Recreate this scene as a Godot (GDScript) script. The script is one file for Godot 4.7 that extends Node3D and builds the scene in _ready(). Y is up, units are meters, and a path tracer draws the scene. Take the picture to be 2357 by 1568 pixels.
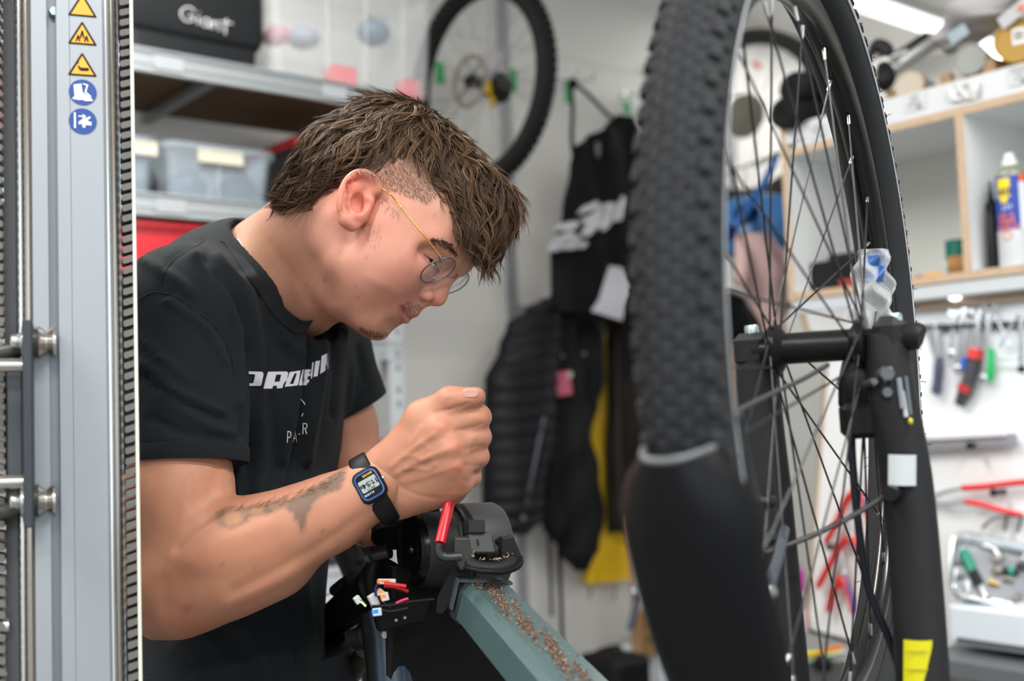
extends Node3D
# A bicycle workshop: a mechanic bends over the motor of an upturned e-bike.
const F := 2600.0          # focal length in pixels of the 2357 x 1568 frame
var eye: Transform3D
var rng := RandomNumberGenerator.new()
var used := {}
var mats := {}
var tex := {}

func _ready():
	rng.seed = 7
	# ---- camera
	eye = Transform3D(Basis(Vector3.UP, deg_to_rad(-39.0)) * Basis(Vector3.RIGHT, deg_to_rad(3.6)) * Basis(Vector3.BACK, deg_to_rad(-2.0)), Vector3(0, 1.35, 0))
	var cam := Camera3D.new()
	cam.name = "camera"
	var lens := CameraAttributesPhysical.new()
	lens.frustum_focal_length = 39.796
	lens.frustum_near = 0.05
	lens.frustum_far = 60.0
	lens.frustum_focus_distance = 1.17
	lens.exposure_aperture = 3.1
	cam.attributes = lens
	cam.transform = eye
	add_child(cam)
	cam.current = true
	# ---- surroundings and exposure
	var env := Environment.new()
	env.background_mode = Environment.BG_COLOR
	env.background_color = Color(0.93, 0.97, 1.0)
	env.background_energy_multiplier = 2.2
	env.tonemap_mode = Environment.TONE_MAPPER_LINEAR
	env.tonemap_exposure = 1.06
	env.sdfgi_enabled = true
	env.ssao_enabled = true
	env.ssil_enabled = true
	var we := WorldEnvironment.new()
	we.name = "surroundings"
	we.environment = env
	add_child(we)
	textures()
	# ---- large structure, with the ceiling lamps
	room()
	# ---- objects
	left_shelving()
	back_wall_things()
	right_bench()
	column()
	bike()
	front_wheel()
	mechanic()

# ---------------------------------------------------------------- places
func P(x: float, y: float, d: float) -> Vector3:
	return eye * Vector3((x - 1178.5) / F * d, -(y - 784.0) / F * d, -d)

func on(x: float, y: float, axis: int, value: float) -> Vector3:
	var q := eye.basis * Vector3((x - 1178.5) / F, -(y - 784.0) / F, -1)
	return eye.origin + q * ((value - eye.origin[axis]) / q[axis])

func cdir(x: float, y: float, z: float) -> Vector3:
	return eye.basis * Vector3(x, y, -z)

func pix(p: Vector3) -> Vector2:
	var q := eye.affine_inverse() * p
	return Vector2(1178.5 + q.x / -q.z * F, 784.0 - q.y / -q.z * F)

func T(o: Vector3, x := Vector3.RIGHT, y := Vector3.UP) -> Transform3D:
	x = x.normalized()
	var z := x.cross(y).normalized()
	return Transform3D(Basis(x, z.cross(x), z), o)

func along(a: Vector3, b: Vector3, hint := Vector3.UP) -> Transform3D:   # y runs from a to b
	var y := (b - a).normalized()
	if absf(y.dot(hint)) > 0.98:
		hint = Vector3.RIGHT
	var x := hint.cross(y).normalized()
	return Transform3D(Basis(x, y, x.cross(y)), a)

# ---------------------------------------------------------------- materials
func textures():
	var kinds := {"fine": [0.09, 4, 0], "mid": [0.02, 4, 0], "blotch": [0.006, 3, 0], "cell": [0.05, 2, 1], "weave": [0.16, 2, 0]}
	for k in kinds:
		var n := FastNoiseLite.new()
		n.seed = 3 + kinds[k][1]
		n.frequency = kinds[k][0]
		n.fractal_octaves = kinds[k][1]
		n.noise_type = FastNoiseLite.TYPE_CELLULAR if kinds[k][2] else FastNoiseLite.TYPE_SIMPLEX_SMOOTH
		var t := NoiseTexture2D.new()
		t.width = 512
		t.height = 512
		t.seamless = true
		t.noise = n
		tex[k] = t
	var im := Image.create(256, 256, false, Image.FORMAT_RGB8)       # chipboard and ply: specks along the grain
	var r := RandomNumberGenerator.new()
	r.seed = 5
	im.fill(Color(0.93, 0.93, 0.93))
	for i in 2600:
		var v := r.randf_range(0.72, 1.0)
		im.fill_rect(Rect2i(r.randi() % 250, r.randi() % 256, r.randi_range(2, 12), 1), Color(v, v * 0.97, v * 0.92))
	tex["ply"] = ImageTexture.create_from_image(im)

func mat(hex: String, rough := 0.6, metal := 0.0, more := {}) -> StandardMaterial3D:
	var key := hex + str(rough) + str(metal) + str(more)
	if mats.has(key):
		return mats[key]
	var m := StandardMaterial3D.new()
	m.albedo_color = Color(hex)
	m.roughness = rough
	m.metallic = metal
	if metal < 0.3 and m.albedo_color.get_luminance() < 0.2:
		m.albedo_color = m.albedo_color.darkened(0.12)
		m.metallic_specular = 0.3
	for k in more:
		match k:
			"bump":       # [texture, scale per metre, height in mm]
				m.heightmap_enabled = true
				m.heightmap_texture = tex[more[k][0]]
				m.uv1_triplanar = true
				m.uv1_scale = Vector3.ONE * more[k][1]
				m.heightmap_scale = more[k][2] * 0.1
			"tint":
				m.albedo_texture = tex[more[k][0]]
				m.uv1_triplanar = true
				m.uv1_scale = Vector3.ONE * more[k][1]
			"glow":
				m.emission_enabled = true
				m.emission = Color(hex)
				m.emission_energy_multiplier = more[k]
			"alpha":
				m.transparency = BaseMaterial3D.TRANSPARENCY_ALPHA
				m.albedo_color.a = more[k]
			"vc":
				m.vertex_color_use_as_albedo = true
			"sss":
				m.subsurf_scatter_enabled = true
				m.subsurf_scatter_strength = more[k]
			"coat":
				m.clearcoat_enabled = true
				m.clearcoat = more[k]
				m.clearcoat_roughness = 0.15
			"rim":
				m.rim_enabled = true
				m.rim = more[k]
				m.rim_tint = 0.5
			"back":
				m.backlight_enabled = true
				m.backlight = Color(hex) * more[k]
			"spec":
				m.metallic_specular = more[k]
	mats[key] = m
	return m

# ---------------------------------------------------------------- nodes
func numbered(n: String) -> String:
	if not used.has(n):
		used[n] = 0
		return n
	used[n] += 1
	return "%s_%03d" % [n, used[n]]

func tag(o: Node, label: String, category: String, group := "", kind := "") -> Node:
	o.set_meta("label", label)
	o.set_meta("category", category)
	if group:
		o.set_meta("group", group)
	if kind:
		o.set_meta("kind", kind)
	return o

func thing(called: String, label: String, category: String, t := Transform3D(), group := "") -> Node3D:
	var o := Node3D.new()
	o.name = numbered(called)
	add_child(o)
	o.transform = t
	return tag(o, label, category, group)

func commit(s) -> Mesh:
	if s is Mesh:
		return s
	s.generate_normals()
	s.index()
	return s.commit()

func obj(called: String, s, m: Material, parent: Node = self, t := Transform3D()) -> MeshInstance3D:
	var o := MeshInstance3D.new()
	o.name = numbered(called) if parent == self else called
	o.mesh = commit(s)
	o.material_override = m
	parent.add_child(o, true)
	o.transform = t
	return o

func struct(called: String, s, m: Material, label := "") -> MeshInstance3D:
	var o := obj(called, s, m)
	o.set_meta("kind", "structure")
	o.set_meta("category", called.split("_")[0])
	if label:
		o.set_meta("label", label)
	return o

# ---------------------------------------------------------------- shapes
func st() -> SurfaceTool:
	var s := SurfaceTool.new()
	s.begin(Mesh.PRIMITIVE_TRIANGLES)
	return s

func tri(s, a: Vector3, b: Vector3, c: Vector3):       # counter-clockwise seen from outside
	s.add_vertex(a)
	s.add_vertex(c)
	s.add_vertex(b)

func quad(s, a: Vector3, b: Vector3, c: Vector3, d: Vector3):
	tri(s, a, b, c)
	tri(s, a, c, d)

func face(s, pts: Array, mid: Vector3):                # a convex face turned away from mid
	var n: Vector3 = (pts[1] - pts[0]).cross(pts[2] - pts[0])
	var out: bool = n.dot(pts[0] - mid) > 0
	for i in range(1, pts.size() - 1):
		if out:
			tri(s, pts[0], pts[i], pts[i + 1])
		else:
			tri(s, pts[0], pts[i + 1], pts[i])

func box(s, t: Transform3D, size: Vector3, bev := -1.0, top := Vector2.ONE):   # chamfered; top scales the upper face
	if bev < 0:
		bev = minf(0.004, minf(size.x, minf(size.y, size.z)) * 0.12)
	s.set_smooth_group(-1)
	var h := size * 0.5
	var c := {}
	for sx in [-1, 1]:
		for sy in [-1, 1]:
			for sz in [-1, 1]:
				for ax in 3:
					var p := Vector3(sx * (h.x - (0.0 if ax == 0 else bev)), sy * (h.y - (0.0 if ax == 1 else bev)), sz * (h.z - (0.0 if ax == 2 else bev)))
					var up := p.y / size.y + 0.5
					p.x *= lerpf(1.0, top.x, up)
					p.z *= lerpf(1.0, top.y, up)
					c[Vector4i(sx, sy, sz, ax)] = t * p
	var mid := t.origin
	for a in [-1, 1]:
		face(s, [c[Vector4i(a, -1, -1, 0)], c[Vector4i(a, 1, -1, 0)], c[Vector4i(a, 1, 1, 0)], c[Vector4i(a, -1, 1, 0)]], mid)
		face(s, [c[Vector4i(-1, a, -1, 1)], c[Vector4i(1, a, -1, 1)], c[Vector4i(1, a, 1, 1)], c[Vector4i(-1, a, 1, 1)]], mid)
		face(s, [c[Vector4i(-1, -1, a, 2)], c[Vector4i(1, -1, a, 2)], c[Vector4i(1, 1, a, 2)], c[Vector4i(-1, 1, a, 2)]], mid)
		if bev > 0:
			for b in [-1, 1]:
				face(s, [c[Vector4i(a, b, -1, 0)], c[Vector4i(a, b, 1, 0)], c[Vector4i(a, b, 1, 1)], c[Vector4i(a, b, -1, 1)]], mid)
				face(s, [c[Vector4i(a, -1, b, 0)], c[Vector4i(a, 1, b, 0)], c[Vector4i(a, 1, b, 2)], c[Vector4i(a, -1, b, 2)]], mid)
				face(s, [c[Vector4i(-1, a, b, 1)], c[Vector4i(1, a, b, 1)], c[Vector4i(1, a, b, 2)], c[Vector4i(-1, a, b, 2)]], mid)
				for d in [-1, 1]:
					face(s, [c[Vector4i(a, b, d, 0)], c[Vector4i(a, b, d, 1)], c[Vector4i(a, b, d, 2)]], mid)
	s.set_smooth_group(0)

func boxat(size: Vector3, o := Vector3.ZERO, bev := -1.0):
	var s := st()
	box(s, Transform3D(Basis(), o), size, bev)
	return s

func loft(s, loops: Array, cap0 := true, cap1 := true, closed := false, sharp := 0.55):
	# loops run counter-clockwise seen from the end they move towards; bands that meet at an angle keep a hard edge
	var n: int = loops[0].size()
	var g := 1
	s.set_smooth_group(g)
	var count := loops.size()
	var last := Vector3.ZERO
	for j in (count if closed else count - 1):
		var a = loops[j]
		var b = loops[(j + 1) % count]
		var nm: Vector3 = (a[1] - a[0]).cross(b[0] - a[0]).normalized()
		if sharp > 0 and j > 0 and nm.dot(last) < cos(sharp):
			g += 1
			s.set_smooth_group(g)
		last = nm
		for i in n:
			var k := (i + 1) % n
			quad(s, a[i], a[k], b[k], b[i])
	s.set_smooth_group(-1)
	for e in 2:
		if (e == 0 and cap0) or (e == 1 and cap1):
			var l = loops[0] if e == 0 else loops[count - 1]
			var mid := Vector3.ZERO
			for p in l:
				mid += p
			mid /= n
			for i in n:
				if e == 0:
					tri(s, mid, l[(i + 1) % n], l[i])
				else:
					tri(s, mid, l[i], l[(i + 1) % n])
	s.set_smooth_group(0)

func rrect(t: Transform3D, w: float, d: float, y: float, r: float, n := 4) -> Array:   # round-cornered loop in the xz plane, ccw from above
	var out := []
	r = minf(r, minf(w, d) * 0.49)
	for q in 4:
		var c := Vector3((w * 0.5 - r) * (1 if q in [0, 3] else -1), y, (d * 0.5 - r) * (-1 if q in [0, 1] else 1))
		for i in n + 1:
			var an := (q + float(i) / n) * PI / 2
			out.append(t * (c + Vector3(cos(an) * r, 0, -sin(an) * r)))
	return out

func lathe(s, t: Transform3D, prof: Array, segs := 24, squash := 1.0, caps := true):   # profile of Vector2(radius, height), bottom to top on the outside
	var loops := []
	for p in prof:
		var l := []
		for i in segs:
			var an := TAU * i / segs
			l.append(t * Vector3(cos(an) * maxf(p.x, 0.00001), p.y, -sin(an) * maxf(p.x, 0.00001) * squash))
		loops.append(l)
	caps = caps and prof[0] != prof[prof.size() - 1]
	loft(s, loops, caps, caps)

func ball(s, t: Transform3D, r: Vector3, segs := 16):
	var prof := []
	for i in segs / 2 + 1:
		var an := PI * (float(i) / (segs / 2) - 0.5)
		prof.append(Vector2(cos(an), sin(an)))
	var loops := []
	for p in prof:
		var l := []
		for i in segs:
			var an := TAU * i / segs
			l.append(t * Vector3(cos(an) * maxf(p.x, 0.0001) * r.x, p.y * r.y, -sin(an) * maxf(p.x, 0.0001) * r.z))
		loops.append(l)
	loft(s, loops, false, false, false, 0.0)

func tube(s, pts: Array, r, sides := 10, closed := false, flat := 1.0):   # r one number or one per point
	var n := pts.size()
	var loops := []
	var tan0: Vector3 = (pts[1] - pts[0]).normalized()
	var up := Vector3.UP if absf(tan0.y) < 0.9 else Vector3.RIGHT
	var x := up.cross(tan0).normalized()
	for i in n:
		var tg: Vector3
		if closed:
			tg = (pts[(i + 1) % n] - pts[(i - 1 + n) % n]).normalized()
		else:
			tg = (pts[mini(i + 1, n - 1)] - pts[maxi(i - 1, 0)]).normalized()
		x = (x - tg * x.dot(tg)).normalized()
		var y := tg.cross(x)
		var rr: float = r[i] if r is Array else r
		var l := []
		for k in sides:
			var an := TAU * k / sides
			l.append(pts[i] + (x * cos(an) + y * sin(an) * flat) * rr)
		loops.append(l)
	loft(s, loops, not closed, not closed, closed, 0.0)

func spline(pts: Array, per := 6) -> Array:
	var c := []
	var n := pts.size()
	for i in n - 1:
		for k in per:
			var f := float(k) / per
			var a = pts[maxi(i - 1, 0)]
			var d = pts[mini(i + 2, n - 1)]
			c.append(pts[i].cubic_interpolate(pts[i + 1], a, d, f))
	c.append(pts[n - 1])
	return c

func prism(s, poly: PackedVector2Array, t: Transform3D, depth: float, bev := 0.0):   # outline in xy, from z = 0 back to z = -depth
	if Geometry2D.is_polygon_clockwise(poly):
		poly.reverse()
	var n := poly.size()
	var inner := poly
	if bev > 0:
		var off := Geometry2D.offset_polygon(poly, -bev)
		if off.size() == 1 and off[0].size() == n:
			inner = off[0]
			if Geometry2D.is_polygon_clockwise(inner):
				inner.reverse()
			var best := 0
			for i in n:
				if inner[i].distance_to(poly[0]) < inner[best].distance_to(poly[0]):
					best = i
			inner = inner.slice(best) + inner.slice(0, best)
		else:
			bev = 0.0
	var ix := Geometry2D.triangulate_polygon(inner)
	s.set_smooth_group(-1)
	for i in range(0, ix.size(), 3):
		var a := inner[ix[i]]
		var b := inner[ix[i + 1]]
		var c := inner[ix[i + 2]]
		if (b - a).cross(c - a) < 0:
			var w := b
			b = c
			c = w
		tri(s, t * Vector3(a.x, a.y, 0), t * Vector3(b.x, b.y, 0), t * Vector3(c.x, c.y, 0))
		tri(s, t * Vector3(a.x, a.y, -depth), t * Vector3(c.x, c.y, -depth), t * Vector3(b.x, b.y, -depth))
	for i in n:
		var k := (i + 1) % n
		var p := poly[i]
		var q := poly[k]
		if bev > 0:
			quad(s, t * Vector3(p.x, p.y, -bev), t * Vector3(q.x, q.y, -bev), t * Vector3(inner[k].x, inner[k].y, 0), t * Vector3(inner[i].x, inner[i].y, 0))
			quad(s, t * Vector3(inner[i].x, inner[i].y, -depth), t * Vector3(inner[k].x, inner[k].y, -depth), t * Vector3(q.x, q.y, -depth + bev), t * Vector3(p.x, p.y, -depth + bev))
		quad(s, t * Vector3(p.x, p.y, -depth + bev), t * Vector3(q.x, q.y, -depth + bev), t * Vector3(q.x, q.y, -bev), t * Vector3(p.x, p.y, -bev))
	s.set_smooth_group(0)

func cut(s, px: Array, d: float, depth: float, bev := 0.001):      # a plate whose outline is given in pixels at distance d, square to the view
	var o := PackedVector2Array()
	for i in range(0, px.size(), 2):
		o.append(Vector2((px[i] - 1178.5) / F * d, -(px[i + 1] - 784.0) / F * d))
	prism(s, o, eye * Transform3D(Basis(), Vector3(0, 0, -d)), depth, bev)

func poly(a: Array) -> PackedVector2Array:
	var o := PackedVector2Array()
	for i in range(0, a.size(), 2):
		o.append(Vector2(a[i], a[i + 1]))
	return o

func lettering(words: String, height: float, t: Transform3D, m: Material, parent: Node, called := "lettering", serif := false) -> MeshInstance3D:
	var tm := TextMesh.new()
	var f := SystemFont.new()
	f.font_names = PackedStringArray(["Droid Serif" if serif else "Droid Sans"])
	f.font_weight = 700
	tm.font = f
	tm.text = words
	tm.font_size = 32
	tm.pixel_size = height / 24.0
	tm.depth = 0.0006
	var o := MeshInstance3D.new()
	o.name = called
	o.mesh = tm
	o.material_override = m
	parent.add_child(o, true)
	o.transform = t
	return o

func tub(w: float, h: float, d: float, taper := 0.9, wall := 0.004, rim := 0.012, r := 0.03) -> SurfaceTool:   # an open round-cornered box, base at y = 0
	var s := st()
	var t := Transform3D()
	loft(s, [rrect(t, w * taper, d * taper, 0, r), rrect(t, w, d, h - rim * 1.5, r), rrect(t, w + rim * 2, d + rim * 2, h - rim * 1.4, r + rim), rrect(t, w + rim * 2, d + rim * 2, h, r + rim),
		rrect(t, w - wall * 2, d - wall * 2, h, r), rrect(t, w * taper - wall * 2, d * taper - wall * 2, wall, r)], true, true)
	return s

func hexa(s, t: Transform3D, r: float, h: float):      # a bolt head along local y
	lathe(s, t, [Vector2(r * 0.92, 0), Vector2(r, h * 0.12), Vector2(r, h * 0.85), Vector2(r * 0.85, h), Vector2(0, h)], 6)

# ---------------------------------------------------------------- the room
const BACK := -3.15
const CEIL := 3.05

func slab(called: String, a: Vector3, b: Vector3, m: Material, label: String):
	var s := st()
	box(s, Transform3D(Basis(), (a + b) * 0.5), (b - a).abs(), 0.0)
	struct(called, s, m, label)

func lamp(called: String, c: Vector3, length: float, label: String, power: float):
	var t := thing(called, label, "lamp", Transform3D(Basis(), c), "LED lamps on the ceiling")
	var s := st()
	box(s, Transform3D(Basis(), Vector3(0, -0.02, 0)), Vector3(length, 0.04, 0.128), 0.006)
	obj("housing", s, mat("e4e5e6", 0.4), t)
	s = st()
	var l0 := []
	var l1 := []
	for i in 13:
		var an := PI * i / 12.0
		l0.append(Vector3(-length / 2 + 0.01, -0.04 - sin(an) * 0.03, -cos(an) * 0.061))
		l1.append(Vector3(length / 2 - 0.01, -0.04 - sin(an) * 0.03, -cos(an) * 0.061))
	loft(s, [l0, l1], true, true, false, 0.0)
	obj("diffuser", s, mat("ffffff", 0.5, 0.0, {"glow": 1.6}), t)
	for e in [-1, 1]:
		s = st()
		box(s, Transform3D(Basis(), Vector3(e * length / 2, -0.035, 0)), Vector3(0.02, 0.075, 0.134), 0.006)
		obj("end_cap", s, mat("d8d9da", 0.4), t)
	var a := AreaLight3D.new()
	a.name = "glow"
	a.area_size = Vector2(length - 0.04, 0.09)
	a.light_color = Color(1.0, 0.985, 0.96)
	a.light_energy = power
	a.area_normalize_energy = true
	a.area_range = 20.0
	a.shadow_enabled = true
	t.add_child(a)
	a.transform = Transform3D(Basis(Vector3.RIGHT, -PI / 2), Vector3(0, -0.078, 0))

func room():
	var wall := mat("dcdcda", 0.75, 0.0, {"bump": ["fine", 3.0, 0.15]})
	slab("floor", Vector3(-3, -0.1, BACK - 0.1), Vector3(5.3, 0, 2.6), mat("cfcfca", 0.5, 0.0, {"tint": ["blotch", 1.0]}), "grey painted workshop floor")
	slab("ceiling", Vector3(-3, CEIL, BACK - 0.1), Vector3(5.3, CEIL + 0.1, 2.6), mat("e6e6e3", 0.85), "plain pale ceiling with lamps")
	slab("wall_back", Vector3(-3, 0, BACK - 0.1), Vector3(5.3, CEIL, BACK), wall, "off-white panelled wall with the hanging wheels")
	slab("wall_right", Vector3(5.2, 0, BACK), Vector3(5.3, CEIL, 2.6), wall, "off-white wall behind the bench")
	slab("wall_left", Vector3(-3, 0, BACK), Vector3(-2.9, CEIL, 2.6), wall, "off-white wall behind the shelving")
	# the front wall with its wide window, behind the photographer
	var ws := st()
	for e in [[-2.9, 0.0, 5.2, 0.95], [-2.9, 2.35, 5.2, CEIL], [-2.9, 0.95, -2.2, 2.35], [2.8, 0.95, 5.2, 2.35]]:
		box(ws, Transform3D(Basis(), Vector3((e[0] + e[2]) / 2, (e[1] + e[3]) / 2, 2.55)), Vector3(e[2] - e[0], e[3] - e[1], 0.1), 0.0)
	struct("wall_front", ws, wall, "off-white wall with a wide window behind the photographer")
	ws = st()
	for i in 5:
		box(ws, Transform3D(Basis(), Vector3(-2.2 + i * 1.25, 1.65, 2.55)), Vector3(0.06, 1.4, 0.07), 0.004)
	for y in [0.97, 2.33]:
		box(ws, Transform3D(Basis(), Vector3(0.3, y, 2.55)), Vector3(5.0, 0.05, 0.07), 0.004)
	var win := struct("window_1", ws, mat("e9eaea", 0.4), "wide white framed window behind the photographer")
	ws = st()
	box(ws, Transform3D(Basis(), Vector3(0.3, 1.65, 2.55)), Vector3(5.0, 1.4, 0.006), 0.0)
	obj("pane", ws, mat("f2f6f8", 0.02, 0.0, {"alpha": 0.05}), win)
	# the joint strips between the wall panels
	var k := 1
	for px in [[1166, 430], [1722, 1200]]:
		var x := on(px[0], px[1], 2, BACK).x
		slab("trim_%d" % k, Vector3(x - 0.022, 0, BACK), Vector3(x + 0.022, CEIL, BACK + 0.014), mat("a9acb0", 0.35, 0.4), "grey metal joint strip on the back wall")
		k += 1
	var jy := on(1350, 145, 2, BACK).y
	slab("trim_%d" % k, Vector3(-2.9, jy - 0.002, BACK), Vector3(5.2, jy + 0.002, BACK + 0.002), mat("b9bbbb", 0.6), "thin horizontal joint between the wall panels")
	# ceiling lamps: the one in view runs along the back wall
	var p := on(2060, 40, 1, CEIL - 0.06)
	lamp("ceiling_lamp", Vector3(p.x + 0.1, CEIL, p.z), 1.9, "long white LED lamp on the ceiling above the shelf", 1.8)
	lamp("ceiling_lamp", Vector3(0.3, CEIL, -1.9), 1.6, "white LED lamp above the mechanic", 6.2)
	lamp("ceiling_lamp", Vector3(-1.3, CEIL, -0.6), 1.6, "white LED lamp above the lift column", 6.2)
	lamp("ceiling_lamp", Vector3(1.1, CEIL, 0.5), 1.6, "white LED lamp above the bench end", 6.2)
	lamp("ceiling_lamp", Vector3(-0.8, CEIL, 1.3), 1.6, "white LED lamp behind the photographer", 6.2)

# ---------------------------------------------------------------- shelving on the left
const SH := -2.62        # front of the shelving

func shelf_board(yt: float, hgt: float, x0: float, x1: float, label: String):
	var t := thing("shelf", label, "shelf", Transform3D(Basis(), Vector3((x0 + x1) / 2, yt - hgt, SH)))
	var w := x1 - x0
	var s := st()
	box(s, Transform3D(Basis(), Vector3(0, hgt * 0.78, -0.25)), Vector3(w, 0.018, 0.46), 0.002)
	obj("board", s, mat("6e563c", 0.75, 0.0, {"tint": ["ply", 3.0]}), t)
	s = st()
	# galvanised front rail: a folded profile
	var prof := poly([0, 0, -0.012, 0, -0.012, hgt * 0.1, -0.004, hgt * 0.16, -0.004, hgt * 0.3, -0.010, hgt * 0.36, -0.010, hgt * 0.66, -0.004, hgt * 0.72, -0.004, hgt * 0.86, -0.014, hgt * 0.92, -0.014, hgt, 0.02, hgt, 0.02, hgt * 0.97, 0.004, hgt * 0.95, 0.004, 0.0])
	var pp := PackedVector2Array()
	for q in prof:
		pp.append(Vector2(q.x, q.y))
	prism(s, pp, Transform3D(Basis(Vector3(0, 0, -1), Vector3.UP, Vector3(1, 0, 0)), Vector3(w / 2, 0, 0)), w)
	obj("front_rail", s, mat("c3c9cd", 0.38, 0.75, {"bump": ["cell", 5.0, 0.1]}), t)
	for i in 3:
		s = st()
		var x := -w / 2 + w * (0.28 + i * 0.27)
		box(s, Transform3D(Basis(), Vector3(x, hgt * 0.3, -0.25)), Vector3(0.03, 0.026, 0.46), 0.003)
		obj("cross_bar", s, mat("8b8f92", 0.4, 0.7), t)
	for i in 4:
		s = st()
		box(s, Transform3D(Basis(), Vector3(-w / 2 + w * (0.46 + 0.158 * i), hgt * 0.48, 0.012)), Vector3(0.075, hgt * 0.62, 0.002), 0.0006)
		obj("label_holder", s, mat("a6aab0", 0.4), t)
	return t

func crate(called: String, label: String, cat: String, c: Vector3, size: Vector3, m: Material, more := {}) -> Node3D:
	var t := thing(called, label, cat, Transform3D(Basis(Vector3.UP, more.get("turn", 0.0)), c), more.get("group", ""))
	obj("body", tub(size.x, size.y, size.z, more.get("taper", 0.92), 0.004, more.get("rim", 0.012), more.get("r", 0.025)), m, t)
	if more.has("lid"):
		var s := st()
		var r := 0.03
		var q := Transform3D()
		loft(s, [rrect(q, size.x + 0.03, size.z + 0.03, size.y - 0.012, r), rrect(q, size.x + 0.034, size.z + 0.034, size.y + 0.012, r), rrect(q, size.x, size.z, size.y + 0.022, r)])
		obj("lid", s, more.lid, t)
	if more.has("card"):
		var s := st()
		var cc = more.card
		box(s, Transform3D(Basis(Vector3.RIGHT, -0.08), Vector3(cc[0], cc[1], size.z * (0.5 + 0.5 * more.get("taper", 0.92)) / 2 + 0.012)), Vector3(cc[2], cc[3], 0.0015), 0.0004)
		obj("paper_label", s, mat("cbc5b3", 0.7), t)
	if more.has("ribs"):
		for f in more.ribs:
			var s := st()
			var tp = more.get("taper", 0.92)
			tube(s, [Vector3(f * size.x * tp, 0.01, size.z / 2 * tp + 0.001), Vector3(f * size.x, size.y - 0.02, size.z / 2 + 0.001)], 0.005, 8)
			obj("rib", s, m, t)
	return t

func stroke_letters(words: String, t: Transform3D, h: float, m: Material, parent: Node):    # handwriting: round strokes, one mesh per letter
	var glyphs := {
		"G": [[1.0, 0.85, 0.8, 1.0, 0.45, 0.98, 0.12, 0.65, 0.12, 0.3, 0.4, 0.05, 0.8, 0.12, 0.95, 0.45, 0.55, 0.48]],
		"i": [[0.15, 0.6, 0.12, 0.05], [0.16, 0.85, 0.17, 0.9]], "a": [[0.6, 0.55, 0.3, 0.6, 0.1, 0.35, 0.2, 0.08, 0.5, 0.15, 0.62, 0.5], [0.62, 0.58, 0.62, 0.05]],
		"n": [[0.1, 0.58, 0.1, 0.05], [0.1, 0.4, 0.3, 0.6, 0.5, 0.5, 0.52, 0.05]], "t": [[0.35, 1.0, 0.3, 0.3, 0.35, -0.05], [-0.05, 0.72, 0.8, 0.82]]}
	var adv := {"G": 1.15, "i": 0.32, "a": 0.75, "n": 0.65, "t": 0.7}
	var x := 0.0
	for ch in words:
		var s := st()
		for g in glyphs[ch]:
			var pts := []
			for i in range(0, g.size(), 2):
				pts.append(t * Vector3((x + g[i]) * h, g[i + 1] * h, 0.0))
			tube(s, spline(pts, 4) if pts.size() > 2 else pts, h * 0.045, 6)
		obj("letter", s, m, parent)
		x += adv[ch]

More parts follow.
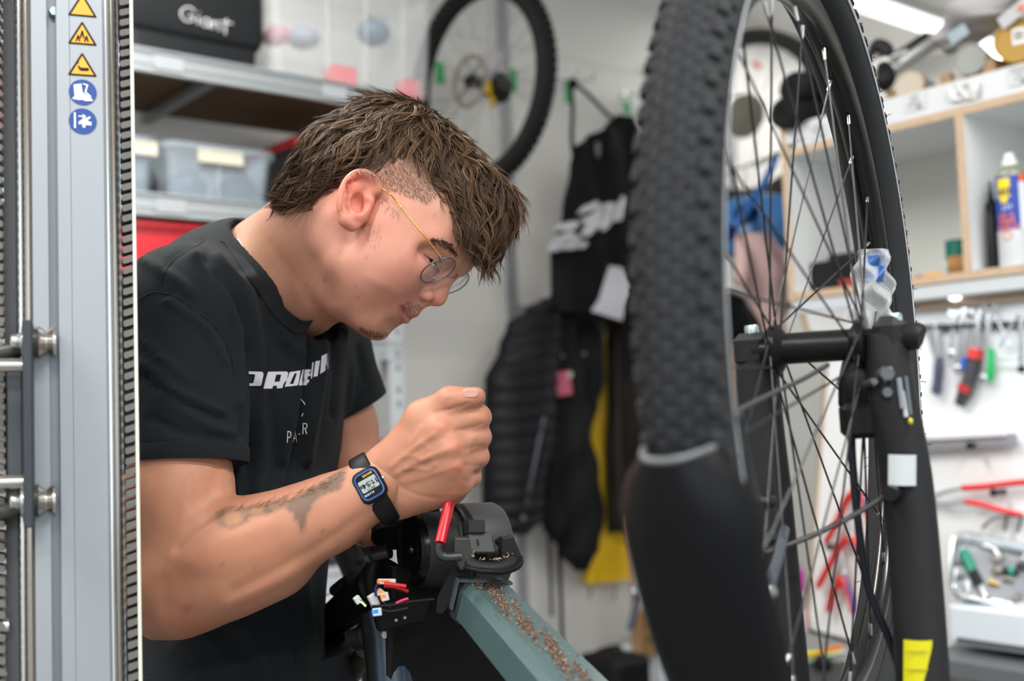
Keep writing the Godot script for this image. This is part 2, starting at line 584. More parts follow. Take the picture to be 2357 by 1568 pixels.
func left_shelving():
	var x0 := -1.2
	var x1 := on(905, 215, 2, SH).x
	var y1 := on(600, 160, 2, SH).y
	var y2 := on(450, 455, 2, SH).y
	var y3 := on(870, 786, 2, SH).y
	var y4 := on(790, 1190, 2, SH).y
	var y5 := on(770, 1425, 2, SH).y
	shelf_board(y1, 0.058, x0, x1, "top galvanised shelf under the black crate and the big clear box")
	shelf_board(y2, 0.056, x0, x1, "galvanised shelf under the small clear boxes")
	shelf_board(y3, 0.05, x0, x1, "galvanised shelf under the red bins, behind the chin")
	shelf_board(y4, 0.05, x0, x1, "lower galvanised shelf behind the elbow")
	shelf_board(y5, 0.05, x0, x1, "bottom galvanised shelf behind the seat tube")
	# uprights: slotted angle posts
	for e in [[x1 - 0.02, SH + 0.008, "front right slotted upright of the shelving, beside the far sleeve"], [x0, SH + 0.008, "front left slotted upright of the shelving"], [x1 - 0.02, BACK + 0.06, "rear slotted upright of the shelving by the wall"], [x0, BACK + 0.06, "rear left slotted upright of the shelving"]]:
		var t := thing("shelf_upright", e[2], "upright", Transform3D(Basis(), Vector3(e[0], 0, e[1])))
		var s := st()
		box(s, Transform3D(Basis(), Vector3(0, 1.1, 0)), Vector3(0.045, 2.2, 0.003), 0.0005)
		box(s, Transform3D(Basis(), Vector3(-0.0225, 1.1, -0.02)), Vector3(0.003, 2.2, 0.045), 0.0005)
		obj("post", s, mat("c9cfd4", 0.4, 0.6), t)
		for i in 24:
			s = st()
			box(s, Transform3D(Basis(), Vector3(0.004, 0.62 + i * 0.05 + (0.012 if i % 2 else 0.0), 0.0018)), Vector3(0.012, 0.018, 0.002), 0.0003)
			obj("slot", s, mat("7d858c", 0.5, 0.3), t)
	# ---- top shelf
	var m := mat("26282b", 0.42, 0.0, {"bump": ["fine", 6.0, 0.1]})
	var a := on(296, 100, 2, SH)
	var b := on(604, 150, 2, SH)
	var t := crate("black_crate", "black plastic crate with white handwriting on the top shelf", "crate", Vector3((a.x + b.x) / 2, y1, SH - 0.17), Vector3(b.x - a.x, 0.24, 0.34), m, {"taper": 0.96, "rim": 0.006})
	var s := st()
	var q := Transform3D()
	loft(s, [rrect(q, b.x - a.x + 0.004, 0.345, 0.055, 0.03), rrect(q, b.x - a.x + 0.02, 0.36, 0.075, 0.03), rrect(q, b.x - a.x + 0.022, 0.362, 0.2, 0.03), rrect(q, b.x - a.x, 0.345, 0.215, 0.03)], false, false)
	obj("skirt", s, m, t)
	var g := on(412, 45, 2, SH + 0.0125)
	stroke_letters("Giant", t.transform.affine_inverse() * T(g, Vector3(1, -0.10, 0), Vector3(0.04, 1, 0)), 0.038, mat("e6e8ea", 0.6), t)
	var haze := mat("e4e8ec", 0.32, 0.0, {"alpha": 0.15})
	a = on(628, 160, 2, SH + 0.02)
	b = on(1004, 222, 2, SH + 0.02)
	t = crate("clear_storage_box", "large frosted storage box holding red parts, beside the black crate", "box", Vector3((a.x + b.x) / 2, y1, SH - 0.17), Vector3(b.x - a.x, 0.3, 0.38), haze, {"taper": 0.95, "ribs": [-0.18, 0.06, 0.3], "rim": 0.008})
	var c := Vector3((a.x + b.x) / 2, y1 + 0.01, SH)
	var k := 0
	for e in [[800, 150, 0.075, 0.05, "e8505e", "red carton in the frosted box, left of its ribs"], [962, 180, 0.05, 0.06, "ea6a72", "red carton in the right corner of the frosted box"], [660, 70, 0.07, 0.05, "d98aa0", "pink bag high in the frosted box"], [890, 60, 0.1, 0.08, "5d7890", "blue-grey pouch high in the frosted box"], [730, 70, 0.1, 0.06, "a7b4c8", "pale blue pouch in the frosted box"]]:
		var w := on(e[0], e[1], 2, SH - 0.03 - 0.02 * k)
		var y = y1 + 0.015 if k < 2 else w.y - e[3] / 2
		var o := thing("carton" if k < 2 else "pouch", e[5], "carton" if k < 2 else "pouch", Transform3D(Basis(Vector3.UP, 0.1 * k), Vector3(w.x, y, SH - 0.07 - 0.03 * k)))
		s = st()
		if k < 2:
			box(s, Transform3D(Basis(), Vector3(0, e[3] / 2, 0)), Vector3(e[2], e[3], 0.06), 0.003)
			obj("carton_body", s, mat(e[4], 0.5), o)
			s = st()
			box(s, Transform3D(Basis(), Vector3(0, e[3] + 0.001, 0)), Vector3(e[2] * 0.96, 0.003, 0.056), 0.001)
			obj("flap", s, mat("d8434f", 0.5), o)
		else:
			ball(s, Transform3D(Basis(), Vector3(0, e[3] / 2, 0)), Vector3(e[2] / 2, e[3] / 2, 0.05), 14)
			obj("bag", s, mat(e[4], 0.5), o)
			s = st()
			box(s, Transform3D(Basis(), Vector3(0, e[3] * 0.98, 0)), Vector3(e[2] * 0.6, 0.012, 0.006), 0.002)
			obj("seal", s, mat(e[4], 0.5), o)
		k += 1
	# ---- middle shelf
	var clear := mat("c3d2e0", 0.3, 0.0, {"alpha": 0.22})
	a = on(388, 330, 2, SH)
	b = on(632, 355, 2, SH)
	var hgt := on(505, 335, 2, SH).y - y2
	crate("clear_box", "small clear box with a paper label on the middle shelf", "box", Vector3((a.x + b.x) / 2, y2, SH - 0.16), Vector3(b.x - a.x, hgt, 0.3), clear, {"taper": 0.92, "card": [-0.005, hgt * 0.8, 0.12, 0.035], "ribs": [-0.02]})
	a = on(230, 310, 2, SH)
	b = on(362, 330, 2, SH)
	crate("clear_box", "small clear box at the column edge, left of its twin", "box", Vector3((a.x + b.x) / 2, y2, SH - 0.16), Vector3(b.x - a.x, hgt, 0.3), clear, {"taper": 0.92, "card": [0.03, hgt * 0.8, 0.08, 0.035]})
	for e in [[440, 420, 0.045, "333d4a", "dark blue pouch lying in the labelled clear box"], [560, 430, 0.05, "23292f", "black pouch lying in the labelled clear box"], [330, 420, 0.04, "4a535d", "grey pouch lying in the clear box at the column"]]:
		var w := on(e[0], e[1], 2, SH - 0.1)
		var o := thing("parts_pouch", e[4], "pouch", Transform3D(Basis(), Vector3(w.x, y2 + 0.006, SH - 0.14)))
		s = st()
		ball(s, Transform3D(Basis(), Vector3(0, 0.042, 0)), Vector3(e[2] * 1.25, 0.045, 0.07), 14)
		obj("bag", s, mat(e[3], 0.5), o)
		s = st()
		box(s, Transform3D(Basis(Vector3.BACK, 0.3), Vector3(0, 0.078, 0)), Vector3(0.05, 0.01, 0.06), 0.003)
		obj("seal", s, mat(e[3], 0.5), o)
	a = on(655, 318, 2, SH - 0.1)
	b = on(850, 330, 2, SH - 0.1)
	hgt = on(700, 305, 2, SH - 0.12).y - y2
	crate("grey_box", "dark grey box with a red lid behind the hair", "box", Vector3((a.x + b.x) / 2 + 0.05, y2, SH - 0.28), Vector3(b.x - a.x, hgt - 0.03, 0.32), mat("3a3d42", 0.5), {"lid": mat("b5121d", 0.4), "card": [0.02, hgt * 0.5, 0.13, hgt * 0.75]})
	# ---- red bins below
	k = 0
	for e in [[276, 492, "red stacking bin beside the column above the shoulder"], [510, 650, "red stacking bin behind the neck"]]:
		a = on(e[0], 500, 2, SH)
		b = on(e[1], 510, 2, SH)
		hgt = on(380, 510, 2, SH).y - y3
		t = crate("red_bin", e[2], "bin", Vector3((a.x + b.x) / 2, y3, SH - 0.16), Vector3(b.x - a.x, hgt, 0.3), mat("c3222c", 0.38), {"taper": 0.9, "rim": 0.01, "group": "red bins on the lower shelf"})
		s = st()
		box(s, Transform3D(Basis(), Vector3(0, hgt * 0.35, 0.155)), Vector3(0.12, 0.05, 0.006), 0.002)
		obj("card_slot", s, mat("a81c26", 0.4), t)
	# ---- things on the lower shelves, seen past the elbow
	k = 0
	for e in [[845, 955, 60, "b8202a", y4, "red bin seen behind the far arm", 0.2], [760, 1130, 60, "b6bcc4", y4, "grey bin seen behind the elbow", 0.1], [785, 1330, 120, "c9ced6", y5, "white carton on the bottom shelf behind the rear wheel", 0.13], [790, 1500, 110, "aeb6c0", 0.02, "pale grey carton under the bottom shelf", 0.16]]:
		var w := on(e[0], e[1], 2, SH - 0.05)
		crate("parts_bin", e[5], "bin", Vector3(w.x, e[4], SH - 0.17), Vector3(e[2] / 2600.0 * 3.1, e[6], 0.26), mat(e[3], 0.45), {"taper": 0.93})
		k += 1

# ---------------------------------------------------------------- things on the back wall
func garment(t: Transform3D, rows: Array, folds: Callable, per := 36, sub := 6) -> SurfaceTool:
	# rows of [y, left, right, bulge] in the wall's own metres, top to bottom; a closed, padded body whose front hangs in folds
	var loops := []
	var full := []
	for i in rows.size() - 1:
		for k in sub:
			var f := float(k) / sub
			var r := []
			for c in 4:
				r.append(lerpf(rows[i][c], rows[i + 1][c], smoothstep(0.0, 1.0, f) if c > 0 else f))
			full.append(r)
	full.append(rows[rows.size() - 1])
	full.reverse()
	for r in full:
		var l := []
		for i in per:
			var an := TAU * i / per
			var x := lerpf(r[1], r[2], 0.5 + 0.5 * cos(an))
			var z := -sin(an)
			var depth: float = r[3]
			var zz := -z * depth if z < 0 else -z * depth * 0.25
			if z < 0:
				zz += folds.call(x, r[0]) * minf(1.0, -z * 2.0)
			l.append(t * Vector3(x, r[0], zz + 0.25 * depth))
		l.reverse()
		loops.append(l)
	var s := st()
	loft(s, loops, true, true, false, 0.0)
	return s

func wp(x: float, y: float, z := BACK) -> Vector2:       # a pixel on the wall plane, in the wall's metres
	var p := on(x, y, 2, z)
	return Vector2(p.x, p.y)

func rows_at(a: Array, z: float) -> Array:
	var out := []
	for r in a:
		var l := wp(r[1], r[0], z)
		var q := wp(r[2], r[0], z)
		out.append([(l.y + q.y) / 2, l.x, q.x, r[3]])
	return out

func hook(x: float, y: float, label: String):
	var p := on(x, y, 2, BACK)
	var t := thing("wall_hook", label, "hook", Transform3D(Basis(), p))
	var s := st()
	box(s, Transform3D(Basis(), Vector3(0, 0, 0.004)), Vector3(0.03, 0.05, 0.008), 0.003)
	obj("plate", s, mat("c8cccf", 0.35, 0.6), t)
	s = st()
	tube(s, spline([Vector3(0, 0, 0.005), Vector3(0, -0.005, 0.05), Vector3(0, -0.012, 0.1), Vector3(0, 0.0, 0.125), Vector3(0, 0.025, 0.13)], 4), 0.004, 8)
	obj("arm", s, mat("c8cccf", 0.35, 0.6), t)

func tape(x: float, y: float, h: float, label: String):
	var p := on(x, y, 2, BACK)
	var s := st()
	box(s, Transform3D(Basis(), p + Vector3(0, 0, 0.0015)), Vector3(0.04, h, 0.002), 0.0006)
	tag(obj("green_tape", s, mat("3fae6a", 0.6)), label, "tape")

func bike_wheel(t: Node3D, b: Transform3D, R: float, w: float, o := {}):     # axle along local z
	# tyre with knobs
	var s := st()
	var pts := []
	var seg: int = o.get("seg", 96)
	var rc := R - w * 0.5
	var loops := []
	for i in seg:
		var an := TAU * i / seg
		var l := []
		for k in 18:
			var c := TAU * k / 18
			var rr := cos(c) * w * 0.5
			var zz := sin(c) * w * 0.5
			l.append(b * Vector3(cos(an) * (rc + rr), sin(an) * (rc + rr), zz))
		loops.append(l)
	loft(s, loops, false, false, true, 0.0)
	obj("tyre", s, o.get("rubber", mat("222326", 0.75)), t)
	if o.has("knobs"):
		s = st()
		for row in o.knobs:          # [angle over the tyre's section, how many, length, width, height]
			for i in row[1]:
				var an: float = TAU * (i + (0.5 if row.size() > 5 else 0.0)) / row[1]
				for sg in ([-1, 1] if row[0] != 0 else [1]):
					var c: float = row[0] * sg
					var nrm := Vector3(cos(an) * cos(c), sin(an) * cos(c), sin(c))
					var p := Vector3(cos(an) * (rc + cos(c) * w * 0.5), sin(an) * (rc + cos(c) * w * 0.5), sin(c) * w * 0.5)
					var tang := Vector3(-sin(an), cos(an), 0)
					box(s, b * Transform3D(Basis(tang, nrm, tang.cross(nrm)), p + nrm * row[4] * 0.3), Vector3(row[2], row[4], row[3]), 0.0008, Vector2(0.8, 0.8))
		obj("tread", s, o.get("knobmat", mat("1b1c1e", 0.8)), t)
	# rim
	s = st()
	var ri := R - w * 0.82
	var d: float = o.get("rimdepth", 0.02)
	var rw: float = o.get("rimwidth", 0.015)
	loops = []
	for i in seg:
		var an := TAU * i / seg
		var l := []
		for q in [[ri, -rw], [ri + 0.006, -rw], [ri + 0.006, rw], [ri, rw], [ri - d * 0.7, rw * 0.75], [ri - d, rw * 0.3], [ri - d, -rw * 0.3], [ri - d * 0.7, -rw * 0.75]]:
			l.append(b * Vector3(cos(an) * q[0], sin(an) * q[0], q[1]))
		l.reverse()
		loops.append(l)
	loft(s, loops, false, false, true, 0.0)
	obj("rim", s, o.get("rimmat", mat("17181a", 0.35)), t)
	# hub
	s = st()
	var hw: float = o.get("hub", 0.05)
	var hr: float = o.get("hubr", 0.014)
	var fl: float = o.get("flange", 0.026)
	var hb := b * Transform3D(Basis(Vector3.RIGHT, PI / 2), Vector3.ZERO)
	lathe(s, hb, [Vector2(0, -hw), Vector2(hr * 0.7, -hw), Vector2(hr * 0.7, -hw * 0.75), Vector2(fl, -hw * 0.72), Vector2(fl, -hw * 0.6), Vector2(hr, -hw * 0.5), Vector2(hr, hw * 0.5), Vector2(fl, hw * 0.6), Vector2(fl, hw * 0.72), Vector2(hr * 0.7, hw * 0.75), Vector2(hr * 0.7, hw), Vector2(0, hw)], 24)
	obj("hub", s, o.get("hubmat", mat("1a1b1d", 0.35, 0.3)), t)
	# spokes, each a part with its nipple
	var n: int = o.get("spokes", 32)
	var sr: float = o.get("spoker", 0.001)
	var sm: Material = o.get("spokemat", mat("2b2c2e", 0.35, 0.6))
	for i in n:
		var side := 1 if i % 2 else -1
		var an: float = TAU * i / n + o.get("phase", 0.0)
		var lean := (0.9 if (i / 2) % 2 else -0.9)
		var h := Vector3(cos(an + lean) * fl * 0.88, sin(an + lean) * fl * 0.88, side * hw * 0.66)
		var e := Vector3(cos(an) * (ri - d - 0.002), sin(an) * (ri - d - 0.002), side * 0.003)
		s = st()
		tube(s, [b * h, b * h.lerp(e, 0.5), b * e], sr, 6)
		var sp := obj("spoke", s, sm, t)
		if o.get("nipples", false):
			s = st()
			tube(s, [b * h.lerp(e, 0.955), b * h.lerp(e, 0.962), b * h.lerp(e, 1.0)], [sr * 1.3, sr * 1.8, sr * 1.8], 8)
			obj("nipple", s, mat("c9cbcc", 0.22, 0.9), sp)
	if o.has("rotor"):           # [offset, radius]
		s = st()
		var ro: Transform3D = b * Transform3D(Basis(Vector3.RIGHT, PI / 2), Vector3(0, 0, o.rotor[0]))
		var r: float = o.rotor[1]
		lathe(s, ro, [Vector2(r * 0.8, -0.001), Vector2(r, -0.001), Vector2(r, 0.001), Vector2(r * 0.8, 0.001), Vector2(r * 0.8, -0.001)], 40)
		for i in 6:
			var an := TAU * i / 6
			tube(s, [ro * Vector3(cos(an) * 0.016, 0, sin(an) * 0.016), ro * Vector3(cos(an + 0.35) * r * 0.55, 0, sin(an + 0.35) * r * 0.55), ro * Vector3(cos(an + 0.3) * r * 0.85, 0, sin(an + 0.3) * r * 0.85)], 0.004, 6, false, 0.4)
		obj("brake_disc", s, mat("9a958a", 0.4, 0.8), t)
	if o.has("cassette"):        # [offset, largest radius, smallest radius, teeth rings]
		var cs: Array = o.cassette
		for k in cs[3]:
			s = st()
			var f = float(k) / (cs[3] - 1)
			var r := lerpf(cs[1], cs[2], f)
			var ol := PackedVector2Array()
			var teeth := int(r * 500)
			for i in teeth * 4:
				var an := TAU * i / (teeth * 4)
				ol.append(Vector2(cos(an), sin(an)) * (r + (0.0025 if i % 4 < 2 else -0.0015)))
			prism(s, ol, b * Transform3D(Basis(), Vector3(0, 0, cs[0] + f * 0.034 * signf(cs[0]))), 0.002)
			obj("sprocket", s, mat(o.get("cogs", "a39f95"), 0.4, 0.8), t)

func cloth_sheet(pts: Callable, nu: int, nv: int, thick: float) -> SurfaceTool:
	var s := st()
	s.set_smooth_group(1)
	for side in 2:
		for j in nv:
			for i in nu:
				var q := []
				for e in [[0, 0], [1, 0], [1, 1], [0, 1]]:
					var u: float = float(i + e[0]) / nu
					var v: float = float(j + e[1]) / nv
					var p: Vector3 = pts.call(u, v)
					var n: Vector3 = (pts.call(u + 0.01, v) - pts.call(u - 0.01, v)).cross(pts.call(u, v + 0.01) - pts.call(u, v - 0.01)).normalized()
					q.append(p + n * thick * (0.5 if side == 0 else -0.5))
				if side == 0:
					quad(s, q[0], q[1], q[2], q[3])
				else:
					quad(s, q[3], q[2], q[1], q[0])
	s.set_smooth_group(0)
	return s

func back_wall_things():
	# the wheel behind the head
	var zc := BACK + 0.4
	var c := on(1104, 192, 2, zc)
	var t := thing("spare_wheel", "bicycle wheel with knobbly tyre hanging on the wall above the hair", "wheel", Transform3D(Basis(), c))
	# the wheel hangs turned away from the wall, so that it shows as a narrow oval
	var turned := Basis(Vector3.UP, deg_to_rad(-88.0))
	var b := Transform3D(turned, Vector3.ZERO)
	bike_wheel(t, b, 0.335, 0.058, {"knobs": [[0.0, 70, 0.014, 0.014, 0.008], [0.5, 70, 0.014, 0.013, 0.008, 1], [0.95, 70, 0.012, 0.012, 0.008]], "spokes": 28, "spoker": 0.0011, "spokemat": mat("8f9294", 0.4, 0.6), "rotor": [0.04, 0.085], "hub": 0.055, "hubr": 0.018, "hubmat": mat("202124", 0.4), "rimmat": mat("1b1c1e", 0.4)})
	var s := st()
	lathe(s, b * Transform3D(Basis(Vector3.RIGHT, PI / 2), Vector3(0.02, -0.01, -0.05)), [Vector2(0, -0.03), Vector2(0.045, -0.03), Vector2(0.05, 0), Vector2(0.03, 0.03), Vector2(0, 0.03)], 20)
	obj("freehub", s, mat("232427", 0.5), t)
	var tg := on(1128, 205, 2, zc + 0.03)
	s = st()
	var arrow := poly([-0.03, 0.005, 0.04, 0.06, 0.045, 0.03, 0.01, -0.06, -0.005, -0.055, 0.0, -0.015, -0.035, -0.01])
	prism(s, arrow, T(tg), 0.003)
	tag(obj("yellow_tag", s, mat("d8b21c", 0.5)), "yellow folded tag on the hub of the hanging wheel", "tag")
	s = st()
	var pl := on(1138, 150, 2, zc + 0.03)
	box(s, T(pl, Vector3(1, 0, 0), Vector3(0.3, 1, 0)), Vector3(0.075, 0.1, 0.003), 0.001)
	tag(obj("paper_tag", s, mat("b9b3b8", 0.7)), "pale grey paper tag hanging behind the hub", "tag")
	tape(1012, 168, 0.08, "green tape on the wall left of the hanging wheel hub")
	tape(1180, 185, 0.085, "green tape on the wall right of the hanging wheel hub")
	tape(1308, 212, 0.09, "green tape behind the apron strap")
	tape(1442, 238, 0.08, "green tape beside the front tyre")
	hook(1278, 190, "wall hook between the hanging wheel and the apron strap")
	hook(1318, 192, "wall hook carrying the apron strap")
	hook(1436, 222, "wall hook beside the front tyre")
	hook(1262, 690, "wall hook carrying the quilted vest")
	s = st()
	box(s, Transform3D(Basis(), on(1212, 708, 2, BACK + 0.006)), Vector3(0.1, 0.014, 0.012), 0.003)
	tag(obj("wall_rail", s, mat("a8abad", 0.4, 0.5)), "short grey rail on the wall left of the vest collar", "rail")
	var black := mat("111214", 0.8, 0.0, {"bump": ["weave", 9.0, 0.2]})
	# yellow jacket, rearmost
	var z := BACK + 0.02
	s = garment(T(Vector3(0, 0, z)), rows_at([[730, 1372, 1402, 0.03], [790, 1368, 1412, 0.04], [860, 1366, 1440, 0.05], [1000, 1352, 1450, 0.06], [1150, 1348, 1456, 0.06], [1250, 1345, 1462, 0.06], [1335, 1338, 1448, 0.05]], z), func(x, y): return 0.012 * sin(x * 70.0 + y * 6.0) + 0.006 * sin(x * 31.0 - y * 22.0))
	t = thing("yellow_jacket", "yellow rain jacket hanging behind the dark jackets", "jacket")
	obj("shell", s, mat("f4c60c", 0.55), t)
	for px in [1355, 1412]:
		s = st()
		var d0 := on(px, 1325, 2, z + 0.03)
		tube(s, spline([d0, d0 + Vector3(0.004, -0.05, 0.0), d0 + Vector3(-0.003, -0.09, 0.0)], 4), 0.003, 6)
		obj("drawstring", s, mat("6b6c6e", 0.7), t)
	# brown-black jacket at the right, behind the tyre
	z = BACK + 0.12
	s = garment(T(Vector3(0, 0, z)), rows_at([[700, 1395, 1450, 0.04], [760, 1388, 1490, 0.06], [900, 1390, 1500, 0.07], [1050, 1388, 1500, 0.07], [1220, 1392, 1490, 0.06]], z), func(x, y): return 0.012 * sin(x * 60.0 + y * 9.0) + 0.008 * sin(y * 40.0 + x * 20.0))
	t = thing("brown_jacket", "dark brown jacket hanging between the yellow jacket and the tyre", "jacket")
	obj("shell", s, mat("221d1a", 0.7, 0.0, {"bump": ["mid", 4.0, 2.0]}), t)
	s = st()
	var zz0 := on(1420, 770, 2, z + 0.08)
	tube(s, [zz0, on(1428, 1180, 2, z + 0.08)], 0.003, 6)
	obj("zip", s, mat("3b3532", 0.5), t)
	# dark work jacket with a pink patch
	z = BACK + 0.15
	s = garment(T(Vector3(0, 0, z)), rows_at([[680, 1262, 1330, 0.04], [740, 1232, 1380, 0.07], [850, 1236, 1380, 0.08], [930, 1238, 1352, 0.08], [1010, 1240, 1346, 0.08], [1090, 1242, 1364, 0.07], [1200, 1240, 1378, 0.06], [1270, 1285, 1372, 0.05], [1312, 1318, 1342, 0.03]], z), func(x, y): return 0.016 * sin(x * 48.0 + y * 5.0) + 0.006 * sin(y * 30.0 - x * 35.0))
	t = thing("work_jacket", "dark grey work jacket with a pink patch under the apron", "jacket")
	obj("shell", s, mat("17191c", 0.75, 0.0, {"bump": ["mid", 4.0, 1.5]}), t)
	s = st()
	box(s, T(on(1297, 883, 2, z + 0.115), Vector3(1, 0.1, 0)), Vector3(0.068, 0.082, 0.006), 0.002)
	obj("pink_patch", s, mat("b95a72", 0.7), t)
	s = st()
	box(s, T(on(1312, 863, 2, z + 0.121), Vector3(1, 0.3, 0)), Vector3(0.022, 0.018, 0.003), 0.001)
	obj("white_scrap", s, mat("b7b9a8", 0.7), t)
	for e in [[1295, 820], [1345, 815]]:
		s = st()
		ball(s, Transform3D(Basis(), on(e[0], e[1], 2, z + 0.115)), Vector3(0.007, 0.007, 0.003), 10)
		obj("snap_button", s, mat("8a8d90", 0.4, 0.6), t)
	for e in [[1268, 1230, 1266, 1420, 0.007], [1290, 1240, 1292, 1520, 0.009]]:
		s = st()
		var u0 := on(e[0], e[1], 2, BACK + 0.12)
		var u1 := on(e[2], e[3], 2, BACK + 0.12)
		box(s, Transform3D(Basis(), (u0 + u1) / 2), Vector3(e[4] * 2, u0.y - u1.y, 0.003), 0.0008)
		obj("strap", s, black, t)
	# quilted vest
	z = BACK + 0.2
	t = thing("quilted_vest", "black quilted vest with horizontal baffles hanging beside the fist", "vest")
	s = garment(T(Vector3(0, 0, z)), rows_at([[688, 1244, 1262, 0.03], [712, 1205, 1268, 0.05], [752, 1158, 1272, 0.07], [800, 1140, 1268, 0.08], [880, 1106, 1262, 0.085], [1000, 1102, 1258, 0.085], [1150, 1100, 1228, 0.085], [1200, 1108, 1222, 0.08], [1228, 1150, 1205, 0.05]], z), func(x, y): return 0.011 * absf(sin(y * 62.0 + sin(x * 9.0) * 0.5)) + 0.003 * sin(x * 50.0), 40, 14)
	obj("shell", s, mat("1c1b20", 0.5, 0.0, {"bump": ["mid", 6.0, 1.0]}), t)
	s = st()
	tube(s, spline([on(1252, 960, 2, z + 0.11), on(1240, 1020, 2, z + 0.115), on(1226, 1090, 2, z + 0.115), on(1206, 1185, 2, z + 0.1)], 5), 0.006, 8)
	obj("zip", s, mat("3d3c47", 0.4), t)
	s = st()
	box(s, T(on(1205, 1190, 2, z + 0.105)), Vector3(0.014, 0.024, 0.006), 0.003)
	obj("zip_pull", s, mat("6a6b70", 0.4), t)
	# apron in front
	z = BACK + 0.3
	t = thing("black_apron", "black apron with white lettering hanging by its neck strap", "apron")
	s = garment(T(Vector3(0, 0, z)), rows_at([[268, 1415, 1452, 0.015], [300, 1390, 1470, 0.02], [330, 1345, 1480, 0.025], [358, 1316, 1484, 0.03], [400, 1308, 1486, 0.03], [500, 1290, 1490, 0.035], [600, 1262, 1492, 0.04], [680, 1262, 1492, 0.05], [720, 1275, 1490, 0.05], [742, 1320, 1480, 0.04]], z), func(x, y): return 0.008 * sin(x * 42.0 + y * 5.0) + 0.003 * sin(x * 90.0 - y * 14.0))
	obj("bib", s, black, t)
	for e in [[[1312, 186], [1318, 250], [1316, 320], [1322, 362]], [[1318, 188], [1350, 215], [1390, 255], [1420, 285]], [[1312, 188], [1316, 182], [1324, 190], [1320, 205]]]:
		s = st()
		var l0 := []
		for q in e:
			l0.append(on(q[0], q[1], 2, z + 0.03))
		tube(s, spline(l0, 5), 0.011, 8, false, 0.25)
		obj("neck_strap", s, black, t)
	var white := mat("c4c6cc", 0.7)
	for g in [[1266, 578, 1280, 545, 1312, 532, 1326, 538, 1318, 556, 1298, 562, 1284, 578], [1286, 574, 1298, 560, 1322, 552, 1330, 542, 1338, 548, 1324, 574], [1282, 530, 1294, 514, 1326, 508, 1334, 514, 1322, 530], [1330, 570, 1336, 558, 1350, 554, 1354, 562, 1344, 572], [1336, 492, 1350, 474, 1376, 462, 1380, 470, 1368, 484], [1340, 506, 1366, 492, 1374, 486, 1388, 470, 1396, 476, 1380, 520, 1356, 544, 1340, 542, 1356, 520], [1380, 520, 1388, 482, 1402, 466, 1420, 468, 1404, 520, 1390, 532], [1404, 508, 1418, 468, 1430, 464, 1436, 450, 1444, 462, 1432, 506, 1414, 510]]:
		s = st()
		var o := PackedVector2Array()
		for i in range(0, g.size(), 2):
			o.append(wp(g[i], g[i + 1], z + 0.06))
		prism(s, o, Transform3D(Basis(), Vector3(0, 0, z + 0.06)), 0.022)
		obj("lettering", s, white, t)
	s = st()
	var pg := PackedVector2Array()
	for q in [[1404, 612], [1432, 616], [1446, 640], [1452, 668], [1440, 700], [1432, 738], [1362, 716], [1380, 690]]:
		pg.append(wp(q[0], q[1], z + 0.09))
	prism(s, pg, Transform3D(Basis(), Vector3(0, 0, z + 0.09)), 0.004)
	tag(obj("paper_sheet", s, mat("c9c8d4", 0.7)), "white paper sheet tucked into the apron beside the tyre", "paper")
	s = st()
	ball(s, Transform3D(Basis(), on(1376, 345, 2, z + 0.055)), Vector3(0.012, 0.03, 0.004), 10)
	obj("reflector_mark", s, mat("5e6066", 0.5), t)
	# wheel with the cassette in the corner
	zc = BACK + 0.4
	c = on(1722, 270, 2, zc)
	t = thing("cassette_wheel", "bare wheel with a steel cassette hanging in the corner", "wheel", Transform3D(Basis(), c))
	bike_wheel(t, Transform3D(Basis(Vector3.UP, deg_to_rad(-80.0)), Vector3.ZERO), 0.345, 0.068, {"spokes": 24, "spoker": 0.001, "spokemat": mat("8f9294", 0.4, 0.6), "cassette": [0.03, 0.085, 0.024, 9], "hub": 0.05, "rimdepth": 0.012, "rimmat": mat("a8a9ab", 0.4, 0.4), "hubmat": mat("2c4a86", 0.4, 0.3), "rubber": mat("3a3937", 0.8)})
	for e in [[1704, 97, "red tape on the wall inside the upper rim of the cassette wheel"], [1742, 150, "small red tape mark on the wall above the cassette"]]:
		s = st()
		box(s, T(on(e[0], e[1], 2, BACK + 0.002), Vector3(1, -0.15, 0)), Vector3(0.06, 0.022, 0.003), 0.0008)
		tag(obj("red_tape", s, mat("c2463c", 0.6)), e[2], "tape")
	# blue mask with a pink glove, hanging from a pole
	t = thing("blue_jug", "blue plastic measuring jug with a handle hanging in the corner behind the spokes", "jug")
	zc = -2.3
	var cj := on(1735, 480, 2, zc)
	var jt := along(on(1745, 575, 2, zc), on(1728, 380, 2, zc))
	s = st()
	var jr := on(1795, 480, 2, zc).distance_to(cj)
	lathe(s, jt, [Vector2(jr * 1.02, -0.01), Vector2(jr * 1.12, 0.02), Vector2(jr * 1.05, 0.09), Vector2(jr * 0.8, 0.16), Vector2(jr * 0.45, 0.172), Vector2(0, 0.174)], 28)
	obj("shell", s, mat("3f77b4", 0.35), t)
	s = st()
	tube(s, spline([on(1788, 355, 2, zc + 0.13), on(1770, 400, 2, zc + 0.15), on(1725, 475, 2, zc + 0.16), on(1680, 540, 2, zc + 0.12)], 5), 0.011, 10)
	obj("handle", s, mat("1460b4", 0.4), t)
	for e in [[1732, 490, 0.032], [1682, 535, 0.026]]:
		s = st()
		lathe(s, T(on(e[0], e[1], 2, zc + 0.145)) * Transform3D(Basis(Vector3.RIGHT, PI / 2), Vector3.ZERO), [Vector2(e[2], -0.05), Vector2(e[2], 0.0), Vector2(e[2] * 0.7, 0.008), Vector2(e[2] * 0.6, -0.02), Vector2(0, -0.02)], 20)
		obj("valve", s, mat("12407e", 0.4), t)
	t = thing("pink_cloth", "pale pink cloth hanging below the blue jug", "cloth")
	zc = -2.07
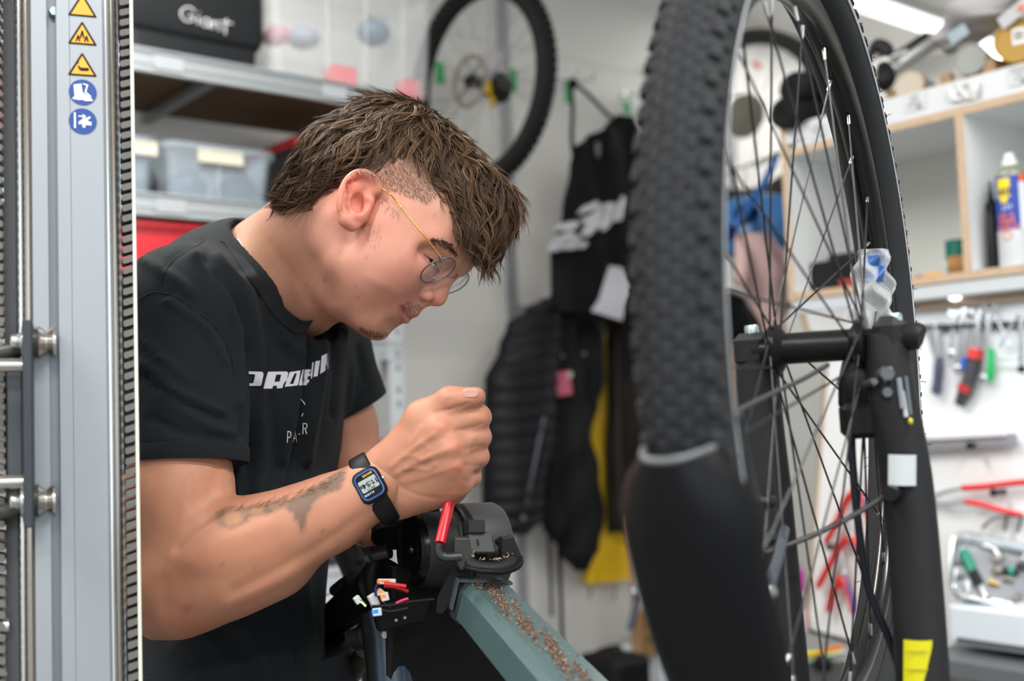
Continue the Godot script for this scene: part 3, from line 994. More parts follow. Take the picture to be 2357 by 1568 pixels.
	s = garment(T(Vector3(0, 0, zc)), rows_at([[540, 1690, 1775, 0.02], [590, 1686, 1795, 0.035], [640, 1684, 1805, 0.04], [700, 1720, 1808, 0.035], [760, 1750, 1800, 0.03], [800, 1765, 1790, 0.02]], zc), func(x, y): return 0.016 * sin(x * 55.0 + y * 9.0) + 0.008 * sin(y * 40.0 + x * 20.0))
	obj("folds", s, mat("c9a9a9", 0.8), t)
	t = thing("hanging_rod", "thin rod from the back wall to the shelf end carrying the blue jug", "rod")
	s = st()
	var r0 := on(1640, 409, 2, BACK)
	var r1 := on(1803, 351, 0, 2.27)
	tube(s, [r0, r1], 0.004, 8)
	obj("bar", s, mat("7a7a68", 0.5), t)
	s = st()
	tube(s, spline([on(1790, 355, 2, -2.2), on(1765, 372, 2, -2.25), on(1735, 385, 2, -2.28)], 4), 0.003, 6)
	tube(s, spline([on(1718, 382, 2, -2.3), on(1712, 460, 2, -2.12), on(1716, 545, 2, -2.08)], 4), 0.002, 6)
	obj("cord", s, mat("3a3c3a", 0.6), t)
	# black coat and a brown board between tyre and fork leg
	hook(1690, 668, "wall hook carrying the black coat behind the fork")
	zc = BACK + 0.06
	t = thing("dark_coat", "black coat hanging in the corner behind the left fork leg", "coat")
	s = garment(T(Vector3(0, 0, zc)), rows_at([[672, 1660, 1690, 0.03], [690, 1650, 1715, 0.06], [730, 1648, 1735, 0.08], [770, 1640, 1745, 0.08], [792, 1650, 1740, 0.06]], zc), func(x, y): return 0.012 * sin(x * 50.0 + y * 4.0))
	obj("shell", s, black, t)
	s = st()
	tube(s, spline([on(1640, 668, 2, zc + 0.06), on(1680, 664, 2, zc + 0.08), on(1722, 690, 2, zc + 0.08), on(1748, 760, 2, zc + 0.07)], 5), 0.02, 8, false, 0.5)
	obj("white_collar", s, mat("e3e4e2", 0.6), t)
	t = thing("cork_board", "brown board fixed to the wall under the black coat", "board")
	s = st()
	var ca := wp(1668, 790)
	var cb := wp(1722, 958)
	box(s, Transform3D(Basis(), Vector3((ca.x + cb.x) / 2, (ca.y + cb.y) / 2, BACK + 0.008)), Vector3(cb.x - ca.x, ca.y - cb.y, 0.014), 0.002)
	obj("panel", s, mat("b98343", 0.8, 0.0, {"tint": ["ply", 6.0]}), t)
	s = st()
	box(s, Transform3D(Basis(), Vector3((ca.x + cb.x) / 2, ca.y - 0.004, BACK + 0.016)), Vector3(cb.x - ca.x + 0.006, 0.012, 0.004), 0.001)
	obj("top_strip", s, mat("8a6030", 0.7), t)
	# floor things seen low down
	t = thing("black_case", "black case on the floor under the yellow jacket", "case")
	var f0 := on(1462, 1520, 2, BACK + 0.5)
	s = st()
	box(s, Transform3D(Basis(), Vector3(f0.x + 0.02, f0.y / 2, BACK + 0.38)), Vector3(0.17, f0.y, 0.2), 0.02)
	obj("shell", s, mat("131416", 0.6), t)
	s = st()
	tube(s, spline([Vector3(f0.x - 0.04, f0.y - 0.005, BACK + 0.36), Vector3(f0.x - 0.03, f0.y + 0.016, BACK + 0.36), Vector3(f0.x + 0.06, f0.y + 0.016, BACK + 0.36), Vector3(f0.x + 0.07, f0.y - 0.005, BACK + 0.36)], 4), 0.006, 8)
	obj("handle", s, mat("1c1d1f", 0.5), t)
	t = thing("cardboard_box", "cardboard box with a green stripe behind the mudguard", "box")
	zc = BACK + 0.3
	var k0 := on(1486, 1412, 2, zc)
	var k1 := on(1600, 1486, 2, zc)
	s = st()
	box(s, Transform3D(Basis(), Vector3((k0.x + k1.x) / 2, (k0.y + k1.y) / 2, zc - 0.04)), Vector3(k1.x - k0.x, k0.y - k1.y, 0.08), 0.002)
	obj("carton", s, mat("a07a50", 0.8), t)
	s = st()
	box(s, Transform3D(Basis(), Vector3((k0.x + k1.x) / 2, lerpf(k0.y, k1.y, 0.62), zc + 0.001)), Vector3(k1.x - k0.x, 0.016, 0.002), 0.0004)
	obj("stripe", s, mat("2f5a2c", 0.7), t)
	t = thing("white_cabinet", "pale grey cabinet standing under the cardboard box", "cabinet")
	s = st()
	box(s, Transform3D(Basis(), Vector3((k0.x + k1.x) / 2 + 0.05, k1.y / 2, zc - 0.1)), Vector3(k1.x - k0.x - 0.02, k1.y - 0.002, 0.22), 0.006)
	obj("body", s, mat("cfd6de", 0.5), t)
	s = st()
	box(s, Transform3D(Basis(), Vector3((k0.x + k1.x) / 2 + 0.05, k1.y / 2, zc + 0.016)), Vector3(k1.x - k0.x - 0.06, k1.y - 0.1, 0.014), 0.004)
	obj("door", s, mat("d6dce2", 0.5), t)
	t = thing("wooden_post", "thin wooden post behind the mudguard", "post")
	var w0 := on(1448, 1190, 2, BACK + 0.33)
	var w1 := on(1462, 1408, 2, BACK + 0.33)
	s = st()
	tube(s, [Vector3(w1.x + 0.02, 0.002, w1.z), w1, w0], 0.012, 8)
	obj("stick", s, mat("a3825f", 0.7), t)
	s = st()
	ball(s, Transform3D(Basis(), on(1461, 1362, 2, BACK + 0.36)), Vector3(0.02, 0.02, 0.02), 12)
	obj("knob", s, mat("b9bcc0", 0.3, 0.7), t)
	s = st()
	tube(s, [on(1472, 1370, 2, BACK + 0.36), on(1450, 1450, 2, BACK + 0.36)], 0.012, 8)
	obj("lever", s, mat("3a4656", 0.5), t)

# ---------------------------------------------------------------- the bench on the right
const XF := 2.24         # front of the wall shelf
const XT := 2.5          # the white tool panel

func tp(x: float, y: float, off := 0.0) -> Vector3:
	return on(x, y, 0, XT - off)

func flat_on_panel(g: Array, off := 0.0) -> PackedVector2Array:      # pixels to the panel's own plane (along -z, up)
	var o := PackedVector2Array()
	for i in range(0, g.size(), 2):
		var p := tp(g[i], g[i + 1], off)
		o.append(Vector2(p.z, p.y))
	return o

func panel_frame(off: float) -> Transform3D:
	return Transform3D(Basis(Vector3(0, 0, 1), Vector3.UP, Vector3(-1, 0, 0)), Vector3(XT - off, 0, 0))

func right_bench():
	var white := mat("dfe2e4", 0.5)
	var raw := mat("d0b79e", 0.75, 0.0, {"tint": ["ply", 5.0]})
	var yt := 1.962          # upper face of the top board
	var yb := 1.612
	var z1 := 0.2            # near end, out of the frame
	var z0: float = on(1806, 500, 0, XF).z
	var t := thing("wall_shelf", "white wall shelf unit with raw chipboard edges above the tool panel", "shelf", Transform3D(Basis(), Vector3(XF, 0, 0)))
	var s := st()
	var dep := 0.33
	for e in [[yt - 0.018, yt, "top_board"], [yb - 0.018, yb, "bottom_board"]]:
		s = st()
		box(s, Transform3D(Basis(), Vector3(dep / 2 + 0.001, (e[0] + e[1]) / 2, (z0 + z1) / 2)), Vector3(dep, e[1] - e[0], z1 - z0), 0.0)
		obj(e[2], s, white, t)
		s = st()
		box(s, Transform3D(Basis(), Vector3(-0.0006, (e[0] + e[1]) / 2, (z0 + z1) / 2 + 0.01)), Vector3(0.0024, e[1] - e[0], z1 - z0 - 0.0205), 0.0005)
		obj("board_edge", s, raw, t)
	var zd: float = on(2218, 450, 0, XF).z
	var k := 0
	for z in [z0 + 0.009, zd, zd + 0.46, zd + 0.92]:
		var lo := yb if k else yb - 0.02
		var hi := yt - 0.018 if k else yt + 0.055
		s = st()
		box(s, Transform3D(Basis(), Vector3(dep / 2 + 0.001, (lo + hi) / 2, z)), Vector3(dep, hi - lo, 0.018), 0.0)
		obj("upright", s, white, t)
		s = st()
		box(s, Transform3D(Basis(), Vector3(-0.0006, (lo + hi) / 2, z)), Vector3(0.0024, hi - lo, 0.018), 0.0005)
		obj("board_edge", s, raw, t)
		k += 1
	s = st()
	box(s, Transform3D(Basis(), Vector3(dep - 0.004, (yt + yb) / 2, (z0 + z1) / 2)), Vector3(0.008, yt - yb, z1 - z0), 0.0)
	obj("back_panel", s, mat("d9dbd6", 0.6), t)
	# fascia of the tray on top
	s = st()
	box(s, Transform3D(Basis(), Vector3(0.008, yt + 0.029, (z0 + z1) / 2 + 0.02)), Vector3(0.014, 0.058, z1 - z0 - 0.04), 0.0008)
	obj("fascia", s, mat("cfd3d8", 0.4), t)
	s = st()
	box(s, Transform3D(Basis(), Vector3(0.008, yt + 0.0588, (z0 + z1) / 2 + 0.02)), Vector3(0.0135, 0.0016, z1 - z0 - 0.04), 0.0004)
	obj("board_edge", s, raw, t)
	s = st()
	box(s, Transform3D(Basis(), Vector3(0.012, yb - 0.034, (z0 + z1) / 2)), Vector3(0.018, 0.03, z1 - z0 - 0.01), 0.001)
	obj("lower_rail", s, mat("c2c9d0", 0.45), t)
	s = st()
	box(s, Transform3D(Basis(), Vector3(0.2, yb - 0.04, (z0 + z1) / 2)), Vector3(0.018, 0.028, z1 - z0 - 0.3), 0.001)
	obj("wooden_batten", s, raw, t)
	# labels on the fascia
	k = 0
	for e in [[2108, 235, 0.05, 0.036, 0.0, "cdd1d6", "printed label on the shelf fascia beside the tyre"], [2222, 212, 0.055, 0.034, 0.10, "d9dbdd", "crumpled half-torn label in the middle of the shelf fascia"], [2350, 172, 0.05, 0.04, 0.0, "cdd1d6", "printed label at the near end of the shelf fascia"], [1830, 312, 0.05, 0.036, 0.0, "cdd1d6", "printed label at the far end of the shelf fascia"], [1885, 300, 0.05, 0.036, 0.0, "cdd1d6", "second printed label from the far end of the fascia"]]:
		var c := on(e[0], e[1], 0, XF)
		var o := thing("shelf_label", e[6], "label", Transform3D(Basis(Vector3.RIGHT, e[4]) * Basis(Vector3.UP, -PI / 2), c + Vector3(-0.0012, 0, 0)))
		if k == 1:
			s = cloth_sheet(func(u, v): return Vector3((u - 0.5) * e[2] * 1.2, (v - 0.5) * e[3], 0.006 * absf(sin(u * 7.0 + v * 3.0)) + 0.002), 12, 8, 0.0006)
		else:
			s = boxat(Vector3(e[2], e[3], 0.0012), Vector3.ZERO, 0.0003)
		obj("paper", s, mat(e[5], 0.6), o)
		for i in 6:      # print: short grey lines and a bar code
			s = boxat(Vector3(e[2] * (0.8 if i < 5 else 0.35) * (0.7 + 0.3 * sin(i * 5.0 + k)), 0.0016 if i < 5 else 0.005, 0.0006), Vector3(-0.002 if i < 5 else 0.008, e[3] * (0.38 - 0.15 * i), 0.0009 if k != 1 else 0.0065), 0.0001)
			obj("print", s, mat("5b5d62", 0.7), o)
		k += 1
	# ---- on top of the shelf
	var yf := yt + 0.001
	var wood := mat("b99b7b", 0.8, 0.0, {"tint": ["ply", 6.0]})
	# cartridges lie across the tray: their ends face out
	for e in [[2092, 195, 0.033, "b7ad9e", "a9adb0", "sealant cartridge with a red ring lying end-on beside the tyre", 1], [2232, 135, 0.034, "8f9491", "a9aaa8", "grey sealant cartridge lying end-on in the middle of the tray", 0], [2340, 92, 0.046, "a8842f", "caa75a", "wide tub with an ochre lid and a bar code lying end-on", 2]]:
		var c := on(e[0], e[1], 0, XF + 0.03)
		c.y = maxf(yf + e[2] + 0.001, c.y)
		var dirn := Vector3(1, 0, -0.25).normalized()
		var o := thing("cartridge", e[5], "cartridge", along(c, c + dirn))
		s = st()
		lathe(s, Transform3D(), [Vector2(0, 0.003), Vector2(e[2] * 0.9, 0.003), Vector2(e[2] * 0.92, 0), Vector2(e[2], 0.0), Vector2(e[2], 0.012), Vector2(e[2] * 0.97, 0.014)], 30)
		obj("end_cap", s, mat(e[3], 0.45), o)
		s = st()
		lathe(s, Transform3D(), [Vector2(e[2] * 0.97, 0.014), Vector2(e[2] * 0.97, 0.2), Vector2(e[2] * 0.5, 0.215), Vector2(0, 0.215)], 30)
		obj("sleeve", s, mat(e[4], 0.4), o)
		if e[6] == 1:
			s = st()
			lathe(s, Transform3D(), [Vector2(e[2] * 0.97, 0.001), Vector2(e[2] * 1.01, 0.002), Vector2(e[2] * 1.01, 0.012)], 30, 1.0, false)
			obj("red_ring", s, mat("c63a3f", 0.4), o)
			s = st()
			for i in 7:
				lathe(s, Transform3D(), [Vector2(e[2] * 0.985, 0.03 + i * 0.018), Vector2(e[2] * 1.0, 0.035 + i * 0.018), Vector2(e[2] * 0.985, 0.042 + i * 0.018)], 30, 1.0, false)
			obj("print_band", s, mat("9eaab4", 0.5), o)
		if e[6] == 2:
			s = boxat(Vector3(0.026, 0.001, 0.034), Vector3(-0.004, 0.0022, -0.008), 0.0003)
			obj("bar_code_label", s, mat("e7e7e7", 0.6), o)
			for i in 6:
				s = boxat(Vector3(0.018, 0.001, 0.002 if i % 2 else 0.001), Vector3(-0.004, 0.0014, -0.018 + i * 0.0034), 0.0001)
				obj("bar", s, mat("33353a", 0.6), o)
	k = 0
	for e in [[2052, 212, 0.03, 0.088], [2176, 180, 0.026, 0.092], [2274, 140, 0.03, 0.098], [1908, 268, 0.012, 0.085]]:
		var c := on(e[0], e[1], 0, XF + 0.04)
		s = st()
		box(s, Transform3D(Basis(), Vector3(c.x + 0.06, yf + e[3] / 2, c.z)), Vector3(0.12, e[3], e[2]), 0.002)
		tag(obj("wood_block", s, wood), ["wood offcut left of the red-ringed cartridge", "wood offcut between the two slim cartridges", "wood offcut beside the ochre lid", "wood offcut under the far end of the tray"][k], "wood offcut")
		k += 1
	s = st()
	var wb := on(2205, 160, 0, XF + 0.05)
	box(s, Transform3D(Basis(), Vector3(wb.x + 0.05, yf + 0.05, wb.z)), Vector3(0.1, 0.1, 0.032), 0.002)
	tag(obj("white_carton", s, mat("c0c0bd", 0.6)), "small white carton standing left of the grey cartridge", "carton")
	# caulking gun: grey half-barrel pointing away
	t = thing("caulking_gun", "grey metal caulking gun with black grips lying on the tray", "caulking gun")
	var g0 := on(2045, 165, 0, XF + 0.08)
	var g1 := on(2150, 92, 0, XF + 0.16)
	s = st()
	tube(s, [g0, g1], 0.022, 14)
	obj("barrel", s, mat("c4c5c5", 0.35, 0.5), t)
	s = st()
	tube(s, [g0 + Vector3(-0.03, 0.01, 0), g1 + Vector3(-0.03, 0.008, 0)], 0.007, 8)
	obj("side_rail", s, mat("2e2f31", 0.4), t)
	s = st()
	box(s, along(on(2035, 150, 0, XF + 0.07), on(2062, 128, 0, XF + 0.07)), Vector3(0.045, 0.05, 0.03), 0.008)
	obj("white_clamp", s, mat("e7e6e2", 0.5), t)
	s = st()
	tube(s, spline([on(2002, 128, 0, XF + 0.05), on(2020, 105, 0, XF + 0.06), on(2042, 118, 0, XF + 0.06), on(2030, 138, 0, XF + 0.06)], 4), [0.006, 0.009, 0.012, 0.014, 0.016, 0.017, 0.017, 0.017, 0.016, 0.015, 0.014, 0.013, 0.012], 10)
	obj("grip", s, mat("2b2d31", 0.5), t)
	s = st()
	tube(s, spline([on(2032, 150, 0, XF + 0.04), on(2040, 180, 0, XF + 0.03), on(2025, 200, 0, XF + 0.03)], 4), [0.014, 0.017, 0.02, 0.021, 0.022, 0.022, 0.021, 0.019, 0.016], 10)
	obj("trigger_block", s, mat("1d1e20", 0.5), t)
	s = st()
	tube(s, [on(2052, 132, 0, XF + 0.05), on(2090, 117, 0, XF + 0.06)], 0.005, 8)
	obj("steel_rod", s, mat("e4e6e8", 0.25, 0.8), t)
	# crumpled grey cloth bag
	t = thing("cloth_bag", "crumpled grey cloth bag on top of the tray at the near end", "bag")
	var brow := []
	for e in [[-75, 2250, 2420, 0.03], [-40, 2212, 2450, 0.05], [0, 2196, 2460, 0.07], [30, 2186, 2460, 0.085], [60, 2172, 2450, 0.09], [85, 2164, 2360, 0.085], [104, 2160, 2290, 0.07], [122, 2172, 2235, 0.04]]:
		var l := on(e[1], e[0], 0, XF + 0.1)
		var q := on(e[2], e[0], 0, XF + 0.1)
		brow.append([l.y, l.z, q.z, e[3]])
	s = garment(Transform3D(Basis(Vector3(0, 0, 1), Vector3.UP, Vector3(-1, 0, 0)), Vector3(XF + 0.13, 0, 0)), brow, func(x, y): return 0.018 * sin(x * 40.0 + y * 55.0) + 0.01 * sin(y * 70.0 - x * 30.0) + 0.008 * absf(sin(x * 26.0 - y * 18.0)), 40, 7)
	obj("folds", s, mat("b0afb3", 0.85, 0.0, {"bump": ["weave", 8.0, 0.3]}), t)
	s = st()
	box(s, T(on(2205, 78, 0, XF + 0.035), Vector3(0, 0.35, 1), Vector3(0, 1, 0)), Vector3(0.045, 0.03, 0.002), 0.0006)
	obj("clear_patch", s, mat("8fa1ac", 0.3), t)
	s = st()
	box(s, T(on(2335, 30, 0, XF + 0.02), Vector3(0, 0.5, 1), Vector3(0, 1, 0)), Vector3(0.07, 0.03, 0.003), 0.001)
	obj("care_tag", s, mat("b5b8bd", 0.5), t)
	s = st()
	box(s, T(on(2349, 18, 0, XF + 0.016), Vector3(0, 0.5, 1), Vector3(0, 1, 0)), Vector3(0.012, 0.012, 0.003), 0.001)
	obj("orange_dot", s, mat("e0703a", 0.5), t)
	# black rolls hanging over the far end
	k = 0
	for e in [[1832, 205, 0.05, 0.05, "black rolled-up tube on the far end of the tray, upper one"], [1812, 262, 0.052, 0.06, "black rolled-up tube on the far end of the tray, lower one"], [1868, 215, 0.03, 0.07, "dark grey roll behind the two black rolls"]]:
		var c := on(e[0], e[1], 0, XF - 0.01 if k < 2 else XF + 0.09)
		t = thing("black_roll", e[4], "roll", along(c + Vector3(-0.02, 0, 0.0), c + Vector3(0.12, 0.01, 0.04)))
		s = st()
		lathe(s, Transform3D(), [Vector2(0, 0.004), Vector2(e[2] * 0.3, 0.004), Vector2(e[2] * 0.35, 0.0), Vector2(e[2] * 0.9, 0.0), Vector2(e[2], 0.008), Vector2(e[2], e[3] + 0.04), Vector2(e[2] * 0.9, e[3] + 0.05), Vector2(0, e[3] + 0.05)], 22, 0.75)
		obj("roll", s, mat("1d1e20", 0.6) if k < 2 else mat("3c3d3f", 0.6), t)
		s = st()
		tube(s, [Vector3(-e[2] * 1.0, 0.03, 0), Vector3(-e[2] * 0.7, 0.03, e[2] * 0.55), Vector3(0, 0.03, e[2] * 0.77), Vector3(e[2] * 0.7, 0.03, e[2] * 0.55), Vector3(e[2] * 1.0, 0.03, 0)], 0.004, 6)
		obj("strap", s, mat("0f1011", 0.6), t)
		k += 1
	# ---- inside the cubbies
	t = thing("spray_can", "blue and white spray can with yellow badge and white nozzle in the cubby", "spray can")
	var cb := on(2338, 606, 0, XF + 0.045)
	cb.y = yb + 0.001
	var r := 0.031
	t.transform = Transform3D(Basis(Vector3.UP, deg_to_rad(-62)), cb)
	s = st()
	lathe(s, Transform3D(), [Vector2(0, 0), Vector2(r * 0.95, 0), Vector2(r, 0.004), Vector2(r, 0.075)], 36)
	obj("lower_sleeve", s, mat("c7ccd2", 0.35), t)
	s = st()
	lathe(s, Transform3D(), [Vector2(r, 0.075), Vector2(r, 0.188)], 36)
	obj("blue_sleeve", s, mat("1b3fa0", 0.3), t)
	s = st()
	lathe(s, Transform3D(), [Vector2(r, 0.188), Vector2(r * 1.02, 0.191), Vector2(r * 0.98, 0.195), Vector2(r * 0.6, 0.208), Vector2(r * 0.55, 0.212), Vector2(0, 0.213)], 36)
	obj("shoulder", s, mat("9ba08f", 0.35, 0.4), t)
	s = st()
	lathe(s, Transform3D(), [Vector2(r * 0.5, 0.213), Vector2(r * 0.5, 0.222), Vector2(r * 0.32, 0.226), Vector2(r * 0.3, 0.238), Vector2(0, 0.24)], 20)
	obj("nozzle", s, mat("eef0f2", 0.4), t)
	# print follows the curve of the can: patches of sleeve
	var patch := func(called: String, a0: float, a1: float, h0: float, h1: float, m: Material, cut := 0.0):
		var q := st()
		q.set_smooth_group(1)
		for i in 10:
			var an0: float = lerpf(a0, a1, i / 10.0)
			var an1: float = lerpf(a0, a1, (i + 1) / 10.0)
			var rr := r + 0.0006
			var b0: float = h0 + cut * absf(i / 5.0 - 1.0)
			var b1: float = h0 + cut * absf((i + 1) / 5.0 - 1.0)
			quad(q, Vector3(sin(an0) * rr, b0, cos(an0) * rr), Vector3(sin(an1) * rr, b1, cos(an1) * rr), Vector3(sin(an1) * rr, h1, cos(an1) * rr), Vector3(sin(an0) * rr, h1, cos(an0) * rr))
		obj(called, q, m, t)
	patch.call("yellow_badge", -0.95, -0.1, 0.143, 0.183, mat("f0d616", 0.4), 0.0)
	patch.call("badge_tip", -0.75, -0.3, 0.132, 0.144, mat("f0d616", 0.4), 0.0)
	patch.call("orange_corner", 0.5, 1.2, 0.176, 0.189, mat("ee6a20", 0.4))
	patch.call("white_panel", 0.45, 1.3, 0.075, 0.174, mat("dfe5ec", 0.4))
	for e in [["40", -0.47, 0.155, 0.017, "16255f"], ["JST", -0.35, 0.122, 0.009, "dfe6f0"], ["LUB &", -0.5, 0.105, 0.0085, "f07a2a"], ["POWER", -0.42, 0.093, 0.0085, "f07a2a"], ["RENAULER", -0.36, 0.081, 0.0075, "f07a2a"]]:
		var x: float = e[1]
		var adv: float = e[3] * 0.78 / r
		var a0: float = x - adv * (e[0].length() - 1) / 2.0
		for i in e[0].length():
			var an = a0 + adv * i
			if e[0][i] != " ":
				lettering(e[0][i], e[3], Transform3D(Basis(Vector3.UP, an), Vector3(sin(an) * (r + 0.001), e[2], cos(an) * (r + 0.001))), mat(e[4], 0.5), t)
	s = st()
	for i in 20:
		var an := TAU * i / 20.0
		var an2 := TAU * (i + 1) / 20.0
		tube(s, [Vector3(sin(-0.45 + cos(an) * 0.3) * (r + 0.001), 0.064 + sin(an) * 0.009, cos(-0.45 + cos(an) * 0.3) * (r + 0.001)), Vector3(sin(-0.45 + cos(an2) * 0.3) * (r + 0.001), 0.064 + sin(an2) * 0.009, cos(-0.45 + cos(an2) * 0.3) * (r + 0.001))], 0.0011, 5)
	obj("orange_ring", s, mat("ee7a28", 0.4), t)
	# dark glue bottle with a long tip
	t = thing("glue_bottle", "slim black bottle with a long pointed tip beside the spray can", "bottle")
	cb = on(2290, 608, 0, XF + 0.05)
	cb.y = yb + 0.001
	t.position = cb
	s = st()
	lathe(s, Transform3D(), [Vector2(0, 0), Vector2(0.017, 0), Vector2(0.0185, 0.004), Vector2(0.0165, 0.115), Vector2(0.013, 0.122)], 20, 0.75)
	obj("bottle_body", s, mat("25282b", 0.4), t)
	s = st()
	lathe(s, Transform3D(), [Vector2(0.0125, 0.12), Vector2(0.0125, 0.14), Vector2(0.007, 0.148), Vector2(0.004, 0.165), Vector2(0.002, 0.19), Vector2(0, 0.192)], 18)
	obj("pointed_cap", s, mat("151618", 0.4), t)
	s = st()
	box(s, Transform3D(Basis(Vector3.UP, 0.6), Vector3(0.0, 0.07, 0.012)), Vector3(0.012, 0.08, 0.004), 0.001)
	obj("magenta_stripe", s, mat("a3124e", 0.4), t)
	# teal capped jar and a roll of tape in the left cubby
	t = thing("teal_jar", "jar with a teal cap behind the divider in the left cubby", "jar")
	cb = on(2206, 615, 0, XF + 0.14)
	cb.y = yb + 0.001
	t.position = cb
	s = st()
	lathe(s, Transform3D(), [Vector2(0, 0), Vector2(0.024, 0), Vector2(0.025, 0.004), Vector2(0.025, 0.045), Vector2(0.022, 0.05)], 20)
	obj("glass_body", s, mat("9fb1a8", 0.3), t)
	s = st()
	lathe(s, Transform3D(), [Vector2(0.026, 0.046), Vector2(0.026, 0.085), Vector2(0.024, 0.088), Vector2(0, 0.088)], 20)
	obj("teal_cap", s, mat("0b6a5c", 0.4), t)
	t = thing("brown_roll", "brown cork roll with a pale blue end lying in the left cubby", "roll")
	cb = on(2180, 604, 0, XF + 0.06)
	t.transform = along(Vector3(cb.x, yb + 0.024, cb.z), Vector3(cb.x + 0.05, yb + 0.024, cb.z + 0.09))
	s = st()
	lathe(s, Transform3D(), [Vector2(0, 0.001), Vector2(0.014, 0.0), Vector2(0.021, 0.003), Vector2(0.022, 0.06), Vector2(0, 0.06)], 20)
	obj("roll", s, mat("a87a48", 0.7), t)
	s = st()
	lathe(s, Transform3D(), [Vector2(0, -0.002), Vector2(0.012, -0.002), Vector2(0.013, 0.001)], 18)
	obj("blue_end", s, mat("7cc6cf", 0.5), t)
	t = thing("yellow_pieces", "small yellow plastic clip lying at the front of the left cubby", "clip")
	cb = on(2146, 621, 0, XF + 0.03)
	t.position = Vector3(cb.x, yb + 0.005, cb.z)
	s = boxat(Vector3(0.012, 0.009, 0.04), Vector3.ZERO, 0.003)
	obj("clip_body", s, mat("d79a1e", 0.5), t)
	s = boxat(Vector3(0.008, 0.006, 0.02), Vector3(0.0, -0.001, -0.034), 0.002)
	obj("red_tip", s, mat("96322a", 0.5), t)
	t = thing("black_box", "black box with red lettering in the far cubby behind the spokes", "box")
	var p0 := on(1858, 655, 0, XF + 0.06)
	var p1 := on(1990, 648, 0, XF + 0.06)
	t.position = Vector3(XF + 0.13, yb + 0.001, (p0.z + p1.z) / 2)
	var bw := absf(p0.z - p1.z)
	s = boxat(Vector3(0.13, 0.075, bw), Vector3(0, 0.0375, 0), 0.004)
	obj("box_body", s, mat("1a1b1d", 0.5), t)
	s = boxat(Vector3(0.1, 0.018, bw * 0.6), Vector3(0.02, 0.084, 0), 0.006)
	obj("bundle", s, mat("2a2b2d", 0.6), t)
	lettering("WKG", 0.016, Transform3D(Basis(Vector3.UP, -PI / 2), Vector3(-0.066, 0.016, bw * 0.2)), mat("c8402e", 0.6), t)
	# ---- LED strip under the shelf
	t = thing("under_shelf_light", "LED strip lamp under the wall shelf over the tool panel", "lamp", Transform3D(Basis(), Vector3(XT - 0.1, yb - 0.03, (z0 + z1) / 2)))
	s = st()
	box(s, Transform3D(), Vector3(0.03, 0.014, z1 - z0 - 0.1), 0.003)
	obj("profile", s, mat("d0d3d6", 0.4), t)
	for i in 8:
		s = st()
		ball(s, Transform3D(Basis(), Vector3(0, -0.009, -(z1 - z0) / 2 + 0.14 + i * 0.2)), Vector3(0.012, 0.006, 0.014), 12)
		obj("led_bulb", s, mat("ffffff", 0.5, 0.0, {"glow": 3.0}), t)
	var al := AreaLight3D.new()
	al.name = "glow"
	al.area_size = Vector2(0.04, z1 - z0 - 0.1)
	al.light_energy = 0.45
	al.light_color = Color(0.97, 0.985, 1.0)
	al.area_range = 12.0
	al.shadow_enabled = true
	t.add_child(al)
	al.transform = Transform3D(Basis(Vector3.RIGHT, -PI / 2), Vector3(-0.02, -0.02, 0))
	# ---- tool panel
	t = thing("tool_panel", "white tool panel with a raw wooden end under the wall shelf", "panel")
	s = st()
	var ol := flat_on_panel([1840, 668, 1864, 762, 1903, 766, 1906, 860, 1862, 1447, 2010, 1487, 2185, 1540, 2480, 1640, 2480, 640])
	prism(s, ol, panel_frame(0.0), 0.02)
	obj("board", s, mat("e6e8ea", 0.45, 0.0, {"spec": 0.5}), t)
	s = st()
	for e in [[1906, 858, 1862, 1448], [1838, 690, 1864, 772]]:
		tube(s, [tp(e[0], e[1], -0.008), tp(e[2], e[3], -0.008)], 0.0125, 4)
	obj("wooden_edge", s, raw, t)
	s = st()
	tube(s, [tp(1862, 1450, -0.008), tp(2010, 1490, -0.008)], 0.008, 4)
	obj("dark_edge", s, mat("3a352c", 0.7), t)
	tools()
	tray_and_box()

func handle_tool(called: String, label: String, blade: Array, grip: Array, gm: Material, bm: Material, gr := [0.009, 0.012, 0.011, 0.013], br := 0.004) -> Node3D:
	var t := thing(called, label, called.split("_")[-1])
	var s := st()
	var l := []
	for i in range(0, blade.size(), 2):
		l.append(tp(blade[i], blade[i + 1], 0.02))
	tube(s, l, br, 8, false, 0.5)
	obj("shaft", s, bm, t)
	l = []
	for i in range(0, grip.size(), 2):
		l.append(tp(grip[i], grip[i + 1], 0.02))
	var sp := spline(l, 5)
	var rr := []
	for i in sp.size():
		var f := float(i) / (sp.size() - 1) * (gr.size() - 1)
		rr.append(lerpf(gr[int(f)], gr[mini(int(f) + 1, gr.size() - 1)], f - int(f)))
	s = st()
	tube(s, sp, rr, 12)
	obj("grip", s, gm, t)
	return t

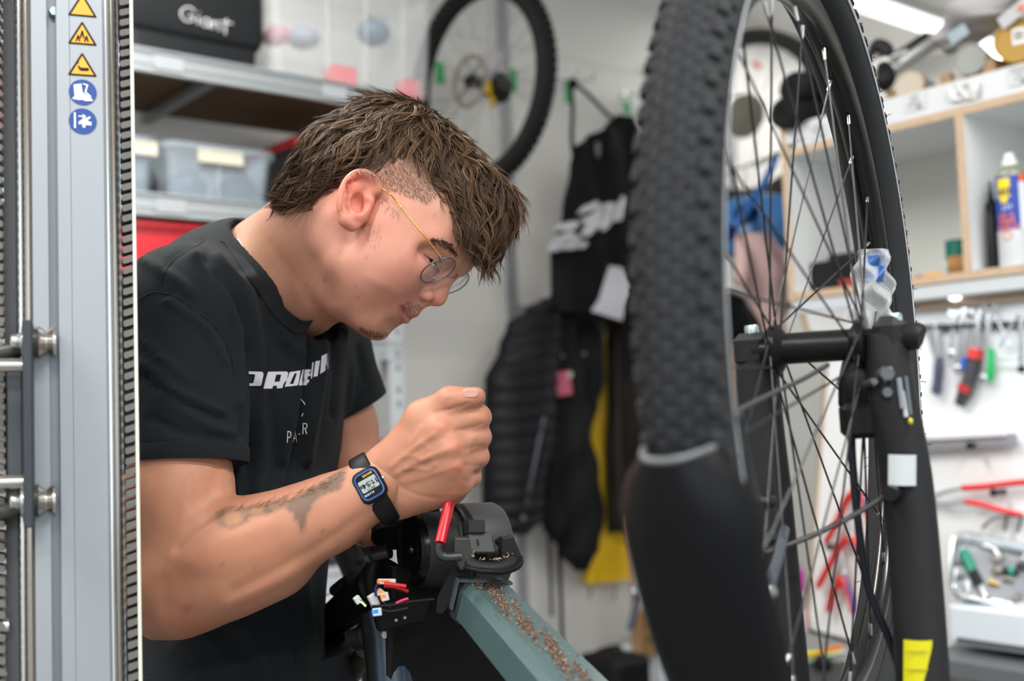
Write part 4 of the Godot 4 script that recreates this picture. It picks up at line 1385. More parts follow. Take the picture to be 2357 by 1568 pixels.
func tools():
	var steel := mat("c6cacd", 0.25, 0.85)
	var dark := mat("2f3237", 0.5)
	var s := st()
	var a := tp(2105, 757, 0.006)
	var b := tp(2420, 742, 0.006)
	box(s, along(a, b) * Transform3D(Basis(), Vector3(0, a.distance_to(b) / 2, 0)), Vector3(0.03, a.distance_to(b), 0.012), 0.002)
	tag(obj("magnet_bar", s, mat("26282b", 0.4)), "black magnetic bar holding tools on the panel", "bar")
	# putty knife left
	var t := handle_tool("putty_knife", "putty knife with dark blue grip, leftmost on the magnetic bar", [2150, 742, 2158, 825], [2162, 822, 2160, 865, 2155, 903], mat("3c4254", 0.5), steel)
	s = st()
	prism(s, flat_on_panel([2122, 735, 2162, 738, 2172, 825, 2150, 825], 0.02), panel_frame(0.02), 0.0015)
	obj("blade", s, steel, t)
	s = st()
	tube(s, [tp(2160, 895, 0.02), tp(2154, 908, 0.02)], 0.009, 10)
	obj("grip_end", s, mat("55608a", 0.5), t)
	# spanners
	for e in [[2195, 728, 2190, 815, "thin spanner left of the open-ended spanner"], [2216, 716, 2204, 850, "open-ended spanner with a forked jaw, tallest on the bar's left half"], [2228, 745, 2212, 850, "short spanner behind the screwdriver shafts"], [2246, 735, 2236, 810, "slim steel hook tool left of the green screwdriver"]]:
		t = thing("spanner", e[4], "spanner")
		s = st()
		tube(s, [tp(e[0], e[1], 0.018), tp(e[2], e[3], 0.018)], 0.0055, 8, false, 0.45)
		obj("shank", s, steel, t)
		s = st()
		prism(s, flat_on_panel([e[0] - 12, e[1] - 2, e[0] - 14, e[1] - 20, e[0] - 5, e[1] - 26, e[0] - 4, e[1] - 12, e[0] + 4, e[1] - 12, e[0] + 8, e[1] - 26, e[0] + 15, e[1] - 16, e[0] + 9, e[1] + 4], 0.02), panel_frame(0.02), 0.005, 0.0008)
		obj("jaw", s, steel, t)
		s = st()
		ball(s, Transform3D(Basis(), tp(e[2], e[3], 0.018)), Vector3(0.004, 0.011, 0.011), 12)
		obj("ring_end", s, steel, t)
	# the big knife with red and grey grip
	t = handle_tool("screwdriver_bits_holder", "thick grey and red handled screwdriver hanging head up on the bar", [2256, 720, 2246, 806], [2246, 818, 2236, 858, 2222, 902, 2208, 932], mat("3b3c40", 0.5), steel, [0.013, 0.015, 0.017, 0.012], 0.006)
	t.set_meta("category", "screwdriver")
	t.name = numbered("grey_screwdriver")
	for e in [[2247, 803, 2243, 825, 0.0165, "c43632"], [2224, 886, 2219, 901, 0.0175, "b43030"]]:
		s = st()
		tube(s, [tp(e[0], e[1], 0.022), tp(e[2], e[3], 0.022)], e[4], 14)
		obj("red_collar", s, mat(e[5], 0.45), t)
	handle_tool("blue_screwdriver", "small blue-gripped screwdriver half hidden by the grey one", [2230, 760, 2224, 822], [2222, 820, 2218, 850], mat("2d58a8", 0.45), steel, [0.007, 0.009, 0.008])
	handle_tool("green_screwdriver", "screwdriver with bright green handle, right of the red collar", [2276, 740, 2278, 804], [2279, 802, 2281, 840, 2277, 878], mat("17a05a", 0.3), steel, [0.0095, 0.0085, 0.01, 0.0085])
	t = thing("ring_spanner", "long ring spanner hanging above the green screwdriver", "spanner")
	s = st()
	tube(s, [tp(2277, 722, 0.026), tp(2264, 868, 0.026)], 0.007, 8, false, 0.5)
	obj("shank", s, steel, t)
	s = st()
	var ring := []
	for i in 16:
		ring.append(tp(2278, 700, 0.026) + Vector3(0, sin(TAU * i / 16) * 0.014, cos(TAU * i / 16) * 0.014))
	tube(s, ring, 0.0035, 8, true)
	obj("ring", s, steel, t)
	s = st()
	ball(s, Transform3D(Basis(), tp(2264, 872, 0.026)), Vector3(0.005, 0.012, 0.01), 12)
	obj("jaw", s, steel, t)
	# steel cross brace tool
	t = thing("cross_tool", "steel cross-shaped tool hanging at the right of the bar", "tool")
	for e in [[2288, 722, 2330, 795], [2345, 722, 2300, 800]]:
		s = st()
		tube(s, [tp(e[0], e[1], 0.02), tp(e[2], e[3], 0.02)], 0.006, 8, false, 0.5)
		obj("arm", s, steel, t)
	s = st()
	var l := []
	for q in [[2296, 818], [2315, 825], [2340, 824], [2357, 820]]:
		l.append(tp(q[0], q[1], 0.02))
	tube(s, spline(l, 4), 0.003, 6)
	obj("wire", s, steel, t)
	handle_tool("chrome_driver", "chrome driver with a dark tip at the frame's right edge", [2350, 720, 2352, 840], [2352, 842, 2351, 858], dark, steel, [0.008, 0.009, 0.007], 0.007)
	# white straight-edge on two black pegs
	t = thing("steel_ruler", "long white metal bar resting on black pegs across the panel", "bar")
	a = tp(2060, 1010, 0.02)
	b = tp(2322, 995, 0.02)
	s = st()
	box(s, along(a, b) * Transform3D(Basis(), Vector3(0, a.distance_to(b) / 2, 0)), Vector3(0.036, a.distance_to(b), 0.016), 0.002)
	obj("bar_body", s, mat("dedee4", 0.35), t)
	s = st()
	a = tp(2060, 1028, 0.025)
	b = tp(2342, 1012, 0.025)
	box(s, along(a, b) * Transform3D(Basis(), Vector3(0, a.distance_to(b) / 2, 0)), Vector3(0.01, a.distance_to(b), 0.03), 0.002)
	obj("lower_flange", s, mat("8d8b93", 0.4), t)
	for e in [[2258, 1024, "black peg under the white bar"], [2312, 1131, "black peg carrying the big pliers"], [1935, 1255, "steel peg above the middle pliers"]]:
		t = thing("panel_peg", e[2], "peg")
		s = st()
		var q := tp(e[0], e[1], 0.0)
		tube(s, [q, q + Vector3(-0.05, 0, 0)], 0.006, 12)
		obj("pin", s, mat("1c1d1f", 0.4), t)
		s = st()
		ball(s, Transform3D(Basis(), q + Vector3(-0.05, 0, 0)), Vector3(0.006, 0.0095, 0.0095), 12)
		obj("pin_head", s, mat("1c1d1f", 0.4), t)
	# big red pliers
	var red := mat("d3161c", 0.35)
	t = thing("water_pump_pliers", "large pliers with long red handles lying over the peg at the right", "pliers")
	for e in [[[2216, 1124, 2262, 1121, 2300, 1116, 2357, 1110, 2420, 1106], [0.009, 0.009, 0.008, 0.009, 0.008]], [[2224, 1155, 2262, 1162, 2300, 1174, 2352, 1185], [0.009, 0.0085, 0.0085, 0.006]]]:
		l = []
		for i in range(0, e[0].size(), 2):
			l.append(tp(e[0][i], e[0][i + 1], 0.03))
		var sp := spline(l, 4)
		var rr := []
		for i in sp.size():
			var f = float(i) / (sp.size() - 1) * (e[1].size() - 1)
			rr.append(lerpf(e[1][int(f)], e[1][mini(int(f) + 1, e[1].size() - 1)], f - int(f)))
		s = st()
		tube(s, sp, rr, 12, false, 0.8)
		obj("handle", s, red, t)
	s = st()
	for e in [[2218, 1124, 2180, 1132, 2150, 1142, 0.0085], [2226, 1154, 2180, 1160, 2150, 1152, 0.0085], [2150, 1142, 2130, 1135, 2112, 1120, 0.008], [2150, 1152, 2128, 1150, 2110, 1140, 0.007]]:
		tube(s, [tp(e[0], e[1], 0.03), tp(e[2], e[3], 0.03), tp(e[4], e[5], 0.03)], [e[6] * 0.8, e[6], e[6] * 0.9], 8, false, 0.6)
	obj("steel_jaws", s, steel, t)
	# three red-blue pliers behind the spokes
	var blue := mat("2a4494", 0.4)
	for e in [[1975, 1130, [1950, 1150, 1930, 1195, 1900, 1250], [1985, 1150, 2003, 1200, 2012, 1268], "upper pliers with red and blue grips behind the spokes"], [1955, 1235, [1940, 1250, 1910, 1300, 1882, 1352], [1972, 1250, 1992, 1300, 2010, 1365], "middle pliers with red and blue grips behind the spokes"], [1938, 1320, [1928, 1345, 1915, 1375, 1906, 1408], [1946, 1345, 1958, 1380, 1964, 1412], "lowest small pliers with red and blue grips behind the spokes"]]:
		t = thing("pliers", e[4], "pliers", Transform3D(), "red and blue pliers on the panel")
		for h in 2:
			l = [tp(e[0], e[1], 0.025)]
			for i in range(0, 6, 2):
				l.append(tp(e[2 + h][i], e[2 + h][i + 1], 0.025))
			s = st()
			tube(s, spline(l, 4), [0.007, 0.009, 0.011, 0.012, 0.011, 0.01, 0.0095, 0.0095, 0.009, 0.009, 0.009, 0.009, 0.007], 10)
			var gr := obj("grip", s, mat("cc2a26", 0.4) if h == 0 else mat("d84a44", 0.4), t)
			if h == 1:
				s = st()
				var m2 := []
				for q in l:
					m2.append(q + Vector3(-0.002, -0.004, 0.008))
				tube(s, spline(m2, 4), 0.006, 8)
				obj("blue_inlay", s, blue, gr)
		s = st()
		var c := tp(e[0], e[1], 0.028)
		ball(s, Transform3D(Basis(), c), Vector3(0.007, 0.013, 0.013), 12)
		tube(s, [c, c + Vector3(0, 0.03, 0.004), c + Vector3(0, 0.055, -0.002)], [0.009, 0.007, 0.003], 8)
		obj("steel_jaws", s, steel, t)
	# freewheel tool hanging lower right: a dark toothed bracket
	t = thing("chain_tool", "dark toothed steel bracket hanging above the tray", "tool")
	s = st()
	l = []
	for q in [[2262, 1216], [2278, 1200], [2300, 1190], [2330, 1188], [2365, 1190]]:
		l.append(tp(q[0], q[1], 0.02))
	tube(s, spline(l, 4), 0.007, 8, false, 0.4)
	tube(s, [tp(2318, 1190, 0.02), tp(2312, 1222, 0.02)], 0.004, 8)
	tube(s, [tp(2350, 1190, 0.02), tp(2342, 1226, 0.02)], 0.004, 8)
	obj("bracket", s, mat("6c6a68", 0.4, 0.6), t)

func tray_and_box():
	# white drawer box under the tray
	var t := thing("white_box", "white sheet-metal box carrying the tray of bits", "box")
	var fl := on(2178, 1370, 0, 2.3)
	var y0: float = on(2190, 1482, 0, 2.3).y
	var s := st()
	box(s, Transform3D(Basis(), Vector3(2.395, (fl.y + y0) / 2 - 0.01, fl.z + 0.35)), Vector3(0.19, fl.y - y0 - 0.02, 0.7), 0.006)
	obj("shell", s, mat("cdd6df", 0.45), t)
	s = st()
	box(s, Transform3D(Basis(), Vector3(2.298, y0 + 0.012, fl.z + 0.36)), Vector3(0.006, 0.008, 0.68), 0.001)
	obj("lower_lip", s, mat("3c3f42", 0.6), t)
	s = st()
	ball(s, Transform3D(Basis(), on(2349, 1525, 0, 2.297)), Vector3(0.003, 0.005, 0.006), 8)
	obj("screw", s, mat("4a4d50", 0.4, 0.6), t)
	t = thing("bench_top", "dark grey bench under the white box", "bench")
	s = st()
	box(s, Transform3D(Basis(), Vector3(2.36, y0 - 0.037, fl.z + 0.5)), Vector3(0.26, 0.04, 1.06), 0.003)
	obj("top", s, mat("5b5f63", 0.5), t)
	for z in [0.05, 0.95]:
		s = st()
		box(s, Transform3D(Basis(), Vector3(2.36, (y0 - 0.057) / 2, fl.z + z)), Vector3(0.05, y0 - 0.055, 0.05), 0.003)
		obj("leg", s, mat("3b3e41", 0.5), t)
	# tray, tilted towards the room
	var bl := on(2193, 1226, 0, 2.42)
	var up := (bl - fl).normalized()
	var fq := P(2357, 1412, 1.0) - eye.origin
	var side := (eye.origin + fq * ((fl - eye.origin).dot(up) / fq.dot(up)) - fl).normalized()
	var nrm := side.cross(up).normalized()
	if nrm.y < 0:
		nrm = -nrm
	var dp := bl.distance_to(fl)
	var w := 0.5
	var fr := Transform3D(Basis(side, nrm, side.cross(nrm)), fl + up * dp / 2 + side * w / 2 + nrm * 0.004)
	t = thing("metal_tray", "shallow steel tray with rolled rim holding bits and sockets", "tray", fr)
	s = st()
	var q := Transform3D()
	loft(s, [rrect(q, w - 0.02, dp - 0.02, -0.026, 0.03), rrect(q, w - 0.008, dp - 0.008, 0.0, 0.035), rrect(q, w + 0.006, dp + 0.006, 0.004, 0.04), rrect(q, w + 0.006, dp + 0.006, 0.009, 0.04), rrect(q, w - 0.004, dp - 0.004, 0.01, 0.036), rrect(q, w - 0.014, dp - 0.014, 0.002, 0.033), rrect(q, w - 0.03, dp - 0.03, -0.022, 0.028)], true, true)
	obj("tray_shell", s, mat("d3d7da", 0.22, 0.8), t)
	s = st()
	loft(s, [rrect(q, w - 0.036, dp - 0.036, -0.0215, 0.026), rrect(q, w - 0.036, dp - 0.036, -0.019, 0.026)])
	obj("liner", s, mat("7f8286", 0.35, 0.4), t)
	var inn := func(x: float, y: float) -> Vector3:      # a pixel on the tray's liner
		var o: Vector3 = fr * Vector3(0, -0.012, 0)
		var d := P(x, y, 1.0) - eye.origin
		return eye.origin + d * ((o - eye.origin).dot(nrm) / d.dot(nrm))
	var steel := mat("c9ccce", 0.22, 0.85)
	t = thing("green_driver", "bit driver with a green and black grip lying in the tray", "driver")
	s = st()
	tube(s, [inn.call(2216, 1268), inn.call(2228, 1292), inn.call(2240, 1318)], [0.011, 0.013, 0.010], 12)
	obj("green_grip", s, mat("0d7a62", 0.4), t)
	s = st()
	tube(s, [inn.call(2240, 1316), inn.call(2252, 1340), inn.call(2256, 1350)], [0.0105, 0.011, 0.008], 12)
	obj("black_sleeve", s, mat("232527", 0.5), t)
	s = st()
	tube(s, [inn.call(2254, 1344), inn.call(2262, 1360), inn.call(2272, 1378)], [0.006, 0.008, 0.009], 10)
	obj("chuck", s, steel, t)
	var k := 0
	for e in [[2226, 1342, 2228, 1366, 0.008, "d6d9db", "white-metal socket standing near the tray's front left"], [2276, 1338, 2300, 1346, 0.006, "b99a55", "brass bit lying in the middle of the tray"], [2287, 1314, 2312, 1312, 0.009, "8d8577", "bronze-grey socket beside the green ring"], [2285, 1290, 2300, 1284, 0.008, "9a9388", "short socket under the chrome hook"], [2203, 1288, 2212, 1294, 0.006, "8c8278", "small adapter at the tray's left wall"], [2200, 1328, 2222, 1322, 0.005, "76716b", "dark bit left of the driver's sleeve"], [2310, 1330, 2335, 1338, 0.005, "7b776f", "thin bit right of the brass bit"], [2280, 1384, 2330, 1392, 0.008, "d8d6cf", "long pale adapter along the tray's front rim"], [2332, 1388, 2348, 1366, 0.007, "8a847a", "grey bit leaning at the tray's front right"], [2350, 1296, 2357, 1310, 0.01, "4c4d50", "dark socket at the frame edge in the tray"], [2236, 1374, 2246, 1378, 0.008, "a39a8c", "bronze nut at the tray's front rim"]]:
		t = thing("socket_bit", e[6], "bit")
		s = st()
		var a: Vector3 = inn.call(e[0], e[1])
		var b: Vector3 = inn.call(e[2], e[3])
		tube(s, [a, a.lerp(b, 0.55)], e[4], 10)
		obj("drive_end", s, mat(e[5], 0.28, 0.7), t)
		s = st()
		tube(s, [a.lerp(b, 0.55), b], e[4] * 0.72, 6)
		obj("bit_end", s, mat(e[5], 0.32, 0.7), t)
		k += 1
	t = thing("green_ringed_socket", "socket adapter with a green ring lying right of centre in the tray", "socket")
	s = st()
	tube(s, [inn.call(2306, 1312), inn.call(2345, 1316)], 0.0085, 12)
	obj("adapter_body", s, mat("2d2f31", 0.35, 0.5), t)
	s = st()
	tube(s, [inn.call(2320, 1313), inn.call(2330, 1314.5)], 0.0105, 14)
	obj("green_ring", s, mat("12937a", 0.4), t)
	t = thing("chrome_hook", "bent chrome pipe lying at the back of the tray", "hook")
	s = st()
	tube(s, spline([inn.call(2262, 1258), inn.call(2275, 1258), inn.call(2290, 1266), inn.call(2300, 1282), inn.call(2303, 1290)], 4), 0.005, 10)
	obj("bend", s, steel, t)
	s = st()
	tube(s, [inn.call(2300, 1286), inn.call(2311, 1280)], 0.006, 8)
	obj("ferrule", s, mat("8d8478", 0.3, 0.7), t)
	# things low behind the spokes
	for e in [[1838, 1330, 0.016, 0.07, "9c2a88", "magenta bottle standing behind the left fork leg"], [1842, 1425, 0.016, 0.06, "d9b3bb", "pale pink bottle standing below the magenta bottle"]]:
		var c := on(e[0], e[1], 0, XT - 0.03)
		t = thing("small_bottle", e[5], "bottle", Transform3D(Basis(), c - Vector3(0, e[3] / 2, 0)))
		s = st()
		lathe(s, Transform3D(), [Vector2(0, 0), Vector2(e[2], 0), Vector2(e[2], e[3] * 0.75), Vector2(e[2] * 0.5, e[3] * 0.85)], 16)
		obj("bottle_body", s, mat(e[4], 0.4), t)
		s = st()
		lathe(s, Transform3D(), [Vector2(e[2] * 0.5, e[3] * 0.84), Vector2(e[2] * 0.5, e[3] * 1.05), Vector2(0, e[3] * 1.06)], 12)
		obj("cap", s, mat("8b7b80", 0.4), t)
	t = thing("low_table", "dark bench corner with clutter under the tool panel", "bench")
	var c2 := on(1900, 1545, 0, 2.36)
	s = st()
	box(s, Transform3D(Basis(), Vector3(2.34, c2.y - 0.03, -1.76)), Vector3(0.3, 0.05, 0.58), 0.004)
	obj("top", s, mat("35373a", 0.6), t)
	for z in [-2.02, -1.5]:
		s = st()
		box(s, Transform3D(Basis(), Vector3(2.34, (c2.y - 0.055) / 2, z)), Vector3(0.05, c2.y - 0.055, 0.05), 0.003)
		obj("leg", s, mat("303234", 0.6), t)
	for e in [[1830, 1508, 1935, 1500, "d7d32a", "yellow marker lying on the low bench"], [1832, 1536, 1938, 1505, "e07a2a", "orange marker lying on the low bench"], [1840, 1522, 1925, 1508, "3fa05c", "green marker between the yellow and orange ones"], [1850, 1545, 1945, 1522, "c9cdd2", "grey metal rod in front of the markers"]]:
		t = thing("marker", e[5], "marker")
		var a := on(e[0], e[1], 0, 2.4)
		var b := on(e[2], e[3], 0, 2.4)
		var lift := Vector3(0, maxf(0.0, c2.y + 0.002 - minf(a.y, b.y)), 0)
		a += lift
		b += lift
		s = st()
		tube(s, [a, a.lerp(b, 0.7)], 0.007, 10)
		obj("barrel", s, mat(e[4], 0.4), t)
		s = st()
		tube(s, [a.lerp(b, 0.7), b], [0.0078, 0.006], 10)
		obj("cap", s, mat(e[4], 0.5), t)
	for e in [[1975, 1520, 0.018, "black rubber block on the low bench by the panel edge"], [1895, 1552, 0.014, "small black knob part in front of the markers"]]:
		t = thing("rubber_block", e[3], "block")
		var c := on(e[0], e[1], 0, 2.38)
		s = st()
		box(s, Transform3D(Basis(Vector3.UP, 0.3), Vector3(c.x, c2.y - 0.004 + e[2], c.z)), Vector3(e[2] * 2, e[2] * 2, e[2] * 3), 0.006)
		obj("block_body", s, mat("1b1c1e", 0.6), t)
		s = st()
		ball(s, Transform3D(Basis(), Vector3(c.x - e[2] * 0.6, c2.y - 0.004 + e[2] * 2, c.z)), Vector3(0.012, 0.012, 0.012), 10)
		obj("stud", s, mat("26282a", 0.5), t)

# ---------------------------------------------------------------- the lift column in front
func column():
	var zc := 1.0
	var foot := P(165, 784, zc)
	foot.y = 0.0
	# the column's own axes: x to the right of the picture, y up, z towards the room
	var to := Vector3(eye.origin.x - foot.x, 0, eye.origin.z - foot.z).normalized()
	var fx := Vector3.UP.cross(to).normalized()
	var fr := Transform3D(Basis(fx, Vector3.UP, to), foot)
	var h := 2.55
	var t := thing("lift_column", "tall aluminium lift column with warning stickers in front of the mechanic", "column", fr)
	var alu := mat("949ba3", 0.42, 0.3, {"bump": ["fine", 2.0, 0.04]})
	var upright := Transform3D(Basis(Vector3(1, 0, 0), Vector3(0, 0, -1), Vector3(0, 1, 0)), Vector3(0, h, 0))   # outlines in x (right) and -z (depth)
	var s := st()
	# main extrusion with its two grooves
	prism(s, poly([-0.032, 0.004, -0.031, 0.0, -0.0185, 0.0, -0.0185, 0.002, -0.0195, 0.002, -0.0195, 0.012, -0.011, 0.012, -0.011, 0.0015, -0.010, 0.0, 0.0005, 0.0, 0.0007, 0.0006, 0.001, 0.0, 0.0285, 0.0, 0.030, 0.003, 0.030, 0.08, -0.032, 0.08]), upright, h)
	obj("main_profile", s, alu, t)
	s = st()
	prism(s, poly([-0.0548, 0.012, -0.0455, 0.008, -0.044, 0.012, -0.044, 0.085, -0.0548, 0.085]), upright, h)
	obj("side_profile", s, mat("64676a", 0.5, 0.3), t)
	s = st()
	prism(s, poly([-0.0445, 0.016, -0.032, 0.016, -0.032, 0.085, -0.0445, 0.085]), upright, h)
	obj("channel", s, mat("6d6c6a", 0.4, 0.4), t)
	for e in [[-0.0415, 0.010, 0.0035, "d9dde2"], [-0.0355, 0.006, 0.0042, "a8a29b"], [0.0318, 0.006, 0.0030, "dfe3e8"], [0.0368, 0.010, 0.0042, "98928b"]]:
		s = st()
		tube(s, [Vector3(e[0], 0, -e[1]), Vector3(e[0], h, -e[1])], e[2], 14)
		obj("guide_rod", s, mat(e[3], 0.16, 0.95), t)
	s = st()
	prism(s, poly([0.030, 0.012, 0.043, 0.016, 0.043, 0.03, 0.030, 0.03]), upright, h)
	obj("edge_profile", s, mat("b9bcc0", 0.35, 0.5), t)
	s = st()
	hexa(s, Transform3D(Basis(Vector3.RIGHT, PI / 2), fr.affine_inverse() * P(124, 8, zc) * Vector3(1, 1, 0) + Vector3(0, 0, -0.011)), 0.005, 0.008)
	obj("groove_nut", s, mat("8fa6b4", 0.3, 0.8), t)
	# stickers
	var at := func(x: float, y: float) -> Vector3:
		var q := fr.affine_inverse() * P(x, y, zc)
		return Vector3(q.x, q.y, 0.0006)
	var r := 0.0118
	for e in [[190, -10, "warning_sticker", 0], [190, 58, "warning_sticker", 1], [190, 133, "warning_sticker", 2], [191, 199, "boot_sticker", 3], [191, 268, "unplug_sticker", 4]]:
		var o := Node3D.new()
		o.name = e[2]
		t.add_child(o, true)
		o.position = at.call(e[0], e[1])
		var flat := func(called: String, pts: Array, hex: String, lift: float, parent: Node):
			var q := st()
			var pg := PackedVector2Array()
			for i in range(0, pts.size(), 2):
				pg.append(Vector2(pts[i], pts[i + 1]) * r)
			prism(q, pg, Transform3D(Basis(), Vector3(0, 0, lift)), 0.00035)
			obj(called, q, mat(hex, 0.45), parent)
		if e[3] < 3:
			flat.call("black_border", [-0.98, -0.86, 0.98, -0.86, 1.02, -0.8, 0.05, 0.9, -0.05, 0.9, -1.02, -0.8], "2a2014", 0.0, o)
			flat.call("yellow_field", [-0.8, -0.74, 0.8, -0.74, 0.0, 0.68], "eca52c", 0.0003, o)
			if e[3] == 1:
				for f in [[0.0, -0.1, 1.0], [-0.3, -0.42, 0.8], [0.3, -0.42, 0.8]]:
					flat.call("figure", [f[0] - 0.05, f[1] + 0.34 * f[2], f[0] + 0.06, f[1] + 0.3 * f[2], f[0] + 0.1, f[1] + 0.08, f[0] + 0.16, f[1] - 0.28 * f[2], f[0] + 0.06, f[1] - 0.28 * f[2], f[0], f[1], f[0] - 0.1, f[1] - 0.3 * f[2], f[0] - 0.2, f[1] - 0.26 * f[2], f[0] - 0.1, f[1] + 0.08], "2a2014", 0.0006, o)
			elif e[3] == 2:
				flat.call("hand", [-0.35, -0.05, -0.25, -0.1, -0.1, -0.25, 0.4, -0.22, 0.5, -0.35, 0.42, -0.46, -0.1, -0.5, -0.25, -0.38], "2a2014", 0.0006, o)
				flat.call("press", [-0.34, 0.02, -0.28, 0.06, -0.24, 0.18, -0.3, 0.2], "2a2014", 0.0006, o)
		else:
			var c := []
			for i in 36:
				c.append_array([cos(TAU * i / 36), sin(TAU * i / 36)])
			flat.call("blue_field", c, "0b3d8a", 0.0, o)
			if e[3] == 3:
				flat.call("boot", [-0.65, 0.55, -0.1, 0.66, -0.02, -0.02, 0.55, -0.35, 0.72, -0.62, 0.2, -0.66, -0.1, -0.55, -0.15, -0.62, -0.72, -0.55, -0.72, -0.45, -0.58, -0.36], "e6edf5", 0.0003, o)
				flat.call("foot_outline", [0.0, 0.7, 0.4, 0.62, 0.24, 0.05, 0.62, -0.28, 0.55, -0.31, 0.12, 0.02, 0.28, 0.56, 0.02, 0.62], "e6edf5", 0.0003, o)
			else:
				flat.call("wall_bar", [-0.62, -0.55, -0.5, -0.55, -0.5, 0.65, -0.62, 0.65], "e6edf5", 0.0003, o)
				flat.call("plug", [-0.3, -0.05, -0.02, 0.02, 0.0, 0.2, 0.25, 0.18, 0.5, 0.4, 0.58, 0.34, 0.3, 0.05, 0.62, -0.05, 0.6, -0.3, 0.2, -0.25, 0.15, -0.5, -0.02, -0.45, -0.05, -0.2, -0.3, -0.25], "e6edf5", 0.0003, o)
				flat.call("arrow", [-0.3, 0.42, 0.0, 0.42, 0.0, 0.56, 0.25, 0.38, 0.0, 0.2, 0.0, 0.34, -0.3, 0.34], "e6edf5", 0.0003, o)
	# toothed belts: one at the right edge, one at the left
	for e in [[0.0475, 0.0125, 1.0, "toothed_belt", "toothed grey belt running up the right side of the lift column"], [-0.0585, 0.0, -1.0, "toothed_belt", "toothed belt at the left side of the lift column"]]:
		var b := thing(e[3], e[4], "belt", fr)
		s = st()
		box(s, Transform3D(Basis(), Vector3(e[0] + 0.0068 * e[2], h / 2, -e[1] - 0.006)), Vector3(0.0032, h - 0.02, 0.026), 0.0005)
		obj("backing", s, mat("d3d6cb", 0.55), b)
		var ol := PackedVector2Array()
		var pitch := 0.0096
		s = st()
		var n := int(h / pitch) - 2
		for i in n:
			var y := 0.01 + i * pitch
			var pg := poly([-0.0035, y - 0.0005, -0.002, y - 0.0016, 0.0045, y + 0.0006, 0.0056, y + 0.0006, 0.0056, y + 0.0066, -0.001, y + 0.0048, -0.0035, y + 0.0038])
			for v in pg.size():
				pg[v].x = e[0] + pg[v].x * e[2]
			prism(s, pg, Transform3D(Basis(), Vector3(0, 0, -e[1] + 0.006)), 0.024)
		var teeth := obj("teeth", s, mat("626260", 0.7), b)
		teeth.set_meta("kind", "stuff")
	# carriage with two rollers on the left
	var k := thing("carriage_bracket", "dark carriage plate with two grooved rollers on the column's left rods", "bracket", fr)
	var at3 := func(x: float, y: float, z: float) -> Vector3:
		var q := fr.affine_inverse() * P(x, y, zc - z)
		return Vector3(q.x, q.y, z)
	var steel := mat("b9b6b2", 0.2, 0.9)
	var pa: Vector3 = at3.call(66, 745, 0.02)
	var pb: Vector3 = at3.call(70, 1205, 0.02)
	s = st()
	box(s, Transform3D(Basis(), (pa + pb) / 2), Vector3(0.008, pa.y - pb.y, 0.05), 0.0012)
	obj("plate", s, mat("30363d", 0.4, 0.2), k)
	for y in [790, 1150]:
		s = st()
		var p: Vector3 = at3.call(82, y, 0.012)
		lathe(s, Transform3D(Basis(Vector3.BACK, -PI / 2), p), [Vector2(0, -0.004), Vector2(0.012, -0.004), Vector2(0.013, 0.0), Vector2(0.0145, 0.003), Vector2(0.0095, 0.0085), Vector2(0.0095, 0.0095), Vector2(0.0145, 0.0145), Vector2(0.0145, 0.0165), Vector2(0.011, 0.0168), Vector2(0, 0.0168)], 28)
		obj("roller", s, steel, k)
		s = st()
		p = at3.call(58, y, 0.02)
		lathe(s, Transform3D(Basis(Vector3.BACK, PI / 2), p), [Vector2(0.014, 0), Vector2(0.014, 0.002), Vector2(0.008, 0.003)], 20)
		hexa(s, Transform3D(Basis(Vector3.BACK, PI / 2), p + Vector3(-0.002, 0, 0)), 0.0072, 0.009)
		obj("bolt", s, mat("bfc4c4", 0.25, 0.85), k)
		s = st()
		var q: Vector3 = at3.call(60, y + 52 if y == 790 else y - 45, 0.028)
		tube(s, [q + Vector3(-0.05, 0, 0.0), q], 0.006, 14)
		obj("pin", s, steel, k)
		s = st()
		tube(s, [at3.call(-10, y + 30, 0.0), at3.call(52, y + 12, 0.008), at3.call(48, y - 18, 0.008)], 0.007, 8)
		obj("inner_block", s, mat("4a4a48", 0.4, 0.4), k)
	s = st()
	pa = at3.call(44, 905, 0.0)
	box(s, Transform3D(Basis(), at3.call(38, 975, -0.005)), Vector3(0.012, 0.1, 0.02), 0.001)
	obj("back_plate", s, mat("4a4f57", 0.45, 0.2), k)
	s = st()
	hexa(s, Transform3D(Basis(Vector3.BACK, PI / 2), at3.call(26, 1425, 0.0)), 0.006, 0.008)
	tag(obj("belt_screw", s, mat("c9ccce", 0.25, 0.85), self, fr), "bright screw clamping the left toothed belt", "screw")
	var fl := thing("red_lever", "red plastic lever peeping out left of the lift column", "lever")
	s = st()
	tube(s, [P(2, 105, 1.5), P(6, 200, 1.5)], 0.008, 10)
	obj("grip", s, mat("c4302c", 0.45), fl)
	s = st()
	tube(s, [P(6, 200, 1.5), P(10, 275, 1.5), P(8, 300, 1.5)], [0.004, 0.007, 0.005], 8)
	obj("tip", s, mat("d83a2c", 0.45), fl)

# ---------------------------------------------------------------- the upturned bike
func motor_frame() -> Transform3D:
	var o := P(941, 1267, 1.175)
	var y := cdir(0.88, -0.05, 0.47).normalized()          # the motor's axle, away from the black cover
	var x := cdir(-0.45, -0.10, 0.88)
	x = (x - y * x.dot(y)).normalized()
	return Transform3D(Basis(x, y, x.cross(y)), o)

